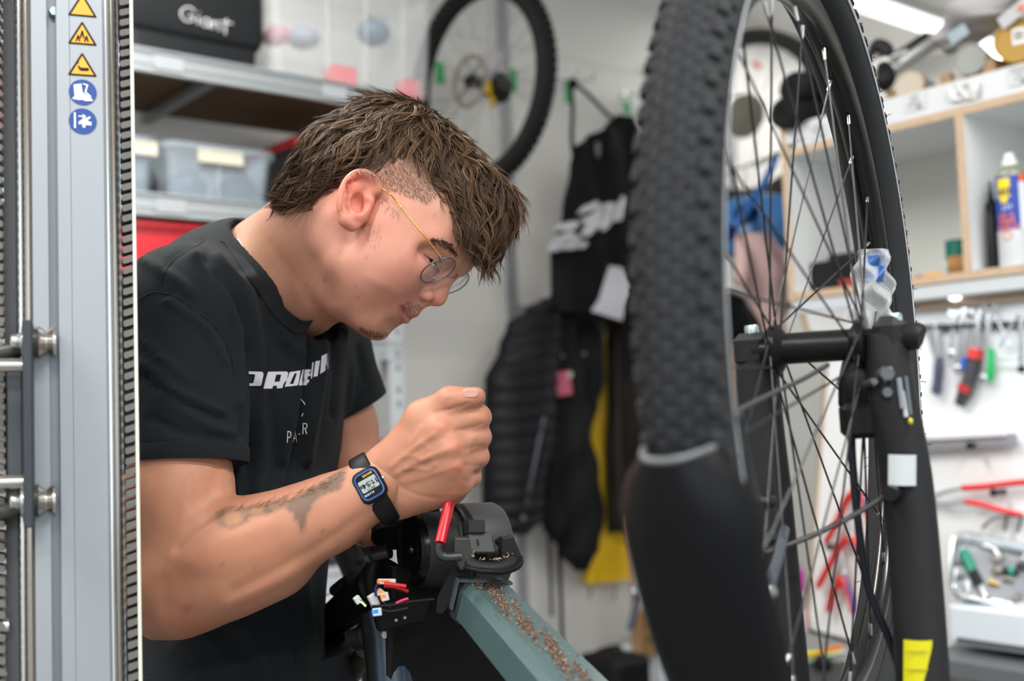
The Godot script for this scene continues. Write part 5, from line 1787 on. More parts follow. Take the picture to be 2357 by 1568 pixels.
func bike():
	var t := thing("electric_bike", "upturned teal electric bike frame with its black motor exposed", "bicycle")
	var s := st()
	var black := mat("151618", 0.45, 0.0, {"bump": ["fine", 14.0, 0.06]})
	var grey := mat("2e2f31", 0.5, 0.0, {"bump": ["fine", 14.0, 0.08]})
	var mf := motor_frame()
	# motor: cover, drum, ring and the big half-round shell
	s = st()
	lathe(s, mf, [Vector2(0, 0.004), Vector2(0.028, 0.003), Vector2(0.0335, 0.0), Vector2(0.0355, 0.002), Vector2(0.0375, 0.008)], 48)
	obj("motor_cover", s, mat("0b0c0e", 0.25), t)
	s = st()
	lathe(s, mf, [Vector2(0, 0.0005), Vector2(0.004, 0.0), Vector2(0.005, 0.003)], 16)
	obj("cover_screw", s, mat("1a1b1d", 0.3, 0.5), t)
	s = st()
	lathe(s, mf, [Vector2(0.0375, 0.008), Vector2(0.039, 0.012), Vector2(0.0395, 0.04), Vector2(0.041, 0.042), Vector2(0.0415, 0.05)], 48)
	obj("motor_drum", s, grey, t)
	s = st()
	lathe(s, mf, [Vector2(0.0455, 0.048), Vector2(0.0475, 0.05), Vector2(0.0475, 0.056), Vector2(0.045, 0.057)], 48)
	obj("seal_ring", s, black, t)
	s = st()
	lathe(s, mf * Transform3D(Basis(), Vector3(0, 0, 0)), [Vector2(0.044, 0.056), Vector2(0.0475, 0.058), Vector2(0.048, 0.096), Vector2(0.046, 0.1), Vector2(0.03, 0.104), Vector2(0, 0.104)], 48)
	obj("motor_shell", s, mat("38393b", 0.5, 0.0, {"bump": ["fine", 14.0, 0.08]}), t)
	# square pads on the shell, facing the camera
	var pf := T(P(1090, 1215, 1.115), cdir(0.92, -0.06, 0.38), cdir(0.03, 0.95, 0.3))
	s = st()
	box(s, pf, Vector3(0.017, 0.0135, 0.022), 0.0012)
	obj("upper_pad", s, mat("2e2f31", 0.5), t)
	pf.origin = P(1098, 1252, 1.115)
	s = st()
	box(s, pf, Vector3(0.03, 0.021, 0.026), 0.0016, Vector2(0.72, 0.8))
	obj("connector_housing", s, mat("3a3b3d", 0.5), t)
	s = st()
	box(s, pf * Transform3D(Basis(Vector3.BACK, 0.15), Vector3(-0.004, 0.0, 0.0132)), Vector3(0.001, 0.0065, 0.0008), 0.0001)
	obj("slot", s, mat("060606", 0.6), t)
	s = st()
	tube(s, [P(1085, 1292, 1.118), P(1168, 1284, 1.15)], 0.0085, 14)
	obj("mount_sleeve", s, grey, t)
	# the cradle that holds the motor: a thick bent strap
	s = st()
	var cr := spline([P(1066, 1262, 1.105), P(1074, 1282, 1.098), P(1090, 1300, 1.092), P(1125, 1307, 1.094), P(1165, 1301, 1.106), P(1180, 1280, 1.125), P(1160, 1252, 1.15), P(1150, 1248, 1.16)], 5)
	tube(s, cr, 0.0062, 8, false, 0.7)
	obj("cradle_strap", s, mat("2b2c2e", 0.5), t)
	s = st()
	prism(s, poly([-0.0085, 0.016, 0.0055, 0.016, 0.011, -0.004, 0.0085, -0.016, -0.002, -0.014, -0.0085, -0.002]), T(P(1066, 1278, 1.09), cdir(0.95, -0.05, 0.3), cdir(0, 1, 0)), 0.01, 0.001)
	obj("cradle_lug", s, mat("333436", 0.5), t)
	s = st()
	prism(s, poly([-0.008, 0.012, 0.004, 0.014, 0.014, -0.004, 0.01, -0.012, -0.006, -0.01]), T(P(1172, 1268, 1.115), cdir(0.9, -0.1, 0.4), cdir(0, 1, 0)), 0.012, 0.001)
	obj("far_lug", s, mat("2a2b2d", 0.5), t)
	s = st()
	var lip := spline([P(1058, 1312, 1.10), P(1070, 1306, 1.095), P(1110, 1314, 1.088), P(1155, 1316, 1.098), P(1190, 1302, 1.115), P(1192, 1284, 1.125)], 5)
	tube(s, lip, 0.0056, 8, false, 0.6)
	obj("cradle_rim", s, black, t)
	# teal down tube: six-sided, growing towards the head
	var a := P(1122, 1340, 1.118)
	var dirn := (P(1470, 1700, 0.86) - a).normalized()
	var nrm := cdir(0.40, 0.72, -0.57)
	nrm = (nrm - dirn * nrm.dot(dirn)).normalized()
	var side := dirn.cross(nrm).normalized()
	if side.dot(cdir(1, 0, 0)) < 0:
		side = -side
	var sect := func(d: float, w: float, hh: float) -> Array:
		var l := []
		var c := a + dirn * d
		for q in [[-0.40, 0.5, 0.06], [0.42, 0.5, 0.06], [0.5, 0.36, 0.0], [0.5, -0.4, 0], [0.38, -0.5, 0], [-0.45, -0.5, 0], [-0.56, -0.4, 0], [-0.56, 0.28, 0], [-0.46, 0.46, 0.0]]:
			l.append(c + side * q[0] * w + nrm * (q[1] - 0.5) * hh)
		return l
	s = st()
	var loops := []
	for d in [0.0, 0.015, 0.06, 0.12, 0.2, 0.3, 0.42]:
		loops.append(sect.call(d, 0.049 + d * 0.045, 0.041))
	if side.cross(nrm).dot(dirn) > 0:
		pass
	else:
		for l in loops:
			l.reverse()
	s.set_smooth_group(-1)
	for j in loops.size() - 1:
		for i in 9:
			quad(s, loops[j][i], loops[j][(i + 1) % 9], loops[j + 1][(i + 1) % 9], loops[j + 1][i])
	obj("down_tube", s, mat("4e686a", 0.36, 0.25, {"coat": 0.7, "bump": ["fine", 30.0, 0.02]}), t)
	s = st()
	loops = []
	for e in [[-0.014, 0.051], [0.0, 0.0535], [0.006, 0.0515]]:
		var l: Array = sect.call(e[0], e[1], 0.043)
		if not side.cross(nrm).dot(dirn) > 0:
			l.reverse()
		loops.append(l)
	loft(s, loops, true, true, false, 0.6)
	obj("weld_collar", s, mat("3c4348", 0.45, 0.2, {"bump": ["mid", 40.0, 1.0]}), t)
	# weld bead in small overlapping beads
	s = st()
	for i in 26:
		var f := i / 25.0
		var p := a + side * lerpf(-0.03, 0.026, f) + nrm * -0.0004 - dirn * 0.002
		ball(s, Transform3D(Basis(side, nrm, -side.cross(nrm)), p), Vector3(0.0030, 0.0017, 0.0052), 8)
	for i in 14:
		var p := a + side * -0.0325 - nrm * (i * 0.0022) - dirn * 0.001
		ball(s, Transform3D(Basis(side, nrm, -side.cross(nrm)), p), Vector3(0.0016, 0.0030, 0.0052), 8)
	obj("weld_bead", s, mat("424a50", 0.45, 0.2), t)
	# gusset along the tube's end, and the dark underside of the motor mount
	s = st()
	cut(s, [1062, 1300, 1082, 1316, 1086, 1334, 1046, 1374, 1020, 1412, 1004, 1412, 1006, 1380, 1030, 1330, 1044, 1308], 1.112, 0.03, 0.003)
	obj("gusset", s, mat("1a1c1f", 0.5), t)
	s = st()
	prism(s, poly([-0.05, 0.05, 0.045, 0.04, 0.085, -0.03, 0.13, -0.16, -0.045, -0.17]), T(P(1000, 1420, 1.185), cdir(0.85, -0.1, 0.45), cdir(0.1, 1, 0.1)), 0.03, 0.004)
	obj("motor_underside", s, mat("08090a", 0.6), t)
	s = st()
	prism(s, poly([-0.034, 0.012, 0.028, 0.012, 0.02, -0.012, -0.028, -0.016]), T(P(935, 1412, 1.14), cdir(0.9, 0.05, 0.3), cdir(0, 1, 0)), 0.02, 0.003)
	obj("mount_plate", s, mat("0b0c0d", 0.4), t)
	for e in [[912, 1428], [1060, 1410], [932, 1422]]:
		s = st()
		ball(s, Transform3D(Basis(), P(e[0], e[1], 1.125)), Vector3(0.002, 0.002, 0.002), 10)
		obj("small_screw", s, mat("a9acb0", 0.25, 0.8), t)
	# seat tube and its dark twin edge
	s = st()
	tube(s, [P(885, 1400, 1.2), P(900, 1470, 1.19), P(918, 1640, 1.17)], [0.019, 0.02, 0.021], 20)
	obj("seat_tube", s, mat("27384a", 0.4, 0.2, {"coat": 0.4}), t)
	s = st()
	tube(s, [P(850, 1410, 1.215), P(862, 1500, 1.205), P(878, 1640, 1.19)], 0.011, 12)
	obj("cable_duct", s, mat("0e1012", 0.5), t)
	s = st()
	hexa(s, along(P(887, 1462, 1.172), P(880, 1458, 1.14)), 0.0042, 0.0025)
	obj("tube_bolt", s, mat("9aa3ad", 0.3, 0.8), t)
	# motor plate at the left, with crank stub and chain stay
	s = st()
	var pl := spline([P(872, 1262, 1.19), P(858, 1290, 1.185), P(852, 1330, 1.185), P(860, 1370, 1.19), P(880, 1392, 1.195)], 5)
	tube(s, pl, 0.0085, 8, false, 0.6)
	obj("motor_plate", s, black, t)
	s = st()
	tube(s, [P(858, 1278, 1.18), P(897, 1268, 1.175)], 0.008, 16)
	obj("mount_bolt", s, mat("2b2c2e", 0.3, 0.6), t)
	s = st()
	tube(s, [P(848, 1278, 1.178), P(858, 1277, 1.176)], 0.0092, 16)
	obj("bolt_cap", s, mat("55585b", 0.25, 0.8), t)
	s = st()
	tube(s, [P(900, 1240, 1.22), P(905, 1190, 1.24), P(985, 1160, 1.26)], [0.022, 0.03, 0.03], 14)
	obj("rear_motor_mass", s, mat("0a0b0c", 0.6), t)
	s = st()
	tube(s, [P(880, 1340, 1.21), P(820, 1385, 1.32), P(740, 1450, 1.45), P(600, 1560, 1.66)], [0.026, 0.023, 0.021, 0.018], 16)
	obj("chain_stay", s, mat("101113", 0.5), t)
	s = st()
	tube(s, [P(900, 1400, 1.23), P(820, 1450, 1.34), P(745, 1500, 1.45), P(600, 1590, 1.66)], 0.004, 8)
	obj("chain", s, mat("3b3a38", 0.4, 0.6), t)
	for e in [[800, 1340, 0.009], [778, 1352, 0.007]]:
		s = st()
		tube(s, [P(e[0] - 8, e[1] + 8, 1.33), P(e[0] + 12, e[1] - 8, 1.31)], e[2], 10)
		obj("cable_clip", s, mat("26272a", 0.45, 0.3), t)
	for e in [[820, 1472, 1.26, 0.013], [808, 1470, 1.25, 0.01]]:
		s = st()
		tube(s, [P(e[0], e[1], e[2]), P(e[0] + 30, e[1] - 6, e[2] - 0.01)], e[3], 12)
		obj("chain_roller", s, mat("242526", 0.5), t)
	s = st()
	tube(s, spline([P(840, 1500, 1.36), P(822, 1530, 1.37), P(790, 1560, 1.39), P(740, 1590, 1.44)], 4), 0.013, 10)
	obj("derailleur_cage", s, mat("2b2926", 0.5, 0.3), t)
	for e in [[765, 1550, 0.012], [790, 1515, 0.009], [815, 1552, 0.01], [750, 1535, 0.008]]:
		s = st()
		ball(s, Transform3D(Basis(), P(e[0], e[1], 1.38)), Vector3(e[2], e[2], e[2]), 10)
		obj("derailleur_link", s, mat("383531", 0.4, 0.5), t)
	# wires and plugs hanging out of the motor
	var plug := func(called: String, x: float, y: float, z: float, ax: Vector3, size: Vector3, hex: String, inner: String):
		var q := st()
		var f := T(P(x, y, z), ax, cdir(0.1, 1, 0.2))
		box(q, f, size, 0.0008)
		var o := obj(called, q, mat(hex, 0.4), t)
		if inner:
			q = st()
			box(q, f * Transform3D(Basis(), Vector3(-size.x * 0.46, 0, size.z * 0.1)), Vector3(size.x * 0.16, size.y * 0.72, size.z * 0.95), 0.0004)
			box(q, f * Transform3D(Basis(), Vector3(-size.x * 0.1, size.y * 0.08, size.z * 0.48)), Vector3(size.x * 0.5, size.y * 0.5, size.z * 0.08), 0.0003)
			obj("coloured_insert", q, mat(inner, 0.45), o)
	plug.call("wire_plug", 890, 1339, 1.125, cdir(1, -0.05, 0.2), Vector3(0.018, 0.0055, 0.006), "b9bbbf", "d2751a")
	plug.call("wire_plug", 876, 1366, 1.122, cdir(0.8, -0.6, 0.1), Vector3(0.0085, 0.0075, 0.006), "b4b6ba", "e08a2a")
	plug.call("wire_plug", 886, 1374, 1.120, cdir(0.85, 0.2, 0.1), Vector3(0.008, 0.0085, 0.006), "b4b6ba", "df7d1d")
	plug.call("wire_plug", 860, 1382, 1.122, cdir(0.4, -0.9, 0.1), Vector3(0.013, 0.0085, 0.006), "b9bcc0", "")
	plug.call("wire_plug", 868, 1409, 1.118, cdir(1, 0.1, 0.1), Vector3(0.0095, 0.008, 0.006), "a9bdd2", "2b78c0")
	plug.call("wire_plug", 823, 1381, 1.12, cdir(0.5, -0.8, 0.1), Vector3(0.008, 0.0065, 0.0055), "bcc0bd", "")
	for e in [[[884, 1344, 905, 1346, 935, 1350], 0.0022, "b5141a"], [[884, 1349, 910, 1352, 940, 1362], 0.002, "8d1016"], [[868, 1345, 864, 1358, 866, 1372], 0.0013, "1f2f7a"], [[826, 1384, 834, 1388, 842, 1396], 0.0012, "e9e6c8"], [[827, 1381, 835, 1385, 842, 1393], 0.0008, "2f8a4a"], [[829, 1383, 836, 1388, 843, 1394], 0.0008, "d8cf3a"], [[912, 1389, 925, 1383, 940, 1378], 0.0016, "c2185a"], [[856, 1396, 900, 1394, 940, 1386, 1000, 1380], 0.0014, "17181a"], [[872, 1372, 880, 1385, 900, 1400], 0.0012, "1c1d1f"], [[872, 1402, 900, 1408, 940, 1400], 0.0018, "15161a"]]:
		s = st()
		var l := []
		for i in range(0, e[0].size(), 2):
			l.append(P(e[0][i], e[0][i + 1], 1.118))
		tube(s, spline(l, 4), e[1], 7)
		obj("wire", s, mat(e[2], 0.45), t)
	# dry soil scattered on the tube
	s = st()
	var g := st()
	var r2 := RandomNumberGenerator.new()
	r2.seed = 21
	for i in 1900:
		var d := r2.randf() * 0.2
		var centre := -0.006 + 0.002 * sin(d * 60.0) + d * 0.03
		var off := centre + r2.randfn() * 0.0068
		if sin(d * 95.0 + off * 300.0) + r2.randf() < -0.05:
			continue
		var p := a + dirn * (d + 0.002) + side * off + nrm * r2.randf_range(0.0002, 0.0016)
		var ax := Vector3(r2.randfn(), r2.randfn(), r2.randfn()).normalized()
		var sz := r2.randf_range(0.0003, 0.0009)
		box(s if r2.randf() < 0.7 else g, Transform3D(Basis(ax, r2.randf() * TAU), p), Vector3(sz * r2.randf_range(1.0, 4.5), sz * 0.7, sz), 0.0)
	for i in 60:
		var f := r2.randf()
		var p: Vector3 = cr[int(f * (cr.size() - 4))] + Vector3(0, 0.005, 0) + nrm * 0.003
		box(g, Transform3D(Basis(Vector3(r2.randfn(), r2.randfn(), r2.randfn()).normalized(), r2.randf() * TAU), p + Vector3(r2.randfn(), 0, r2.randfn()) * 0.003), Vector3(0.003, 0.0006, 0.0007), 0.0)
	var soil := thing("soil_crumbs", "dry brown soil and fibre crumbs scattered on the teal tube", "dirt")
	soil.set_meta("kind", "stuff")
	obj("dark_crumbs", s, mat("6a4c3c", 0.9), soil).set_meta("kind", "stuff")
	obj("pale_crumbs", g, mat("a88a74", 0.9), soil).set_meta("kind", "stuff")
	# rear wheel
	var c := P(488, 1490, 1.74)
	var wd := cdir(0.86, -0.02, -0.50).normalized()
	var wu := cdir(0.0, 1, 0.0)
	var wz := wd.cross(wu).normalized()
	var w := thing("rear_wheel", "rear wheel of the upturned bike, behind the elbow and motor", "wheel", Transform3D(Basis(wd, wz.cross(wd), wz), c))
	bike_wheel(w, Transform3D(), 0.36, 0.058, {"knobs": [[0.0, 84, 0.007, 0.012, 0.005], [0.5, 84, 0.008, 0.009, 0.005, 1], [0.95, 84, 0.008, 0.008, 0.005]], "rubber": mat("2a2827", 0.8), "spokes": 28, "spoker": 0.0011})
	# red hex key in the fist
	var hk := thing("hex_key", "hex key with a red sleeve held in the fist and set into the cradle", "hex key")
	s = st()
	tube(s, [P(1078, 965, 1.145), P(1060, 1060, 1.132), P(1034, 1160, 1.116), P(1013, 1252, 1.085)], [0.0055, 0.0055, 0.0055, 0.0055], 14)
	obj("red_sleeve", s, mat("b5182c", 0.3), hk)
	s = st()
	tube(s, spline([P(1013, 1250, 1.085), P(1010, 1264, 1.085), P(1014, 1277, 1.085), P(1028, 1283, 1.086), P(1062, 1280, 1.089)], 5), 0.0044, 6)
	obj("steel_bend", s, mat("46474a", 0.3, 0.6), hk)

# ---------------------------------------------------------------- front wheel, fork and mudguard
func front_wheel():
	var c := P(1884, 798, 0.965)
	var lean := Basis(Vector3(0, 0, 1), deg_to_rad(4.6))
	var loc := func(v: Vector3) -> Vector3: return eye.basis * (lean * v)       # camera-side axes, leaning with the fork
	var d: Vector3 = loc.call(Vector3(0.478, 0, -0.878)).normalized()             # towards the far part of the tyre
	var u: Vector3 = loc.call(Vector3(0, 1, 0))
	var ax := d.cross(u).normalized()                                           # to the right and towards the camera
	var fr := Transform3D(Basis(d, u, ax), c)
	var t := thing("front_wheel", "large front wheel of the bike close to the camera, seen almost edge-on", "wheel", fr)
	bike_wheel(t, Transform3D(), 0.362, 0.055, {"seg": 128, "knobs": [[0.0, 180, 0.009, 0.008, 0.0006], [0.3, 180, 0.009, 0.007, 0.0006, 1], [0.58, 180, 0.008, 0.006, 0.0010], [0.9, 108, 0.012, 0.010, 0.0038], [1.2, 108, 0.006, 0.007, 0.0025, 1]],
		"rubber": mat("2f3134", 0.75, 0.0, {"bump": ["fine", 20.0, 0.2]}), "knobmat": mat("313337", 0.75), "rimdepth": 0.024, "rimwidth": 0.0145, "rimmat": mat("101113", 0.28, 0.0, {"coat": 0.5}), "spokes": 36, "spoker": 0.0010, "spokemat": mat("3c3d40", 0.28, 0.8), "nipples": true,
		"hub": 0.056, "hubr": 0.0135, "flange": 0.0215, "hubmat": mat("1c1c1f", 0.35, 0.2)})
	# pale reflective stripe on both tyre walls, and rubber hairs
	for sg in [-1, 1]:
		var s := st()
		var loops := []
		for i in 128:
			var an := TAU * i / 128
			var l := []
			for q in [[0.3300, 0.0272], [0.3345, 0.0277], [0.3345, 0.0283], [0.3298, 0.0278]]:
				l.append(Vector3(cos(an) * q[0], sin(an) * q[0], q[1] * sg))
			if sg > 0:
				l.reverse()
			loops.append(l)
		loft(s, loops, false, false, true, 0.0)
		obj("reflective_stripe", s, mat("9ba0a6", 0.3), t)
	var s := st()
	var r2 := RandomNumberGenerator.new()
	r2.seed = 4
	for i in 420:
		var an := r2.randf() * TAU
		var cc := r2.randfn() * 0.7
		var n := Vector3(cos(an) * cos(cc), sin(an) * cos(cc), sin(cc))
		var p := Vector3(cos(an) * 0.3345, sin(an) * 0.3345, 0) + n * 0.028
		tube(s, [p, p + (n + Vector3(r2.randfn(), r2.randfn(), r2.randfn()) * 0.3) * r2.randf_range(0.004, 0.008)], 0.00035, 3)
	obj("rubber_hairs", s, mat("141416", 0.8), t).set_meta("kind", "stuff")
	var tx := "Continental"
	for i in tx.length():
		var an := deg_to_rad(2.0 + 1.15 * (tx.length() - i)) * 1.0 + deg_to_rad(11.0)
		var p := Vector3(cos(an) * 0.349, sin(an) * 0.349, 0.0215)
		var rad := Vector3(cos(an), sin(an), 0)
		var nz := (Vector3(0, 0, 1) + rad * 0.9).normalized()
		var tn := Vector3(sin(an), -cos(an), 0)
		lettering(tx[i], 0.007, Transform3D(Basis(tn, nz.cross(tn), nz), p + nz * 0.0042), mat("b4602c", 0.6), t, "tyre_letter")
	# fork: two lower legs from the axle down to the arch
	var f := thing("suspension_fork", "matt black suspension fork with its legs pointing up to the axle", "fork", fr)
	var fork := mat("26272a", 0.55, 0.0, {"bump": ["fine", 25.0, 0.08]})
	var L := func(x: float, y: float, z: float) -> Vector3: return fr.affine_inverse() * P(x, y, z)
	for e in [[[2040, 770, 2052, 900, 2086, 1100, 2110, 1350, 2128, 1640], [0.935, 0.93, 0.925, 0.915, 0.90], "near_leg", [0.017, 0.0195, 0.0205, 0.0205, 0.021]], [[1742, 800, 1748, 950, 1768, 1150, 1790, 1400, 1812, 1640], [1.0, 1.0, 0.99, 0.98, 0.97], "far_leg", [0.0175, 0.02, 0.021, 0.0215, 0.0215]]]:
		s = st()
		var l := []
		for i in 5:
			l.append(L.call(e[0][i * 2], e[0][i * 2 + 1], e[1][i]))
		var rr := []
		for i in 25:
			rr.append(lerpf(e[3][mini(i / 6, 4)], e[3][mini(i / 6 + 1, 4)], (i % 6) / 6.0))
		tube(s, spline(l, 6), rr, 28)
		obj(e[2], s, fork, f)
	for e in [[1730, 800, 0.995, 1762, 784], [2062, 775, 0.93, 2060, 745]]:
		s = st()
		var p: Vector3 = L.call(e[0], e[1], e[2])
		hexa(s, Transform3D(Basis(), L.call(e[3] - 30 if e[3] < 1900 else e[3], e[1] - 20, e[2])), 0.0065, 0.012)
		obj("leg_cap_bolt", s, mat("b9cdd2", 0.25, 0.7), f)
	# axle clamp blocks
	s = st()
	box(s, T(L.call(1735, 805, 1.0), Vector3(0, 0, 1), Vector3.UP), Vector3(0.03, 0.03, 0.034), 0.006)
	obj("far_dropout", s, fork, f)
	s = st()
	box(s, T(L.call(2052, 790, 0.935), Vector3(0, 0, 1), Vector3.UP), Vector3(0.026, 0.046, 0.038), 0.008)
	obj("near_dropout", s, fork, f)
	s = st()
	var la: Vector3 = L.call(2040, 775, 0.935)
	tube(s, [L.call(1990, 790, 0.95), L.call(2090, 776, 0.925)], 0.0115, 16)
	obj("axle", s, mat("1a1b1d", 0.4, 0.3), f)
	s = st()
	tube(s, [L.call(2090, 776, 0.925), L.call(2112, 773, 0.920), L.call(2122, 775, 0.918)], [0.0115, 0.0115, 0.009], 14)
	obj("axle_knob", s, mat("1d1e20", 0.5), f)
	# brake caliper with its hose
	var b := thing("brake_caliper", "black disc brake caliper bolted beside the near fork leg", "caliper", fr)
	s = st()
	loft(s, [rrect(T(L.call(1994, 988, 0.955)), 0.034, 0.032, 0, 0.006), rrect(T(L.call(1994, 960, 0.955)), 0.040, 0.036, 0, 0.008), rrect(T(L.call(1990, 935, 0.955)), 0.038, 0.036, 0, 0.008), rrect(T(L.call(1988, 925, 0.955)), 0.041, 0.038, 0, 0.01), rrect(T(L.call(1986, 870, 0.957)), 0.039, 0.038, 0, 0.012), rrect(T(L.call(1984, 830, 0.957)), 0.030, 0.032, 0, 0.012), rrect(T(L.call(1982, 815, 0.96)), 0.016, 0.02, 0, 0.008)], true, true, false, 0.0)
	obj("caliper_body", s, mat("101113", 0.5), b)
	s = st()
	box(s, T(L.call(2005, 965, 0.94), Vector3(0.3, 0, 1)), Vector3(0.05, 0.03, 0.024), 0.005)
	obj("mount", s, mat("18191b", 0.45), b)
	for e in [[2040, 862, 0.012], [2040, 905, 0.0085], [2010, 880, 0.006]]:
		s = st()
		tube(s, [L.call(e[0] - 18, e[1] + 6, 0.93), L.call(e[0], e[1], 0.915)], e[2] * 0.6, 10)
		hexa(s, along(L.call(e[0], e[1], 0.915), L.call(e[0] + 8, e[1] - 4, 0.90)), e[2] * 0.55, 0.006)
		obj("caliper_bolt", s, mat("55595d", 0.3, 0.6), b)
	s = st()
	tube(s, spline([L.call(1960, 985, 0.95), L.call(1962, 1060, 0.95), L.call(1975, 1200, 0.945), L.call(1998, 1350, 0.94), L.call(2050, 1480, 0.93), L.call(2090, 1600, 0.92)], 5), 0.0034, 10)
	obj("brake_hose", s, mat("1a2029", 0.45), b)
	s = st()
	tube(s, [L.call(1958, 990, 0.95), L.call(1960, 1010, 0.95)], 0.0048, 10)
	obj("hose_fitting", s, mat("8a8f94", 0.3, 0.7), b)
	s = st()
	var hz := spline([L.call(1700, 945, 0.8), L.call(1790, 900, 0.86), L.call(1850, 872, 0.9), L.call(1905, 840, 0.93)], 5)
	tube(s, hz, 0.0021, 8)
	obj("cable_stay", s, mat("38393b", 0.5), b)
	# stickers on the near leg
	var stick := func(called: String, label: String, x: float, y: float, w: float, h: float, hex: String, lift: float, tilt: float):
		var z0 := 0.9 - lift
		var q := st()
		var fx := T(P(x, y, z0), cdir(1, -0.02, 0.0), cdir(tilt, 1, 0.03))
		var loops := []
		for j in 2:
			var l := []
			for i in 9:
				var an := lerpf(-1, 1, i / 8.0) * w / 2 / 0.0212
				l.append([sin(an) * 0.0212, cos(an) * 0.0212])
			loops.append(l)
		q.set_smooth_group(1)
		for i in 8:
			var a0 = loops[0][i]
			var a1 = loops[0][i + 1]
			quad(q, fx * Vector3(a0[0], -h / 2, a0[1] - 0.0212), fx * Vector3(a1[0], -h / 2, a1[1] - 0.0212), fx * Vector3(a1[0], h / 2, a1[1] - 0.0212), fx * Vector3(a0[0], h / 2, a0[1] - 0.0212))
			quad(q, fx * Vector3(a1[0], -h / 2, a1[1] - 0.0218), fx * Vector3(a0[0], -h / 2, a0[1] - 0.0218), fx * Vector3(a0[0], h / 2, a0[1] - 0.0218), fx * Vector3(a1[0], h / 2, a1[1] - 0.0218))
		tag(obj(called, q, mat(hex, 0.4)), label, "sticker")
	stick.call("white_sticker", "small square pale sticker on the near fork leg", 2080, 1083, 0.0235, 0.0245, "b5bcc2", 0.0, -0.09)
	stick.call("yellow_sticker", "yellow warning sticker low on the near fork leg", 2116, 1535, 0.0235, 0.04, "c9c400", 0.0155, -0.06)
	for i in 2:
		s = st()
		var q := P(2110, 1500 + i * 42, 0.8838)
		box(s, T(q, cdir(1, -0.02, 0), cdir(-0.06, 1, 0.03)), Vector3(0.0185, 0.0007, 0.0008), 0.0001)
		tag(obj("printed_line", s, mat("8f8b10", 0.5)), ["upper printed line on the yellow fork sticker", "lower printed line on the yellow fork sticker"][i], "print")
	for e in [[2068, 870, 2078, 940, 0.0022, "7d8790"], [2084, 866, 2096, 955, 0.0016, "5c646b"], [2076, 900, 2086, 960, 0.0018, "aeb5ba"]]:
		s = st()
		tube(s, [L.call(e[0], e[1], 0.909), L.call(e[2], e[3], 0.906)], e[4], 6, false, 0.3)
		obj("leg_graphic", s, mat(e[5], 0.4), f)
	s = st()
	ball(s, Transform3D(Basis(), L.call(2096, 970, 0.904)), Vector3(0.003, 0.003, 0.002), 10)
	obj("yellow_dot", s, mat("b8b028", 0.4), f)
	# stay bolts along the legs
	for e in [[2060, 1135, 0.925], [1770, 1150, 0.965], [1768, 1235, 0.965]]:
		s = st()
		tube(s, [L.call(e[0], e[1], e[2] - 0.015), L.call(e[0] - 12, e[1] + 2, e[2] - 0.035)], [0.0075, 0.006], 12)
		obj("stay_bolt", s, mat("1c1d1f", 0.35, 0.5), f)
	# mudguard over the near lower part of the tyre
	var mg := thing("mudguard", "black plastic mudguard around the near side of the front tyre", "mudguard", fr)
	s = st()
	var loops := []
	var inner := []
	for i in 31:
		var fq := i / 30.0
		var an := deg_to_rad(lerpf(187.0, 262.0, fq))
		var l := []
		var wide := 0.0425 * minf(1.0, 0.5 + 1.6 * sqrt(fq * 1.2)) if fq < 0.2 else 0.0425
		for k in 13:
			var cc := lerpf(-1.0, 1.0, k / 12.0)
			var zz := cc * wide
			var rr := 0.388 - 0.03 * pow(absf(cc), 2.6)
			l.append(Vector3(cos(an) * rr, sin(an) * rr, zz))
		for k in 13:
			var cc := lerpf(1.0, -1.0, k / 12.0)
			var zz := cc * wide * 0.94
			var rr := 0.385 - 0.03 * pow(absf(cc), 2.6)
			l.append(Vector3(cos(an) * rr, sin(an) * rr, zz))
		loops.append(l)
	for l in loops:
		l.reverse()
	loft(s, loops, true, true, false, 0.0)
	obj("guard_shell", s, mat("101216", 0.45), mg)
	s = st()
	var edge := []
	for k in 13:
		edge.append(loops[0][25 - k])
	tube(s, edge, 0.0022, 8)
	obj("front_edge", s, mat("5b5e63", 0.4), mg)
	for e in [[[1768, 1360, 0.8], [1790, 1290, 0.86], [1806, 1220, 0.92]], [[1760, 1370, 0.8], [1735, 1470, 0.76], [1730, 1500, 0.75]], [[1700, 950, 0.66], [1720, 1060, 0.72], [1745, 1150, 0.82], [1766, 1152, 0.93]]]:
		s = st()
		var l := []
		for q in e:
			l.append(L.call(q[0], q[1], q[2]))
		tube(s, l, 0.0042 if e.size() == 3 else 0.002, 10)
		obj("guard_stay", s, mat("3d444c", 0.4), mg)
	s = st()
	ball(s, Transform3D(Basis(), L.call(1768, 1364, 0.785)), Vector3(0.0065, 0.0065, 0.0065), 14)
	obj("stay_screw", s, mat("c8c9ca", 0.25, 0.85), mg)
	# long thin stay crossing the spokes
	var ls := thing("wire_stay", "long thin wire stay running across the spokes to the near leg", "stay")
	s = st()
	tube(s, spline([P(1710, 1290, 0.9), P(1840, 1245, 0.91), P(1940, 1200, 0.915), P(2050, 1135, 0.918)], 4), 0.0024, 8)
	obj("wire", s, mat("38393b", 0.4, 0.3), ls)
	s = st()
	ball(s, Transform3D(Basis(), P(2052, 1134, 0.914)), Vector3(0.008, 0.007, 0.006), 12)
	obj("clamp", s, mat("17181a", 0.4), ls)
	# crumpled clear plastic over the far side of the hub
	var cp := thing("clear_plastic", "crumpled clear plastic wrap with blue print stuck between the spokes and rim", "plastic wrap")
	var pc := P(2006, 668, 1.12)
	s = cloth_sheet(func(a, bb):
		var an := lerpf(-1.6, 1.6, a)
		var w := lerpf(0.014, 0.024, bb)
		return pc + cdir(sin(an) * w + 0.004 * sin(bb * 14.0 + a * 9.0), lerpf(0.04, -0.045, bb), -cos(an) * 0.012 + 0.006 * sin(bb * 11.0 - a * 13.0))
		, 20, 22, 0.0012)
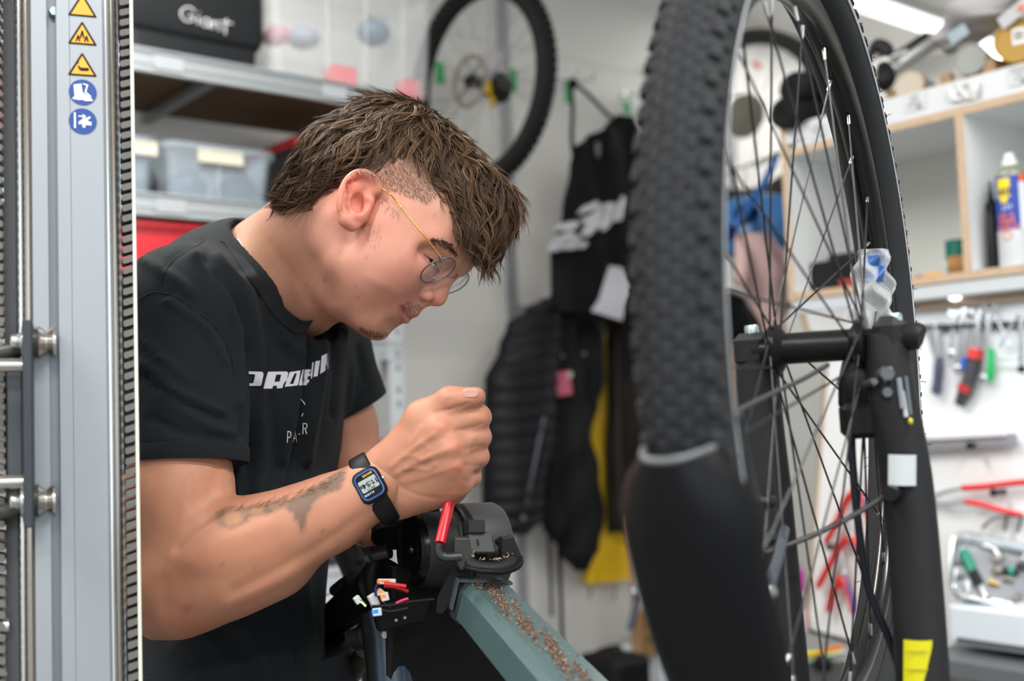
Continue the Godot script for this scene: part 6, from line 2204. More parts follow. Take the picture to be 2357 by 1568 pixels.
	obj("wrap", s, mat("e9eef2", 0.12, 0.0, {"alpha": 0.22}), cp)
	s = cloth_sheet(func(a, bb):
		var an := lerpf(-1.0, 1.2, a)
		return pc + cdir(0.002 + sin(an) * 0.012, lerpf(0.036, 0.008, bb), -cos(an) * 0.008 - 0.002 + 0.003 * sin(bb * 9.0 + a * 7.0))
		, 12, 10, 0.0006)
	obj("blue_print", s, mat("2a62b0", 0.3, 0.0, {"alpha": 0.6}), cp)

# ---------------------------------------------------------------- bodies: distance fields meshed as surface nets (in the camera-side axes, then turned into the world)
class Field:
	var ty := PackedInt32Array()
	var a := PackedVector3Array()
	var ba := PackedVector3Array()
	var il := PackedFloat32Array()
	var r1 := PackedFloat32Array()
	var r2 := PackedFloat32Array()
	var kk := PackedFloat32Array()
	var ib: Array[Basis] = []
	var ir := PackedVector3Array()
	var ir2 := PackedVector3Array()

	func cap(p: Vector3, q: Vector3, rp: float, rq: float, k := 0.01, cut := false):      # tapered capsule
		ty.append(2 if cut else 0)
		a.append(p)
		ba.append(q - p)
		il.append(1.0 / maxf((q - p).length_squared(), 1e-9))
		r1.append(rp)
		r2.append(rq - rp)
		kk.append(k)
		ib.append(Basis())
		ir.append(Vector3.ONE)
		ir2.append(Vector3.ONE)

	func ell(c: Vector3, b: Basis, r: Vector3, k := 0.01, cut := false):                  # ellipsoid on the axes of b
		cap(c, c, 0, 0, k, cut)
		var i := ty.size() - 1
		ty[i] = 3 if cut else 1
		ib[i] = b.transposed()
		ir[i] = Vector3(1 / r.x, 1 / r.y, 1 / r.z)
		ir2[i] = ir[i] * ir[i]

	func rod(p: Vector3, q: Vector3, r: float, k := 0.004):                              # cut away a flat-ended rod
		cap(p, q, r, r, k, true)
		ty[ty.size() - 1] = 5
		il[il.size() - 1] = 1.0 / p.distance_to(q)

	func rod_at(i: int, p: Vector3) -> float:
		var pa := p - a[i]
		var ax := ba[i] * il[i]
		var t := pa.dot(ax)
		return maxf((pa - ax * t).length() - r1[i], maxf(-t, t - 1.0 / il[i]))

	func flat(c: Vector3, n: Vector3, k := 0.004):                                       # cut away everything on the side that n points to
		cap(c, c + n, 0, 0, k, true)
		ty[ty.size() - 1] = 4

	func one(i: int, p: Vector3) -> float:
		var t := ty[i]
		if t == 4:
			return -(p - a[i]).dot(ba[i])
		if t == 5:
			return rod_at(i, p)
		if t == 0 or t == 2:
			var pa := p - a[i]
			var h := clampf(pa.dot(ba[i]) * il[i], 0.0, 1.0)
			return (pa - ba[i] * h).length() - r1[i] - r2[i] * h
		var q := ib[i] * (p - a[i])
		var k0 := (q * ir[i]).length()
		return k0 * (k0 - 1.0) / maxf((q * ir2[i]).length(), 1e-6)

	func at(p: Vector3, ids: PackedInt32Array) -> float:
		var d := 1000.0
		for i in ids:
			var e: float
			var t := ty[i]
			if t == 0 or t == 2:
				var pa := p - a[i]
				var h := clampf(pa.dot(ba[i]) * il[i], 0.0, 1.0)
				e = (pa - ba[i] * h).length() - r1[i] - r2[i] * h
			elif t == 5:
				e = rod_at(i, p)
			elif t == 4:
				e = -(p - a[i]).dot(ba[i])
			else:
				var q := ib[i] * (p - a[i])
				var k0 := (q * ir[i]).length()
				e = k0 * (k0 - 1.0) / maxf((q * ir2[i]).length(), 1e-6)
			var k := kk[i]
			if t < 2:
				var w := maxf(k - absf(d - e), 0.0) / k
				d = minf(d, e) - w * w * k * 0.25
			else:
				var w := maxf(k - absf(d + e), 0.0) / k
				d = maxf(d, -e) + w * w * k * 0.25
		return d

	func all() -> PackedInt32Array:
		var l := PackedInt32Array()
		for i in ty.size():
			l.append(i)
		return l

	func near(p: Vector3, h: float) -> PackedInt32Array:      # the pieces that matter within h of p; empty if the surface is not there
		var ds := PackedFloat32Array()
		var best := 1000.0
		for i in ty.size():
			var e := one(i, p)
			ds.append(e)
			if ty[i] < 2:
				best = minf(best, e)
		var out := PackedInt32Array()
		if best > h * 1.6 + 0.016:
			return out
		for i in ty.size():
			if ty[i] < 2:
				if ds[i] < best + 3.4 * h + kk[i] + 0.004:
					out.append(i)
			elif ds[i] < 2.0 * h + kk[i]:
				out.append(i)
		return out if absf(at(p, out)) < h * 1.8 else PackedInt32Array()

	func nets(lo: Vector3, hi: Vector3, cell: float) -> Array:     # [vertices, triangle indices]
		const N := 4
		var nb := Vector3i(((hi - lo) / (cell * N)).ceil())
		var verts := PackedVector3Array()
		var ids := {}
		var shared := {}
		var edges := []
		var half := cell * N * 0.5 * 1.75
		var val := PackedFloat32Array()
		val.resize((N + 1) * (N + 1) * (N + 1))
		for bz in nb.z:
			for by in nb.y:
				for bx in nb.x:
					var o := lo + Vector3(bx, by, bz) * cell * N
					var l := near(o + Vector3.ONE * cell * N * 0.5, half)
					if l.is_empty():
						continue
					var n := 0
					var lowest := 1.0
					var highest := -1.0
					for z in N + 1:
						for y in N + 1:
							for x in N + 1:
								var v: float
								if x % N and y % N and z % N:
									v = at(o + Vector3(x, y, z) * cell, l)
								else:
									var key := Vector3i(bx * N + x, by * N + y, bz * N + z)      # samples on a block's border are shared, so that neighbours agree
									var known = shared.get(key)
									if known == null:
										v = at(o + Vector3(x, y, z) * cell, l)
										shared[key] = v
									else:
										v = known
								val[n] = v
								n += 1
								lowest = minf(lowest, v)
								highest = maxf(highest, v)
					if lowest > 0 or highest < 0:
						continue
					for z in N:
						for y in N:
							for x in N:
								var i0 := x + y * 5 + z * 25
								var neg := 0
								for c in 8:
									if val[i0 + (c & 1) + ((c >> 1) & 1) * 5 + (c >> 2) * 25] < 0:
										neg += 1
								if neg == 0 or neg == 8:
									continue
								var sum := Vector3.ZERO
								var cnt := 0
								for e in 12:
									var ax := e / 4
									var u := e & 1
									var w := (e >> 1) & 1
									var p := Vector3i(0, u, w) if ax == 0 else Vector3i(u, 0, w) if ax == 1 else Vector3i(u, w, 0)
									var ia := i0 + p.x + p.y * 5 + p.z * 25
									var ib2 := ia + (1 if ax == 0 else 5 if ax == 1 else 25)
									var va := val[ia]
									var vb := val[ib2]
									if (va < 0) != (vb < 0):
										var f := va / (va - vb)
										var q := Vector3(p)
										q[ax] += f
										sum += q
										cnt += 1
								var g := Vector3i(bx * N + x, by * N + y, bz * N + z)
								ids[g] = verts.size()
								verts.append(lo + (Vector3(g) + sum / cnt) * cell)
								for ax in 3:
									var vb := val[i0 + (1 if ax == 0 else 5 if ax == 1 else 25)]
									if (val[i0] < 0) != (vb < 0):
										edges.append([g, ax, val[i0] < 0])
		var idx := PackedInt32Array()
		for e in edges:
			var g: Vector3i = e[0]
			var ax: int = e[1]
			var u := Vector3i(0, 1, 0) if ax == 0 else Vector3i(0, 0, 1) if ax == 1 else Vector3i(1, 0, 0)
			var w := Vector3i(0, 0, 1) if ax == 0 else Vector3i(1, 0, 0) if ax == 1 else Vector3i(0, 1, 0)
			var q0 = ids.get(g - u - w)
			var q1 = ids.get(g - w)
			var q2 = ids.get(g)
			var q3 = ids.get(g - u)
			if q0 == null or q1 == null or q2 == null or q3 == null:
				continue
			if e[2]:
				idx.append_array(PackedInt32Array([q0, q2, q1, q0, q3, q2]))
			else:
				idx.append_array(PackedInt32Array([q0, q1, q2, q0, q2, q3]))
		return [verts, idx]

func normals_of(v: PackedVector3Array, ix: PackedInt32Array) -> PackedVector3Array:     # ix clockwise
	var n := PackedVector3Array()
	n.resize(v.size())
	for i in range(0, ix.size(), 3):
		var c := (v[ix[i + 2]] - v[ix[i]]).cross(v[ix[i + 1]] - v[ix[i]])
		n[ix[i]] += c
		n[ix[i + 1]] += c
		n[ix[i + 2]] += c
	for i in n.size():
		n[i] = n[i].normalized()
	return n

func relax(v: PackedVector3Array, ix: PackedInt32Array, times: int, share := 0.5) -> PackedVector3Array:
	for r in times:
		var sum := PackedVector3Array()
		var cnt := PackedFloat32Array()
		sum.resize(v.size())
		cnt.resize(v.size())
		for i in range(0, ix.size(), 3):
			for k in 3:
				var p := ix[i + k]
				var q := ix[i + (k + 1) % 3]
				sum[p] += v[q]
				sum[q] += v[p]
				cnt[p] += 1
				cnt[q] += 1
		for i in v.size():
			if cnt[i] > 0:
				v[i] = v[i].lerp(sum[i] / cnt[i], share)
	return v

func E(x: float, y: float, d: float) -> Vector3:
	return Vector3((x - 1178.5) / F * d, -(y - 784.0) / F * d, -d)

func epix(p: Vector3) -> Vector2:
	return Vector2(1178.5 + p.x / -p.z * F, 784.0 - p.y / -p.z * F)

func sculpt(v: PackedVector3Array, n: PackedVector3Array, strokes: Array) -> PackedVector3Array:
	# press or raise the surface along strokes: [width in pixels, height in mm, x, y, x, y ...]
	var prep := []
	for s in strokes:
		var pts := PackedVector2Array()
		for i in range(2, s.size(), 2):
			pts.append(Vector2(s[i], s[i + 1]))
		if pts.size() > 2:
			var c := []
			for p in pts:
				c.append(p)
			pts = PackedVector2Array(spline(c, 4))
		var bb := Rect2(pts[0], Vector2.ZERO)
		for p in pts:
			bb = bb.expand(p)
		prep.append([s[0], s[1] * 0.001, pts, bb.grow(s[0] * 2.6)])
	var out := v.duplicate()
	for i in v.size():
		var look := -v[i].normalized()
		var fc := n[i].dot(look)
		if fc < 0.05:
			continue
		fc = smoothstep(0.05, 0.35, fc)
		var p := epix(v[i])
		var h := 0.0
		for s in prep:
			if not s[3].has_point(p):
				continue
			var best := 1e9
			var pts: PackedVector2Array = s[2]
			for k in pts.size() - 1:
				best = minf(best, Geometry2D.get_closest_point_to_segment(p, pts[k], pts[k + 1]).distance_squared_to(p))
			if pts.size() == 1:
				best = pts[0].distance_squared_to(p)
			h += s[1] * exp(-best / (s[0] * s[0]))
		out[i] = v[i] + n[i] * h * fc
	return out

func solid(v: PackedVector3Array, ix: PackedInt32Array, n: PackedVector3Array, col = null) -> ArrayMesh:
	var wv := PackedVector3Array()
	var wn := PackedVector3Array()
	wv.resize(v.size())
	wn.resize(v.size())
	for i in v.size():
		wv[i] = eye * v[i]
		wn[i] = eye.basis * n[i]
	var arr := []
	arr.resize(Mesh.ARRAY_MAX)
	arr[Mesh.ARRAY_VERTEX] = wv
	arr[Mesh.ARRAY_NORMAL] = wn
	arr[Mesh.ARRAY_INDEX] = ix
	if col != null:
		arr[Mesh.ARRAY_COLOR] = col
	var m := ArrayMesh.new()
	m.add_surface_from_arrays(Mesh.PRIMITIVE_TRIANGLES, arr)
	return m

class Relief:       # how far a meshed body lies behind each pixel, for laying hair, print and seams on it
	var o: Vector2
	var w: int
	var h: int
	var step: float
	var z := PackedFloat32Array()

	func _init(x0: float, y0: float, x1: float, y1: float, s: float):
		o = Vector2(x0, y0)
		step = s
		w = int((x1 - x0) / s) + 2
		h = int((y1 - y0) / s) + 2
		z.resize(w * h)
		z.fill(99.0)

	func add(v: PackedVector3Array, ix: PackedInt32Array):
		var px := PackedVector2Array()
		px.resize(v.size())
		for i in v.size():
			px[i] = (Vector2(1178.5 + v[i].x / -v[i].z * 2600.0, 784.0 - v[i].y / -v[i].z * 2600.0) - o) / step
		for i in range(0, ix.size(), 3):
			var a := px[ix[i]]
			var b := px[ix[i + 1]]
			var c := px[ix[i + 2]]
			var x0 := int(ceilf(minf(a.x, minf(b.x, c.x))))
			var x1 := int(floorf(maxf(a.x, maxf(b.x, c.x))))
			var y0 := int(ceilf(minf(a.y, minf(b.y, c.y))))
			var y1 := int(floorf(maxf(a.y, maxf(b.y, c.y))))
			if x1 < 0 or y1 < 0 or x0 >= w or y0 >= h:
				continue
			var det := (b - a).cross(c - a)
			if absf(det) < 1e-6:
				continue
			var za := -v[ix[i]].z
			var zb := -v[ix[i + 1]].z
			var zc := -v[ix[i + 2]].z
			for y in range(maxi(y0, 0), mini(y1, h - 1) + 1):
				for x in range(maxi(x0, 0), mini(x1, w - 1) + 1):
					var p := Vector2(x, y)
					var u := (b - p).cross(c - p) / det
					var t := (c - p).cross(a - p) / det
					if u < -0.001 or t < -0.001 or u + t > 1.001:
						continue
					var d := za * u + zb * t + zc * (1 - u - t)
					if d < z[x + y * w]:
						z[x + y * w] = d

	func at(x: float, y: float) -> float:
		var p := (Vector2(x, y) - o) / step
		var i := clampi(int(p.x), 0, w - 2)
		var j := clampi(int(p.y), 0, h - 2)
		var f := p - Vector2(i, j)
		var q := [z[i + j * w], z[i + 1 + j * w], z[i + (j + 1) * w], z[i + 1 + (j + 1) * w]]
		var m: float = q.min()
		for k in 4:
			if q[k] > m + 0.02:
				q[k] = m
		return lerpf(lerpf(q[0], q[1], f.x), lerpf(q[2], q[3], f.x), f.y)

func paint(v: PackedVector3Array, n: PackedVector3Array, base: Color, spots: Array, areas: Array) -> PackedColorArray:
	# skin colours, linear: spots [x, y, rx, ry, colour, share], areas [colour, share, softness, outline...]
	var out := PackedColorArray()
	out.resize(v.size())
	var prep := []
	for a in areas:
		var pg := PackedVector2Array()
		for i in range(3, a.size(), 2):
			pg.append(Vector2(a[i], a[i + 1]))
		var bb := Rect2(pg[0], Vector2.ZERO)
		for p in pg:
			bb = bb.expand(p)
		prep.append([Color(a[0]).srgb_to_linear(), a[1], a[2], pg, bb.grow(a[2])])
	var sp := []
	for s in spots:
		sp.append([Vector2(s[0], s[1]), s[2], s[3], Color(s[4]).srgb_to_linear(), s[5]])
	var lin := base.srgb_to_linear()
	var noise := FastNoiseLite.new()
	noise.frequency = 40.0
	noise.fractal_octaves = 3
	for i in v.size():
		var c := lin * (1.0 + 0.10 * noise.get_noise_3dv(v[i]))
		if n[i].dot(-v[i].normalized()) > -0.1:
			var p := epix(v[i])
			for s in sp:
				var q: Vector2 = (p - s[0]) / Vector2(s[1], s[2])
				var l := q.length_squared()
				if l < 5.0:
					c = c.lerp(s[3], s[4] * exp(-l))
			for a in prep:
				if a[4].has_point(p):
					var ins := Geometry2D.is_point_in_polygon(p, a[3])
					var best := 1e9
					var pg: PackedVector2Array = a[3]
					for k in pg.size():
						best = minf(best, Geometry2D.get_closest_point_to_segment(p, pg[k], pg[(k + 1) % pg.size()]).distance_to(p))
					var f := smoothstep(-a[2], a[2], best if ins else -best)
					c = c.lerp(a[0], a[1] * f)
		c.a = 1.0
		out[i] = c
	return out

# ---------------------------------------------------------------- the mechanic
var H0: Vector3
var HF: Vector3
var HU: Vector3
var HL: Vector3
const HS := 1.067

func hd(f: float, u: float, l: float) -> Vector3:      # the head's own axes: forward, up, towards his right ear
	return H0 + (HF * f + HU * u + HL * l) * HS

func mechanic():
	var t := thing("person", "mechanic in a black t-shirt bending over the bike motor, gripping a red hex key", "person")
	H0 = E(877, 512, 1.28)
	var f2 := Vector3(0.645, -0.764, 0)
	HU = Vector3(0.764, 0.645, 0)
	HF = f2 * cos(deg_to_rad(15)) + Vector3(0, 0, sin(deg_to_rad(15)))
	HL = Vector3(0, 0, cos(deg_to_rad(15))) - f2 * sin(deg_to_rad(15))
	var hb := Basis(HF, HU, HL)
	var head := Field.new()
	var he := func(f, u, l, rf, ru, rl, k := 0.01, cut := false): head.ell(hd(f, u, l), hb, Vector3(rf, ru, rl) * HS, k, cut)
	var hc := func(f, u, l, r, f1, u1, l1, r1, k := 0.01, cut := false): head.cap(hd(f, u, l), hd(f1, u1, l1), r * HS, r1 * HS, k, cut)
	he.call(-0.004, 0.034, 0, 0.096, 0.074, 0.072)
	he.call(0.046, 0.04, 0, 0.049, 0.046, 0.058, 0.03)
	he.call(0.044, -0.016, 0, 0.047, 0.07, 0.054, 0.03)
	for s in [-1, 1]:
		hc.call(0.058, -0.004, s * 0.040, 0.022, 0.03, 0.0, s * 0.052, 0.018, 0.03)          # cheek bones
		hc.call(0.006, -0.05, s * 0.046, 0.017, 0.076, -0.067, s * 0.013, 0.0145, 0.03)        # jaw
		hc.call(0.045, -0.03, s * 0.044, 0.014, 0.03, -0.05, s * 0.046, 0.012, 0.03)
		hc.call(0.084, 0.0335, s * 0.012, 0.0095, 0.070, 0.0315, s * 0.044, 0.009, 0.018)     # brow
	hc.call(0.0850, -0.0700, 0, 0.0148, 0.080, -0.0715, 0, 0.0152, 0.02)                        # chin
	he.call(0.072, -0.040, 0, 0.0275, 0.026, 0.029, 0.02)                                     # mouth
	for s in [-1, 1]:
		he.call(0.0955, 0.0135, s * 0.031, 0.0135, 0.0105, 0.019, 0.014, true)                # eye hollows
		he.call(0.0865, 0.0125, s * 0.050, 0.0175, 0.0095, 0.0095, 0.014, true)               # outer eye hollow
		he.call(0.0742, 0.0125, s * 0.031, 0.0150, 0.0130, 0.0150, 0.004)                     # lowered lids
		hc.call(0.0865, 0.008, s * 0.022, 0.003, 0.0825, 0.0065, s * 0.04, 0.003, 0.012)      # lower lid
	hc.call(0.089, 0.024, 0, 0.0072, 0.1035, 0.001, 0, 0.0075, 0.012)                         # nose bridge
	head.cap(hd(0.1045, 0.0, 0), hd(0.1072, -0.0042, 0), 0.0072 * HS, 0.0080 * HS, 0.005)
	for s in [-1, 1]:
		he.call(0.0985, -0.0108, s * 0.0120, 0.0090, 0.0070, 0.0054, 0.005)                   # wings
	hc.call(0.1075, -0.0078, 0, 0.0048, 0.099, -0.0172, 0, 0.0045, 0.005)
	for s in [-1, 1]:
		he.call(0.1030, -0.0165, s * 0.0066, 0.0058, 0.0034, 0.0028, 0.003, true)             # nostrils
	hc.call(0.0965, -0.021, 0, 0.005, 0.0985, -0.030, 0, 0.0055, 0.012)                       # philtrum
	# lips
	for s in [-1, 1]:
		hc.call(0.1008, -0.0332, 0, 0.0048, 0.0900, -0.0392, s * 0.0245, 0.0028, 0.004)
		hc.call(0.1000, -0.0462, 0, 0.0060, 0.0890, -0.0424, s * 0.0235, 0.003, 0.004)
		hc.call(0.1080, -0.0400, 0, 0.0018, 0.0935, -0.0406, s * 0.026, 0.0015, 0.002, true)
		he.call(0.058, -0.026, s * 0.036, 0.026, 0.030, 0.0195, 0.03)                          # cheeks
	hc.call(0.105, -0.0595, -0.012, 0.006, 0.105, -0.0595, 0.012, 0.006, 0.014, true)          # fold under the lip
	# neck
	var nb := E(640, 645, 1.36)
	head.cap(hd(-0.028, -0.03, 0), nb, 0.0565 * HS, 0.064, 0.03)
	head.cap(hd(-0.045, 0.0, 0), E(592, 642, 1.37), 0.05, 0.056, 0.03)
	head.cap(hd(0.03, -0.085, 0), E(710, 705, 1.33), 0.022, 0.034, 0.04)
	for s in [-1, 1]:
		head.cap(hd(-0.012, -0.03, s * 0.052), E(700, 720, 1.335 - s * 0.03), 0.013, 0.011, 0.025)
	head.cap(E(608, 650, 1.36), E(480, 700, 1.27), 0.058, 0.042, 0.04)
	# ---- ears (finer pieces of the same skin)
	var ear := Field.new()
	var de := 1.196
	var zp := func(x, y, d) -> Vector3: return E(600 + x / 2.614, 200 + y / 2.614, d)
	var rim := [[712, 625, 0.0], [690, 565, -0.004], [640, 524, -0.008], [575, 522, -0.012], [518, 570, -0.017], [486, 650, -0.02], [482, 735, -0.019], [505, 805, -0.013]]
	var rv3 := []
	for q in rim:
		rv3.append(zp.call(q[0], q[1], de + q[2]))
	rv3 = spline(rv3, 4)
	for i in rv3.size() - 1:
		ear.cap(rv3[i], rv3[i + 1], 0.0036, 0.0036, 0.003)
	ear.cap(zp.call(505, 805, de - 0.013), zp.call(548, 825, de - 0.006), 0.0055, 0.0062, 0.008)            # lobe
	ear.cap(zp.call(548, 828, de - 0.006), zp.call(600, 795, de + 0.002), 0.0062, 0.005, 0.008)
	ear.cap(zp.call(615, 560, de - 0.002), zp.call(552, 610, de - 0.007), 0.0035, 0.0048, 0.006)            # antihelix
	ear.cap(zp.call(552, 610, de - 0.007), zp.call(532, 700, de - 0.011), 0.005, 0.0048, 0.005)
	ear.cap(zp.call(532, 700, de - 0.011), zp.call(560, 775, de - 0.009), 0.0048, 0.005, 0.005)
	ear.cap(zp.call(660, 600, de + 0.002), zp.call(575, 600, de - 0.001), 0.004, 0.005, 0.006)
	ear.cap(zp.call(560, 775, de - 0.009), zp.call(605, 780, de - 0.004), 0.0048, 0.0045, 0.005)            # antitragus
	ear.cap(zp.call(650, 690, de - 0.001), zp.call(628, 745, de - 0.003), 0.005, 0.0045, 0.005)             # tragus
	ear.cap(zp.call(700, 625, de + 0.0), zp.call(620, 660, de + 0.003), 0.0036, 0.003, 0.004)               # root of the helix
	ear.cap(zp.call(570, 560, de + 0.004), zp.call(520, 740, de - 0.002), 0.006, 0.006, 0.01)               # the shell's back
	ear.cap(zp.call(640, 600, de + 0.008), zp.call(590, 760, de + 0.006), 0.010, 0.010, 0.012)
	for q in [[655, 560, 590, 548], [590, 548, 535, 590], [535, 590, 511, 680], [511, 680, 508, 745]]:
		ear.cap(zp.call(q[0], q[1], de - 0.0175), zp.call(q[2], q[3], de - 0.0195), 0.0032, 0.0032, 0.003, true)            # groove inside the rim
	ear.cap(zp.call(600, 700, de - 0.010), zp.call(620, 700, de - 0.010), 0.0105, 0.006, 0.004, true)       # hollow
	# ---- arms
	var arm := Field.new()
	arm.cap(E(430, 720, 1.215), E(425, 900, 1.19), 0.045, 0.046, 0.02)
	arm.cap(E(425, 900, 1.19), E(412, 1140, 1.165), 0.046, 0.0495, 0.02)
	arm.cap(E(412, 1140, 1.165), E(392, 1330, 1.15), 0.0495, 0.0455, 0.03)
	arm.cap(E(398, 1350, 1.15), E(520, 1292, 1.142), 0.0425, 0.0465, 0.02)
	arm.cap(E(520, 1292, 1.142), E(620, 1256, 1.138), 0.0465, 0.0405, 0.03)
	arm.cap(E(620, 1256, 1.138), E(760, 1182, 1.135), 0.0405, 0.0325, 0.03)
	arm.cap(E(760, 1182, 1.135), E(862, 1122, 1.142), 0.0325, 0.0268, 0.03)
	arm.cap(E(862, 1122, 1.142), E(905, 1098, 1.142), 0.0268, 0.0265, 0.02)
	arm.cap(E(392, 1405, 1.155), E(412, 1412, 1.15), 0.026, 0.0155, 0.04)                     # elbow tip
	arm.cap(E(480, 1345, 1.15), E(640, 1300, 1.15), 0.03, 0.02, 0.04)
	arm.cap(E(520, 1250, 1.13), E(660, 1200, 1.13), 0.024, 0.018, 0.04)
	# far arm
	arm.cap(E(745, 820, 1.5), E(784, 985, 1.5), 0.045, 0.0455, 0.02)
	arm.cap(E(784, 985, 1.5), E(806, 1110, 1.48), 0.0455, 0.042, 0.02)
	arm.cap(E(806, 1110, 1.48), E(850, 1185, 1.36), 0.043, 0.034, 0.03)
	arm.cap(E(850, 1185, 1.36), E(872, 1205, 1.27), 0.032, 0.026, 0.02)
	# the far hand, closed round the motor's back
	arm.cap(E(868, 1205, 1.28), E(905, 1190, 1.25), 0.026, 0.02, 0.02)
	for i in 4:
		arm.cap(E(905, 1185 + i * 14, 1.26 - i * 0.005), E(965, 1168 + i * 14, 1.28), 0.0105, 0.0095, 0.004)
	arm.cap(E(880, 1215, 1.25), E(880, 1222, 1.225), 0.013, 0.0095, 0.01)
	# trunk under the shirt
	arm.cap(E(560, 800, 1.37), E(535, 1300, 1.36), 0.09, 0.085, 0.03)
	# ---- right hand
	var hand := Field.new()
	var wr := [E(880, 1092, 1.148), E(893, 1142, 1.155)]
	hand.cap(E(845, 1112, 1.144), wr[0], 0.0212, 0.0222, 0.012)
	hand.cap(E(855, 1148, 1.148), wr[1], 0.0205, 0.021, 0.014)
	var mcp := [E(1010, 988, 1.104), E(1036, 1032, 1.098), E(1047, 1074, 1.102), E(1056, 1114, 1.112)]
	var mr := [0.0155, 0.0152, 0.0145, 0.0128]
	hand.cap(wr[0], mcp[0], 0.021, mr[0], 0.012)
	hand.cap(wr[0], mcp[1], 0.0205, mr[1], 0.014)
	hand.cap(wr[1], mcp[2], 0.0195, mr[2], 0.014)
	hand.cap(wr[1], mcp[3], 0.02, mr[3], 0.014)
	hand.cap(E(905, 1120, 1.165), E(1030, 1060, 1.135), 0.022, 0.02, 0.02)
	hand.cap(E(930, 1140, 1.145), E(1040, 1128, 1.132), 0.018, 0.0145, 0.016)                 # heel of the hand
	var pip := [E(1102, 960, 1.118), E(1103, 1006, 1.122), E(1100, 1051, 1.126), E(1084, 1097, 1.132)]
	var pr := [0.0123, 0.0120, 0.0112, 0.0102]
	var dip := [E(1082, 990, 1.154), E(1080, 1030, 1.158), E(1078, 1072, 1.158), E(1070, 1112, 1.156)]
	var tip := [E(1050, 995, 1.150), E(1046, 1034, 1.152), E(1046, 1076, 1.150), E(1046, 1118, 1.150)]
	var fk := [0.004, 0.004, 0.004, 0.004]
	for i in 4:
		hand.cap(mcp[i], pip[i], mr[i] * 0.93, pr[i], fk[i])
		hand.cap(pip[i], dip[i], pr[i], pr[i] * 0.9, 0.004)
		hand.cap(dip[i], tip[i], pr[i] * 0.9, pr[i] * 0.8, 0.004)
	# thumb: base, two bones, and the web to the index finger
	hand.cap(E(905, 1062, 1.142), E(972, 962, 1.122), 0.0205, 0.0165, 0.014)
	hand.cap(E(972, 962, 1.122), E(1036, 920, 1.108), 0.0158, 0.0128, 0.010)
	hand.cap(E(1036, 920, 1.108), E(1096, 913, 1.106), 0.0124, 0.0096, 0.006)
	hand.cap(E(985, 985, 1.125), E(1015, 965, 1.122), 0.013, 0.010, 0.014)
	# ---- meshing
	var V := PackedVector3Array()
	var IX := PackedInt32Array()
	var parts := [
		[head, E(545, 230, 1.43), E(1095, 800, 1.12), 0.0027, 2],
		[ear, E(765, 380, 1.24), E(890, 540, 1.16), 0.0014, 1],
		[arm, E(270, 560, 1.62), E(1000, 1480, 1.06), 0.0043, 2],
		[hand, E(840, 880, 1.20), E(1130, 1190, 1.065), 0.0022, 2]]
	var from := []
	for p in parts:
		var lo := Vector3(minf(p[1].x, p[2].x), minf(p[1].y, p[2].y), minf(p[1].z, p[2].z)) - Vector3.ONE * 0.02
		var hi := Vector3(maxf(p[1].x, p[2].x), maxf(p[1].y, p[2].y), maxf(p[1].z, p[2].z)) + Vector3.ONE * 0.02
		var r: Array = p[0].nets(lo, hi, p[3])
		var rv: PackedVector3Array = relax(r[0], r[1], p[4])
		var base := V.size()
		from.append(base)
		V.append_array(rv)
		for i in r[1]:
			IX.append(base + i)
	var N := normals_of(V, IX)
	V = sculpt(V, N, skin_strokes())
	N = normals_of(V, IX)
	var skin := mat("ffffff", 0.48, 0.0, {"vc": true, "sss": 0.12, "spec": 0.42, "bump": ["fine", 55.0, 0.12]})
	var col := paint(V, N, Color("bd8a75"), skin_spots(), skin_areas())
	for i in range(from[2], col.size()):          # arms and hand are browner than the face
		col[i] = col[i] * (Color(0.84, 0.77, 0.70) if i < from[3] else Color(0.94, 0.88, 0.83))
		col[i].a = 1.0
	obj("body", solid(V, IX, N, col), skin, t)
	var rel := Relief.new(540, 220, 1140, 820, 2.0)
	rel.add(V, IX)
	var rarm := Relief.new(300, 880, 1140, 1480, 2.0)
	rarm.add(V, IX)
	face_details(t, rel)
	arm_hair(t, rarm)
	hair(t, hb, rel)
	shirt(t, rel)
	lower_body(t)
	eyeglasses(rel)
	watch(rarm)
	# chain at the neck
	var ch := thing("neck_chain", "thin silver chain round the mechanic's neck above the collar", "necklace")
	var s := st()
	var cl := spline([Vector3(548, 553, 0), Vector3(556, 563, 0), Vector3(567, 582, 0), Vector3(575, 598, 0), Vector3(578, 616, 0)], 8)
	for i in cl.size():
		var p := P(cl[i].x, cl[i].y, rel.at(cl[i].x, cl[i].y) - 0.0012)
		ball(s, along(p, p + cdir(0.5, -0.8, 0)), Vector3(0.0013, 0.0019, 0.0013), 8)
	obj("links", s, mat("d9cfbd", 0.25, 0.8), ch)

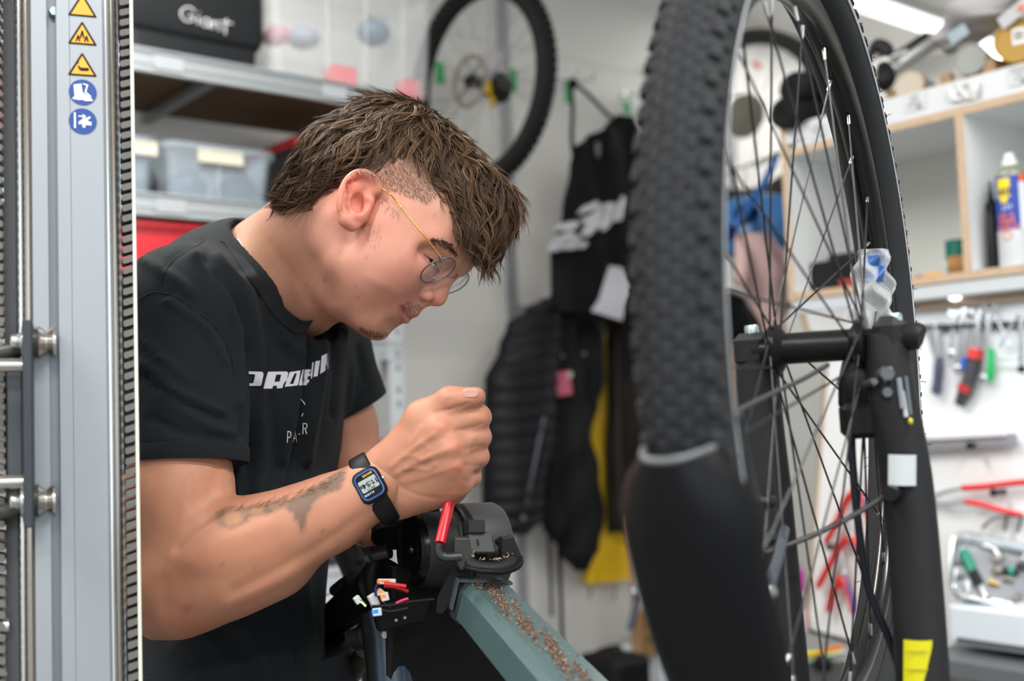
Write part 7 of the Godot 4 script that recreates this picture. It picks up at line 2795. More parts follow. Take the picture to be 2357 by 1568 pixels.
func skin_strokes() -> Array:
	return [
		# face
		[8, -0.7, 903, 716, 908, 704, 915, 694], [4, -0.9, 914, 702, 928, 713, 944, 733], [4, -0.9, 967, 667, 963, 680, 968, 694], [16, 0.8, 940, 660, 965, 672, 985, 690], [14, 0.8, 850, 640, 900, 665, 950, 690],
		[26, -1.6, 880, 690, 870, 720, 850, 745], [10, -0.6, 917, 742, 912, 752], [16, -1.4, 800, 560, 780, 620, 770, 690], [24, 1.5, 760, 600, 720, 660, 700, 710],
		[12, -0.6, 620, 560, 680, 640, 720, 700], [8, -0.5, 968, 655, 980, 664, 990, 676],
		# arm
		[9, -4.0, 408, 1262, 440, 1222, 478, 1192, 505, 1178], [30, 3.0, 450, 1290, 520, 1240, 620, 1205], [28, -1.5, 420, 1340, 540, 1330, 660, 1280], [20, -2.0, 380, 1340, 385, 1400],
		[16, 2.2, 520, 1390, 640, 1335, 760, 1262], [14, -1.6, 540, 1365, 650, 1310, 760, 1240, 830, 1190], [18, 1.5, 440, 1100, 420, 1200, 400, 1280], [14, -1.4, 500, 1080, 490, 1130, 470, 1180],
		# hand: tendons, veins, knuckles, gaps
		[7, 1.1, 900, 1075, 950, 1035, 1000, 1000], [7, 1.2, 915, 1090, 970, 1060, 1030, 1035], [8, 0.9, 930, 1110, 990, 1092, 1040, 1076], [8, -0.7, 925, 1065, 975, 1030, 1020, 1008], [8, -0.7, 930, 1088, 985, 1068, 1032, 1055],
		[5, 0.9, 935, 1052, 955, 1050, 975, 1058, 988, 1050], [5, 0.9, 935, 1080, 960, 1078, 985, 1082, 1000, 1070], [4, 0.6, 968, 1020, 985, 1030], [5, 0.7, 945, 1020, 960, 1000, 968, 985],
		[13, 1.6, 1018, 984], [12, 1.8, 1044, 1032], [11, 1.7, 1054, 1073], [10, 1.3, 1062, 1112], [9, 0.8, 1090, 962], [9, 0.8, 1092, 1006], [8, 0.8, 1090, 1051], [7, 0.8, 1076, 1097],
		[4, -1.0, 1052, 990, 1080, 986, 1110, 976], [4, -1.0, 1070, 1034, 1095, 1028, 1112, 1026], [4, -1.0, 1072, 1072, 1090, 1072, 1108, 1072], [3, -0.8, 1068, 1066, 1070, 1082],
		[4, -1.0, 998, 950, 1020, 946, 1045, 940, 1075, 930], [10, 0.8, 1032, 910], [3, -0.5, 1000, 946, 1010, 956], [3, -0.4, 1030, 1016, 1048, 1012], [3, -0.4, 1052, 1056, 1062, 1052],
		[5, -0.7, 920, 1120, 960, 1140, 1010, 1148], [6, -0.6, 1040, 1130, 1060, 1135, 1075, 1128]]

func skin_spots() -> Array:
	var l := [
		[800, 610, 190, 160, "c78b7c", 0.55], [930, 640, 60, 50, "c08072", 0.5], [955, 610, 50, 40, "c28275", 0.4], [1010, 690, 20, 16, "c97566", 0.55], [870, 560, 80, 60, "c9917f", 0.5], [985, 540, 50, 40, "d0897a", 0.4],
		[825, 445, 60, 80, "d9806f", 0.75], [800, 410, 30, 30, "dd6f60", 0.6], [830, 480, 22, 24, "c4705f", 0.4], [860, 745, 36, 26, "a07460", 0.45], [845, 765, 30, 14, "82604f", 0.45], [880, 765, 26, 12, "8a6655", 0.35],
		[940, 706, 26, 12, "a27562", 0.4], [590, 560, 50, 40, "cc9870", 0.5], [660, 610, 80, 60, "c69474", 0.35],
		[1020, 984, 20, 16, "c67c69", 0.6], [1045, 1030, 19, 17, "c67765", 0.5], [1054, 1074, 18, 16, "c67765", 0.5], [1064, 1112, 14, 12, "cc7c6a", 0.5], [1110, 960, 16, 16, "d58c70", 0.4], [1070, 905, 44, 14, "d48f78", 0.4],
		[440, 1440, 50, 26, "b9705a", 0.5], [430, 1400, 14, 11, "8e4f38", 0.5], [370, 1340, 40, 30, "a5704f", 0.45], [600, 1280, 160, 70, "c18a70", 0.4], [420, 1130, 80, 60, "bb8a6a", 0.4]]
	for m in [[850, 517, 5], [1000, 496, 4], [782, 580, 3], [818, 660, 3], [747, 645, 4], [823, 686, 4], [705, 655, 3], [640, 620, 2], [560, 1140, 4], [442, 1090, 4], [337, 1088, 4], [357, 1212, 4], [570, 1233, 4], [585, 1310, 3], [742, 1225, 3], [868, 1064, 3], [980, 470, 3], [843, 592, 3], [925, 480, 4], [378, 1318, 4], [322, 1150, 4], [513, 1300, 5]]:
		l.append([m[0], m[1], m[2], m[2], "7a4a38", 0.5])
	return l

func skin_areas() -> Array:
	return [
		# tattoo on the forearm
		["5f574f", 0.80, 3.0, 790, 1082, 795, 1100, 782, 1128, 745, 1140, 722, 1160, 703, 1198, 699, 1232, 690, 1218, 675, 1186, 658, 1168, 664, 1152, 700, 1135, 750, 1105],
		["6a5d50", 0.62, 4.0, 495, 1176, 560, 1168, 640, 1150, 662, 1152, 660, 1168, 620, 1184, 575, 1192, 560, 1208, 535, 1218, 508, 1214, 494, 1196],
		["c09070", 0.65, 3.0, 515, 1184, 545, 1176, 560, 1186, 552, 1204, 528, 1210, 515, 1200], ["b5875f", 0.5, 3.0, 578, 1172, 602, 1168, 600, 1180, 580, 1184], ["5a5048", 0.5, 2.0, 565, 1188, 578, 1182, 574, 1200, 562, 1206],
		["544c45", 0.5, 2.5, 606, 1168, 618, 1164, 630, 1178, 612, 1186],
		# lips
		["a4605a", 0.7, 3.0, 914, 701, 926, 704, 946, 714, 966, 723, 966, 730, 956, 735, 944, 732, 930, 718], ["ad665e", 0.7, 3.0, 914, 703, 930, 719, 945, 734, 945, 744, 936, 749, 924, 742, 916, 724],
		["5c2f2b", 0.6, 1.5, 914, 701, 930, 715, 946, 732, 944, 736, 928, 719],
		# shaved side of the head
		["7a5a4a", 0.62, 22.0, 812, 392, 850, 370, 935, 358, 1002, 400, 1010, 440, 985, 462, 955, 452, 900, 432, 868, 418, 845, 396],
		["a87f6b", 0.35, 9.0, 872, 440, 905, 470, 925, 492, 905, 500, 880, 470],
		["9a6450", 0.45, 5.0, 962, 574, 972, 570, 992, 590, 1002, 612, 992, 618, 975, 600],
		["8a6450", 0.5, 6.0, 978, 552, 1010, 553, 1040, 572, 1046, 588, 1012, 570, 985, 562]]

func strand(s, pts: Array, r: float, sides := 3):
	var rr := []
	var n := pts.size()
	for i in n:
		var f := float(i) / (n - 1)
		rr.append(r * (0.55 + 0.45 * minf(1.0, f * 4.0)) * (1.0 if f < 0.5 else lerpf(1.0, 0.12, (f - 0.5) * 2.0)))
	tube(s, pts, rr, sides)

func hairs_on(rel: Relief, outline: Array, count: int, dirn: Vector2, length: float, r: float, lift: float, seedn: int) -> SurfaceTool:     # short hairs laid on the skin inside an outline
	var pg := poly(outline)
	var bb := Rect2(pg[0], Vector2.ZERO)
	for p in pg:
		bb = bb.expand(p)
	var g := RandomNumberGenerator.new()
	g.seed = seedn
	var s := st()
	var n := 0
	for tries in count * 8:
		if n >= count:
			break
		var p := bb.position + bb.size * Vector2(g.randf(), g.randf())
		if not Geometry2D.is_point_in_polygon(p, pg):
			continue
		n += 1
		var d := dirn.rotated(g.randfn() * 0.3) * length * g.randf_range(0.6, 1.3)
		var pts := []
		for k in 4:
			var q := p + d * k / 3.0
			var z := rel.at(q.x, q.y)
			if z > 5.0:
				z = rel.at(p.x, p.y)
			pts.append(P(q.x, q.y, z + 0.0003 - lift * sin(k / 3.0 * 2.2)))
		strand(s, pts, r)
	return s

func face_details(t: Node3D, rel: Relief):
	var brown := mat("3d2b20", 0.6)
	obj("eyebrow", hairs_on(rel, [978, 548, 1000, 545, 1030, 555, 1046, 575, 1048, 590, 1036, 582, 1010, 562, 985, 556], 170, Vector2(0.75, 0.5), 13, 0.00026, 0.0006, 2), brown, t)
	obj("moustache", hairs_on(rel, [922, 700, 940, 692, 965, 698, 976, 706, 968, 718, 950, 714, 930, 710], 150, Vector2(-0.45, 0.8), 8, 0.00018, 0.0005, 3), mat("6b5040", 0.6), t)
	obj("chin_beard", hairs_on(rel, [828, 748, 850, 758, 880, 762, 896, 762, 886, 774, 866, 777, 846, 772, 830, 760], 190, Vector2(-0.2, 0.9), 8, 0.0002, 0.0006, 4), mat("5a4233", 0.6), t)
	obj("cheek_stubble", hairs_on(rel, [850, 520, 872, 510, 880, 540, 866, 570, 846, 560], 40, Vector2(-0.2, 0.9), 12, 0.00012, 0.0004, 5), brown, t)
	obj("sideburn", hairs_on(rel, [872, 440, 900, 465, 925, 490, 915, 502, 888, 486, 872, 462], 70, Vector2(-0.1, 0.9), 12, 0.00014, 0.0004, 6), mat("6b5342", 0.6), t)
	obj("shaved_hair", hairs_on(rel, [806, 398, 850, 362, 935, 350, 1002, 396, 1012, 440, 985, 466, 955, 456, 900, 434, 868, 420, 845, 398], 1600, Vector2(0.3, 0.85), 11, 0.00014, 0.0007, 7), mat("665142", 0.6), t)
	# the near eye, looking down: a sliver of eyeball between the lids
	var on_eye := func(az: float, el: float, grow: float) -> Vector3:
		var ra := deg_to_rad(az)
		var re := deg_to_rad(el)
		return eye * (hd(0.0742, 0.0125, 0.031) + (HF * cos(ra) * cos(re) * 0.0150 + HL * sin(ra) * cos(re) * 0.0150 + HU * sin(re) * 0.0130) * HS * grow)
	var gap := func(f: float, up: float) -> float: return -3.0 + 5.0 * f + up * 19.0 * pow(sin(PI * f), 0.7)
	var s := st()
	s.set_smooth_group(1)
	for i in 24:
		for j in 6:
			var q := []
			for e in [[0, 0], [1, 0], [1, 1], [0, 1]]:
				var f: float = (i + e[0]) / 24.0
				var v: float = (j + e[1]) / 6.0
				q.append(on_eye.call(lerpf(-32, 80, f), lerpf(gap.call(f, -1.0), gap.call(f, 1.0), v), 1.10))
			quad(s, q[3], q[2], q[1], q[0])
			quad(s, q[0], q[1], q[2], q[3])
	var eb := obj("eyeball", s, mat("a89c94", 0.2), t)
	s = st()
	s.set_smooth_group(1)
	for i in 20:
		var a0 := TAU * i / 20
		var a1 := TAU * (i + 1) / 20
		var pts := [on_eye.call(44, -1.0, 1.125)]
		for an in [a0, a1]:
			pts.append(on_eye.call(44 + cos(an) * 30, clampf(-1.0 + sin(an) * 30, -15.0, 16.0), 1.115))
		tri(s, pts[0], pts[2], pts[1])
		tri(s, pts[0], pts[1], pts[2])
	obj("iris", s, mat("2a211b", 0.12), eb)
	for up in [1.0, -1.0]:
		s = st()
		var l := []
		for i in 25:
			var f := i / 24.0
			l.append(on_eye.call(lerpf(-34, 84, f), gap.call(f, up * 1.2), 1.06))
		tube(s, l, 0.0016 if up > 0 else 0.0012, 8)
		obj("eyelid", s, mat("a9705e", 0.5), t)
	s = st()
	for i in 30:
		var f := 0.1 + 0.85 * i / 29.0
		var az := lerpf(-32, 80, f)
		var root: Vector3 = on_eye.call(az, gap.call(f, 1.0), 1.14)
		var d := eye.basis * (HF * cos(deg_to_rad(az)) + HL * sin(deg_to_rad(az)) - HU * 0.5)
		strand(s, [root, root + d * 0.002, root + d * 0.0042 + eye.basis * HU * 0.0003, root + d * 0.006 + eye.basis * HU * 0.0012], 0.00022)
	obj("lashes", s, mat("1d1512", 0.6), t)
	# thumb nail
	s = st()
	var nf := T(P(1083, 905.5, 1.0965), cdir(0.995, 0.02, -0.05), cdir(0.0, 0.86, 0.51))
	var l0 := []
	for e in [[0.008, 0.0044, -0.0004], [0.008, 0.0044, 0.0003], [0.0068, 0.0034, 0.0008]]:
		l0.append(rrect(nf * Transform3D(Basis(Vector3.RIGHT, 0.55), Vector3.ZERO) * Transform3D(Basis(Vector3.RIGHT, PI / 2), Vector3.ZERO), e[0] * 2, e[1] * 2, e[2], 0.0042))
	loft(s, l0, true, true, false, 0.0)
	obj("thumb_nail", s, mat("cf9d8e", 0.3), t)

func arm_hair(t: Node3D, rel: Relief):
	obj("forearm_hair", hairs_on(rel, [505, 1172, 600, 1158, 700, 1128, 780, 1085, 796, 1078, 790, 1092, 740, 1130, 640, 1165, 530, 1182], 220, Vector2(0.85, -0.55), 18, 0.0001, 0.0018, 11), mat("4a3528", 0.6), t)

func hair(t: Node3D, hb: Basis, rel: Relief):
	var f := Field.new()
	var he := func(a, u, l, rf, ru, rl, k := 0.02): f.ell(hd(a, u, l), hb, Vector3(rf, ru, rl) * HS, k)
	var hc := func(a, u, l, r, a1, u1, l1, r1, k := 0.02): f.cap(hd(a, u, l), hd(a1, u1, l1), r * HS, r1 * HS, k)
	he.call(0.012, 0.080, 0, 0.082, 0.040, 0.062)
	he.call(-0.036, 0.048, 0, 0.076, 0.064, 0.069)
	for s in [-1, 1]:
		hc.call(-0.08, 0.01, s * 0.034, 0.030, -0.074, -0.05, s * 0.030, 0.018)
		hc.call(-0.052, 0.02, s * 0.056, 0.021, -0.052, -0.034, s * 0.047, 0.012)
		hc.call(0.06, 0.092, s * 0.028, 0.026, 0.084, 0.066, s * 0.034, 0.014)
	hc.call(-0.092, 0.015, 0, 0.024, -0.078, -0.055, 0, 0.018)
	hc.call(0.066, 0.092, 0, 0.028, 0.092, 0.068, 0, 0.014)
	var lo := E(600, 200, 1.45)
	var hi := E(1210, 640, 1.1)
	var r := f.nets(Vector3(minf(lo.x, hi.x), minf(lo.y, hi.y), lo.z), Vector3(maxf(lo.x, hi.x), maxf(lo.y, hi.y), hi.z), 0.0055)
	var V: PackedVector3Array = relax(r[0], r[1], 2)
	var ix: PackedInt32Array = r[1]
	var N := normals_of(V, ix)
	var top := obj("hair", solid(V, ix, N), mat("241a13", 0.7), t)
	# locks, laid along the hair's surface away from the crown
	var ids := f.all()
	var g := RandomNumberGenerator.new()
	g.seed = 12
	var crown := hd(-0.058, 0.10, -0.006)
	var noise := FastNoiseLite.new()
	noise.frequency = 22.0
	noise.seed = 5
	var tones := ["453325", "584230", "6d533b", "846649", "9c7e60"]
	var sts := []
	for k in tones.size():
		sts.append(st())
	var grad := func(p: Vector3) -> Vector3:
		var e := 0.0015
		var d := f.at(p, ids)
		return Vector3(f.at(p + Vector3(e, 0, 0), ids) - d, f.at(p + Vector3(0, e, 0), ids) - d, f.at(p + Vector3(0, 0, e), ids) - d).normalized()
	var made := 0
	var down := Vector3(-0.035, -1, 0).normalized()
	while made < 1650:
		var i := g.randi() % V.size()
		var p := V[i]
		if made % 6 == 0:
			p = crown + Vector3(g.randfn(), g.randfn(), g.randfn()) * 0.03
		if N[i].dot(-p.normalized()) < -0.35:
			continue
		made += 1
		var q := Vector3((p - H0).dot(HF), (p - H0).dot(HU), (p - H0).dot(HL)) / HS
		var steps := 9
		var tall := g.randf_range(0.0, 0.007) * (1.4 if q.y > 0.06 else 1.0)
		var reach := g.randf_range(0.045, 0.075)
		if q.x < -0.06 and q.y < 0.02:
			reach = g.randf_range(0.03, 0.05)
		var pts := []
		var wide := []
		var bend := g.randfn() * 0.25
		var curl := g.randf_range(0.7, 1.5) * (1 if g.randf() < 0.5 else -1)
		var ph := g.randf() * TAU
		var dprev := Vector3.ZERO
		for k in steps:
			var w := float(k) / (steps - 1)
			var nn: Vector3 = grad.call(p)
			var d := f.at(p, ids)
			if d < 0.006 or k < 5:
				p -= nn * (d - 0.001 - tall * sin(w * 2.6) - 0.0003 * k)
			pts.append(p)
			var dirn := (p - crown)
			q = Vector3((p - H0).dot(HF), (p - H0).dot(HU), (p - H0).dot(HL)) / HS
			if q.x > 0.05:
				dirn = dirn.normalized() + down * 0.9 * smoothstep(0.05, 0.1, q.x) + HF * 0.1
			elif q.x < -0.06:
				dirn = dirn.normalized() + (-HU * 0.9 - HF * 0.35 * smoothstep(-0.01, -0.06, q.y)) * smoothstep(0.06, 0.0, q.y)
			dirn = (dirn - nn * dirn.dot(nn) * (1.0 if d < 0.01 else 0.3)).normalized()
			var side := nn.cross(dirn).normalized()
			wide.append([side, nn])
			dirn = (dirn + side * (bend + 0.62 * sin(w * 4.6 * curl + ph) + 0.5 * noise.get_noise_3dv(p)) + nn * 0.18 * sin(w * 6.0 + ph)).normalized()
			if dprev != Vector3.ZERO:
				dirn = (dirn + dprev * 0.9).normalized()
			dprev = dirn
			p += dirn * reach / (steps - 1)
		# one lock: hairs that start side by side and run together towards the tip
		var tone := clampi(int(g.randfn() * 0.9 + 1.1), 0, 4)
		for c in 7:
			var o := g.randfn() * 0.0024
			var o2 := g.randfn() * 0.0012
			var w2 := []
			var part := g.randf_range(0.75, 1.0)
			for e in int(steps * part):
				var w := float(e) / (steps - 1)
				var sh := (1.0 - 0.75 * w) + 0.25 * sin(w * 7.0 + c)
				w2.append(eye * (pts[e] + wide[e][0] * o * sh + wide[e][1] * (o2 * sh)))
			strand(sts[clampi(tone + (g.randi() % 3) - 1, 0, 4)], w2, g.randf_range(0.00025, 0.00058), 3)
	for k in tones.size():
		obj("locks", sts[k], mat(tones[k], 0.5, 0.0, {"spec": 0.4}), top).set_meta("kind", "stuff")

func shirt(t: Node3D, skin_rel: Relief):
	var f := Field.new()
	var df := Vector3(0.93, -0.03, 0.36).normalized()            # the way the chest faces
	var du := Vector3(-0.02, 1, 0.0)
	var ds := df.cross(du).normalized()
	du = ds.cross(df).normalized()
	var b := Basis(df, du, ds)
	f.ell(E(556, 880, 1.375), b, Vector3(0.105, 0.20, 0.165), 0.03)
	f.ell(E(548, 1010, 1.37), b, Vector3(0.105, 0.24, 0.155), 0.03)
	f.cap(E(535, 1250, 1.37), E(528, 1700, 1.37), 0.105, 0.11, 0.06)
	f.cap(E(545, 1250, 1.30), E(540, 1700, 1.29), 0.088, 0.10, 0.05)
	f.cap(E(545, 1250, 1.45), E(540, 1700, 1.45), 0.088, 0.10, 0.05)
	f.cap(E(612, 712, 1.40), E(428, 716, 1.215), 0.062, 0.068, 0.05)          # near shoulder
	f.cap(E(650, 700, 1.40), E(738, 792, 1.50), 0.066, 0.062, 0.05)           # far shoulder
	f.cap(E(590, 760, 1.35), E(600, 900, 1.33), 0.095, 0.085, 0.05)
	f.cap(E(478, 690, 1.31), E(470, 900, 1.34), 0.052, 0.09, 0.05)            # back
	f.cap(E(428, 722, 1.212), E(428, 1110, 1.174), 0.0700, 0.0625, 0.022)      # near sleeve
	f.cap(E(738, 805, 1.50), E(806, 972, 1.513), 0.0620, 0.0605, 0.02)         # far sleeve
	# openings: sleeve ends and the neck
	f.rod(E(429, 1064, 1.178), E(415, 1250, 1.155), 0.068, 0.002)
	f.rod(E(791, 944, 1.51), E(858, 1085, 1.525), 0.072, 0.002)
	f.cap(E(597, 660, 1.345), E(770, 540, 1.335), 0.072, 0.095, 0.004, true)
	f.cap(E(622, 580, 1.305), E(730, 470, 1.30), 0.032, 0.06, 0.004, true)
	f.cap(E(664, 714, 1.33), E(800, 600, 1.30), 0.056, 0.07, 0.006, true)
	var lo := E(230, 520, 1.60)
	var r := f.nets(Vector3(-0.52, -0.55, -1.66), Vector3(-0.14, 0.16, -1.08), 0.0056)
	var V: PackedVector3Array = r[0]
	var ix: PackedInt32Array = r[1]
	# the sleeves and the shirt end in flat hems: pull what lies beyond onto the hem line
	V = relax(V, ix, 2)
	var N := normals_of(V, ix)
	V = sculpt(V, N, [
		[11, 7.0, 448, 589, 510, 646, 548, 750, 558, 864, 550, 930], [10, -8.8, 470, 600, 540, 690, 566, 780, 570, 900, 560, 1000], [10, 7.0, 500, 592, 565, 680, 592, 780, 596, 880],
		[4, -2.3, 357, 673, 414, 688, 494, 750, 529, 807, 546, 903], [5, -2.1, 471, 551, 395, 600, 368, 669], [8, 3.5, 385, 690, 470, 750, 515, 830],
		[9, 4.5, 610, 696, 650, 760, 690, 815], [9, -3.9, 590, 690, 630, 770, 665, 830], [10, 4.5, 560, 640, 610, 735, 645, 790],
		[8, -12.2, 716, 745, 716, 826, 706, 903, 688, 1017, 664, 1130], [11, 7.9, 740, 750, 738, 850, 722, 960, 705, 1060], [10, 6.1, 694, 760, 690, 860, 674, 960, 650, 1060],
		[9, -7.0, 762, 750, 776, 845, 768, 960], [9, 5.2, 795, 760, 806, 850, 800, 940], [8, -4.4, 826, 800, 840, 880],
		[9, 4.5, 325, 838, 414, 906, 510, 948], [9, -4.2, 330, 860, 420, 928, 515, 968], [9, 4.2, 376, 903, 464, 971, 544, 1000], [9, -3.9, 350, 960, 430, 1000, 520, 1012], [8, 3.5, 320, 780, 380, 830, 440, 880],
		[3, -1.3, 312, 1018, 430, 1022, 546, 1030], [3, 1.2, 312, 1010, 430, 1014, 546, 1022],
		[9, -8.8, 568, 800, 574, 950, 572, 1130, 560, 1170], [10, 5.2, 600, 900, 606, 1040, 600, 1140], [10, -4.5, 625, 920, 634, 1050, 622, 1140], [12, 5.2, 720, 1140, 700, 1300, 712, 1460], [12, -5.2, 690, 1290, 670, 1400, 690, 1540], [14, 5.2, 560, 1440, 600, 1500, 640, 1560], [14, -5.2, 500, 1460, 560, 1510, 590, 1568], [14, 4.4, 400, 1490, 440, 1530, 470, 1568],
		[12, 4.4, 330, 600, 400, 640, 440, 670]])
	N = normals_of(V, ix)
	var cloth := mat("10171d", 0.85, 0.0, {"rim": 0.12, "bump": ["weave", 60.0, 0.12], "spec": 0.35})
	var o := obj("tshirt", solid(V, ix, N), cloth, t)
	var rel := Relief.new(290, 520, 920, 1568, 2.0)
	rel.add(V, ix)
	# ribbed collar: the seam lies on the shirt, the free edge on the neck
	var s := st()
	var co := spline([Vector3(506, 556, 0), Vector3(520, 566, 0), Vector3(548, 608, 0), Vector3(597, 681, 0), Vector3(640, 738, 0), Vector3(676, 768, 0), Vector3(700, 768, 0), Vector3(724, 758, 0), Vector3(752, 743, 0), Vector3(778, 728, 0)], 7)
	var ci := spline([Vector3(530, 549, 0), Vector3(540, 560, 0), Vector3(573, 606, 0), Vector3(616, 660, 0), Vector3(660, 712, 0), Vector3(694, 737, 0), Vector3(718, 737, 0), Vector3(733, 733, 0), Vector3(750, 727, 0), Vector3(772, 718, 0)], 7)
	var loops := []
	var zp0 := 1.3
	for i in co.size():
		var zo := rel.at(co[i].x, co[i].y)
		var zi := skin_rel.at(ci[i].x, ci[i].y)
		if zi > 5.0:
			zi = zo + 0.004
		if zo > 5.0:
			zo = zi
		zi = clampf(zi, zo - 0.012, zo + 0.022)
		var po := P(co[i].x, co[i].y, zo - 0.0006)
		var pi := P(ci[i].x, ci[i].y, zi - 0.0022)
		var pm := (po + pi) / 2 + (eye.origin - po).normalized() * 0.0022
		var bk := (eye.origin - po).normalized() * -0.004
		loops.append([po, po.lerp(pm, 0.5) + (pm - (po + pi) / 2) * 0.5, pm, pm.lerp(pi, 0.6), pi, pi + bk, pm + bk, po + bk])
	var turn: Vector3 = (loops[3][1] - loops[3][0]).cross(loops[4][0] - loops[3][0])
	if turn.dot(eye.origin - loops[3][0]) < 0:
		for l in loops:
			l.reverse()
	loft(s, loops, true, true, false, 0.0)
	obj("collar", s, cloth, o)
	# turned hems at the sleeve ends
	for e in [[E(429, 1064, 1.178), E(428, 1110, 1.174), 0.0640], [E(791, 944, 1.51), E(805, 973, 1.513), 0.0625]]:
		var fr := along(eye * e[0], eye * e[1])
		s = st()
		lathe(s, fr, [Vector2(e[2] - 0.009, -0.001), Vector2(e[2] - 0.009, 0.001), Vector2(e[2] - 0.0005, 0.0016), Vector2(e[2], 0.0), Vector2(e[2] + 0.0006, -0.012), Vector2(e[2] + 0.0002, -0.0145), Vector2(e[2] - 0.003, -0.0155)], 48)
		obj("hem", s, cloth, o)
	# hems and seams
	var line := func(called: String, pts: Array, rad: float, lift: float, m: Material):
		var l := []
		for i in range(0, pts.size(), 2):
			l.append(Vector3(pts[i], pts[i + 1], 0))
		var c := spline(l, 8)
		var w := []
		for p in c:
			w.append(P(p.x, p.y, rel.at(p.x, p.y) - lift))
		var q := st()
		tube(q, w, rad, 6)
		obj(called, q, m, o)
	line.call("stitching", [314, 1026, 380, 1028, 450, 1032, 540, 1038], 0.0005, 0.0, cloth)
	line.call("shoulder_seam", [470, 556, 430, 580, 395, 604, 372, 640, 366, 668], 0.0007, 0.0, cloth)
	line.call("sleeve_seam", [320, 690, 357, 673, 414, 690, 494, 752, 527, 807, 542, 870], 0.0008, 0.0, cloth)
	# print on the chest, laid over the folds
	var ink := mat("b9bbc6", 0.6)
	var letters := [
		["letter", [[70, 420, 245, 425, 262, 455, 236, 590, 218, 608, 80, 608, 78, 575, 130, 572, 155, 460, 98, 455, 72, 455]]],
		["letter", [[320, 425, 435, 423, 400, 560, 385, 607, 372, 642, 260, 642, 290, 520], [435, 423, 560, 422, 580, 440, 575, 462, 425, 462], [490, 458, 575, 460, 560, 540, 540, 552, 468, 552], [402, 555, 540, 551, 515, 590, 505, 635, 430, 640, 438, 605, 387, 607]]],
		["letter", [[600, 428, 672, 420, 598, 585, 588, 612, 535, 620, 560, 540], [670, 420, 738, 408, 730, 442, 660, 446], [698, 425, 737, 410, 715, 560, 700, 600, 640, 600], [594, 585, 660, 580, 700, 600, 589, 615]]],
		["letter", [[765, 398, 870, 395, 868, 420, 845, 425, 850, 445, 862, 450, 855, 480, 832, 482, 822, 520, 850, 530, 845, 565, 820, 570, 818, 598, 716, 602, 740, 500]]],
		["letter", [[890, 302, 908, 308, 885, 515, 870, 512, 876, 480, 862, 482, 880, 400]]], ["letter", [[930, 290, 990, 280, 958, 480, 904, 492]]], ["letter", [[1010, 222, 1085, 185, 1097, 200, 1097, 385, 990, 455]]]]
	var lines := [["arrow_mark", [[742, 782, 768, 808, 795, 848], [772, 962, 752, 1000]]], ["letter", [[568, 1338, 570, 1260, 572, 1194], [572, 1196, 606, 1205, 612, 1240, 602, 1270, 572, 1276]]], ["letter", [[642, 1335, 665, 1190, 686, 1330], [650, 1286, 680, 1283]]], ["letter", [[712, 1231, 732, 1228]]], ["letter", [[768, 1228, 770, 1160, 772, 1093], [772, 1095, 812, 1098, 819, 1126, 808, 1156, 772, 1160], [795, 1158, 816, 1226]]]]
	for e in letters:
		s = st()
		s.set_smooth_group(1)
		for g in e[1]:
			var pg := PackedVector2Array()
			for i in range(0, g.size(), 2):
				pg.append(Vector2(560 + g[i] / 5.6, 780 + g[i + 1] / 5.6))
			# cut into small cells so that the ink follows the cloth
			var bb := Rect2(pg[0], Vector2.ZERO)
			for p in pg:
				bb = bb.expand(p)
			var y := bb.position.y
			while y < bb.end.y:
				var x := bb.position.x
				while x < bb.end.x:
					for piece in Geometry2D.intersect_polygons(pg, PackedVector2Array([Vector2(x, y), Vector2(x + 4, y), Vector2(x + 4, y + 4), Vector2(x, y + 4)])):
						var w := []
						for p in piece:
							w.append(P(p.x, p.y, rel.at(p.x, p.y) - 0.0008))
						for i in range(1, w.size() - 1):
							var nn: Vector3 = (w[i] - w[0]).cross(w[i + 1] - w[0])
							if nn.dot(eye.origin - w[0]) > 0:
								tri(s, w[0], w[i], w[i + 1])
							else:
								tri(s, w[0], w[i + 1], w[i])
					x += 4
				y += 4
		obj(e[0], s, ink, o)
	for e in lines:
		s = st()
		for g in e[1]:
			var l := []
			for i in range(0, g.size(), 2):
				l.append(Vector3(560 + g[i] / 5.6, 780 + g[i + 1] / 5.6, 0))
			var w := []
			for p in (spline(l, 4) if e[0] == "letter" and l.size() > 3 else l):
				w.append(P(p.x, p.y, rel.at(p.x, p.y) - 0.0006))
			tube(s, w, 0.0005, 5)
		obj(e[0], s, mat("d8dade", 0.6), o)

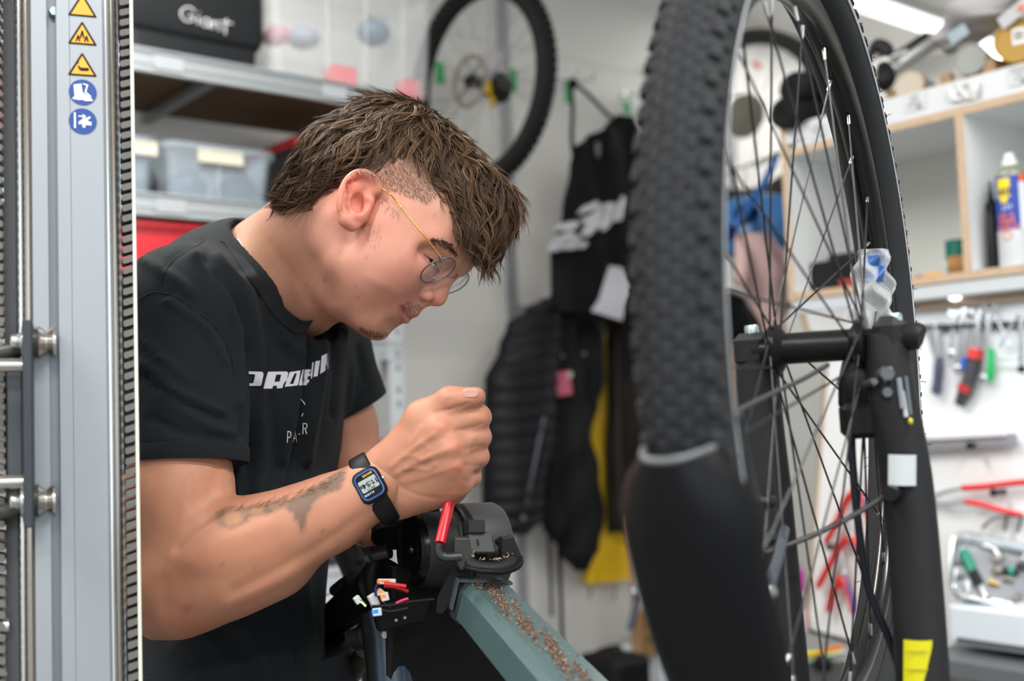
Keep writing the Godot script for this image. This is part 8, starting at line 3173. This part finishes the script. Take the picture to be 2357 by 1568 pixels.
func lower_body(t: Node3D):
	# trousers and shoes below the frame, standing on the floor
	var hip := P(528, 1690, 1.37)
	var s := st()
	var out := cdir(-0.36, 0, -0.93)
	out.y = 0
	out = out.normalized()
	var fwd := cdir(0.93, 0, -0.36)
	fwd.y = 0
	fwd = fwd.normalized()
	tube(s, [hip + Vector3(0, 0.10, 0), hip, hip + Vector3(0, -0.12, 0)], [0.15, 0.165, 0.15], 24)
	for e in [-1, 1]:
		tube(s, spline([hip + out * e * 0.09, hip + out * e * 0.10 + Vector3(0, -0.4, 0) + fwd * 0.03, Vector3(hip.x, 0.05, hip.z) + out * e * 0.12], 5), [0.10, 0.098, 0.094, 0.088, 0.08, 0.073, 0.07, 0.068, 0.066, 0.064, 0.064], 20)
	obj("trousers", s, mat("20242a", 0.85), t)
	for e in [-1, 1]:
		s = st()
		var p = Vector3(hip.x, 0, hip.z) + out * e * 0.12
		var tr := Transform3D(Basis(fwd, Vector3.UP, fwd.cross(Vector3.UP)), p + fwd * 0.06)
		loft(s, [rrect(tr, 0.29, 0.10, 0.0, 0.05), rrect(tr, 0.29, 0.10, 0.03, 0.05), rrect(tr * Transform3D(Basis(), Vector3(-0.02, 0, 0)), 0.24, 0.085, 0.07, 0.04), rrect(tr * Transform3D(Basis(), Vector3(-0.06, 0, 0)), 0.13, 0.08, 0.1, 0.04)], true, true, false, 0.0)
		obj("shoe", s, mat("2b2c2e", 0.6), t)

func eyeglasses(rel: Relief):
	var t := thing("eyeglasses", "round wire eyeglasses with gold temple worn by the mechanic", "glasses")
	var m := Vector3(0.88, 0.475, 0.02).normalized()
	var n2 := Vector3(-0.48 * 0.42, 0.88 * 0.42, 0.905).normalized()
	var wire := mat("75767a", 0.25, 0.85)
	var gold := mat("d2a24c", 0.22, 0.9)
	var cs := [E(1008.5, 622.5, 1.213), E(1043.5, 651.0, 1.283)]
	var R := 0.0204
	for k in 2:
		var ring := []
		var inn := []
		for i in 40:
			var an := TAU * i / 40
			ring.append(eye * (cs[k] + (m * cos(an) * (1.0 if k == 0 else 0.95) + n2 * sin(an)) * R))
		var s := st()
		tube(s, ring, 0.0007, 8, true)
		obj("rim", s, wire, t)
		s = st()
		var nrm := (eye.basis * m).cross(eye.basis * n2).normalized()
		if nrm.dot(eye.basis * HF) < 0:
			nrm = -nrm
		s.set_smooth_group(1)
		var c: Vector3 = eye * cs[k]
		for i in 40:
			var a: Vector3 = ring[i]
			var b: Vector3 = ring[(i + 1) % 40]
			var h0 := c + nrm * 0.0016
			if (a - h0).cross(b - h0).dot(nrm) < 0:
				var w := a
				a = b
				b = w
			tri(s, h0, a, b)
			tri(s, c + nrm * 0.0004, b, a)
		obj("lens", s, mat("dfe6ea", 0.03, 0.0, {"alpha": 0.04, "spec": 0.35}), t)
	var s := st()
	tube(s, spline([eye * (cs[0] - n2 * R + m * 0.005), eye * (cs[0] - n2 * R * 1.2 + m * 0.011 + HF * 0.004), eye * (cs[1] + n2 * R * 1.2 + m * 0.010 + HF * 0.004), eye * (cs[1] + n2 * R + m * 0.004)], 5), 0.0009, 8)
	obj("bridge", s, wire, t)
	for e in [[cs[0] - n2 * R * 0.95 - m * 0.006, 0], [cs[1] + n2 * R * 0.95 - m * 0.006, 1]]:
		s = st()
		var p: Vector3 = eye * e[0]
		tube(s, [p, p - eye.basis * HF * 0.004, p - eye.basis * HF * 0.006 - eye.basis * m * 0.003], [0.0004, 0.0005, 0.0012], 8)
		obj("nose_pad", s, mat("b7a399", 0.3), t)
	s = st()
	var z1 := rel.at(915, 468) - 0.003
	tube(s, spline([P(1014, 590, 1.1945), P(965, 529, 1.188), P(916, 468, minf(1.192, z1)), P(895, 445, 1.189), P(868, 428, 1.196), P(856, 432, 1.204)], 8), 0.00085, 8)
	obj("temple", s, gold, t)
	s = st()
	tube(s, [P(1013, 590, 1.1945), P(1016, 597, 1.194), P(1020, 603, 1.195)], 0.0012, 8)
	obj("hinge", s, wire, t)

func watch(rel: Relief):
	var t := thing("wristwatch", "black digital wristwatch with a blue-edged display on the mechanic's wrist", "watch")
	var c := E(863, 1126, 1.145)
	var ax := (E(905, 1098, 1.142) - E(760, 1182, 1.135)).normalized()      # along the forearm
	var up := Vector3(-0.02, 0.25, 1.0)
	up = (up - ax * up.dot(ax)).normalized()                                # out of the wrist, towards us
	var side := ax.cross(up).normalized()                                   # round the wrist
	var black := mat("17191d", 0.5)
	var rr := 0.0312
	# strap: a band round the wrist, wider near the case
	var loops := []
	for i in 48:
		var an := TAU * i / 48
		var o := up * cos(an) + side * sin(an)
		var near := maxf(0.0, cos(an))
		var w := lerpf(0.0085, 0.0105, near)
		var p := c + up * cos(an) * rr + side * sin(an) * 0.0358
		var l := []
		for q in [[-w, 0.0], [w, 0.0], [w, 0.0022], [w * 0.8, 0.003], [-w * 0.8, 0.003], [-w, 0.0022]]:
			l.append(eye * (p + ax * q[0] + o * q[1]))
		loops.append(l)
	var s := st()
	if ((loops[0][1] - loops[0][0]).cross(loops[1][0] - loops[0][0])).dot(eye.basis * up) > 0:
		for l in loops:
			l.reverse()
	loft(s, loops, false, false, true, 0.0)
	obj("strap", s, black, t)
	s = st()
	for e in [0.72, 0.85, -0.75, -0.9, -1.05]:
		var o := up * cos(e) + side * sin(e)
		box(s, T(eye * (c + o * (rr + 0.003)), eye.basis * ax, eye.basis * up.cross(ax) * 1.0), Vector3(0.011, 0.0013, 0.0012), 0.0003)
	obj("strap_ribs", s, mat("222428", 0.5), t)
	# case: its own frame, x along the arm, y towards six o'clock
	var q6 := -side
	if q6.y > 0:
		q6 = -q6
	var cf := Transform3D(Basis(eye.basis * q6, eye.basis * up, (eye.basis * q6).cross(eye.basis * up)), eye * (c + up * (rr + 0.0005)))
	cf = cf.scaled_local(Vector3(0.84, 0.9, 0.84))
	s = st()
	loft(s, [rrect(cf, 0.040, 0.0335, 0.0, 0.010, 3), rrect(cf, 0.041, 0.0345, 0.003, 0.010, 3), rrect(cf, 0.038, 0.0325, 0.0062, 0.009, 3), rrect(cf, 0.0355, 0.0305, 0.0075, 0.008, 3)], true, true, false, 0.5)
	obj("case", s, black, t)
	s = st()
	loft(s, [rrect(cf, 0.0335, 0.0285, 0.0072, 0.007, 3), rrect(cf, 0.0335, 0.0285, 0.0082, 0.007, 3), rrect(cf, 0.0300, 0.0252, 0.0084, 0.006, 3), rrect(cf, 0.0298, 0.0250, 0.0078, 0.006, 3)], true, true, false, 0.5)
	obj("blue_bezel", s, mat("1f4f94", 0.35), t)
	s = st()
	loft(s, [rrect(cf, 0.0298, 0.0250, 0.0076, 0.006, 3), rrect(cf, 0.0298, 0.0250, 0.0079, 0.006, 3)])
	obj("face_plate", s, mat("11131a", 0.3), t)
	s = st()
	loft(s, [rrect(cf * Transform3D(Basis(), Vector3(-0.001, 0, 0)), 0.0148, 0.0222, 0.0078, 0.0015, 3), rrect(cf * Transform3D(Basis(), Vector3(-0.001, 0, 0)), 0.0148, 0.0222, 0.0082, 0.0015, 3)])
	obj("display", s, mat("9ea7a6", 0.2), t)
	# digits read from his side, so they stand on their heads for us
	var dirx := cf.basis.z.normalized()
	if dirx.dot(eye.basis.x) > 0:
		dirx = -dirx
	var diry := cf.basis.y.cross(dirx).normalized()
	var put := func(words: String, along_x: float, along_y: float, h: float, m: Material, called: String):
		lettering(words, h, Transform3D(Basis(dirx, diry, dirx.cross(diry)), cf * Vector3(-0.001, 0.0084, 0) + dirx * along_x + diry * along_y), m, t, called)
	put.call("11:54", -0.0018, 0.0, 0.0052, mat("22262a", 0.5), "digits")
	put.call("59", 0.0068, -0.0006, 0.0034, mat("22262a", 0.5), "digits")
	put.call("SU 11", 0.0, 0.0049, 0.0018, mat("3b4044", 0.5), "digits")
	put.call("WATER", -0.003, -0.0091, 0.0009, mat("c9b23a", 0.5), "dial_text")
	put.call("ALARM", 0.004, 0.0091, 0.0009, mat("aab4c4", 0.5), "dial_text")
	for e in [[0.010, 1], [-0.010, 1], [0.0, -1]]:
		s = st()
		tube(s, [cf * Vector3(e[0], 0.003, 0.0165 * e[1]), cf * Vector3(e[0], 0.003, 0.0188 * e[1])], 0.0014, 10)
		obj("push_button", s, mat("c9cccf", 0.2, 0.9), t)
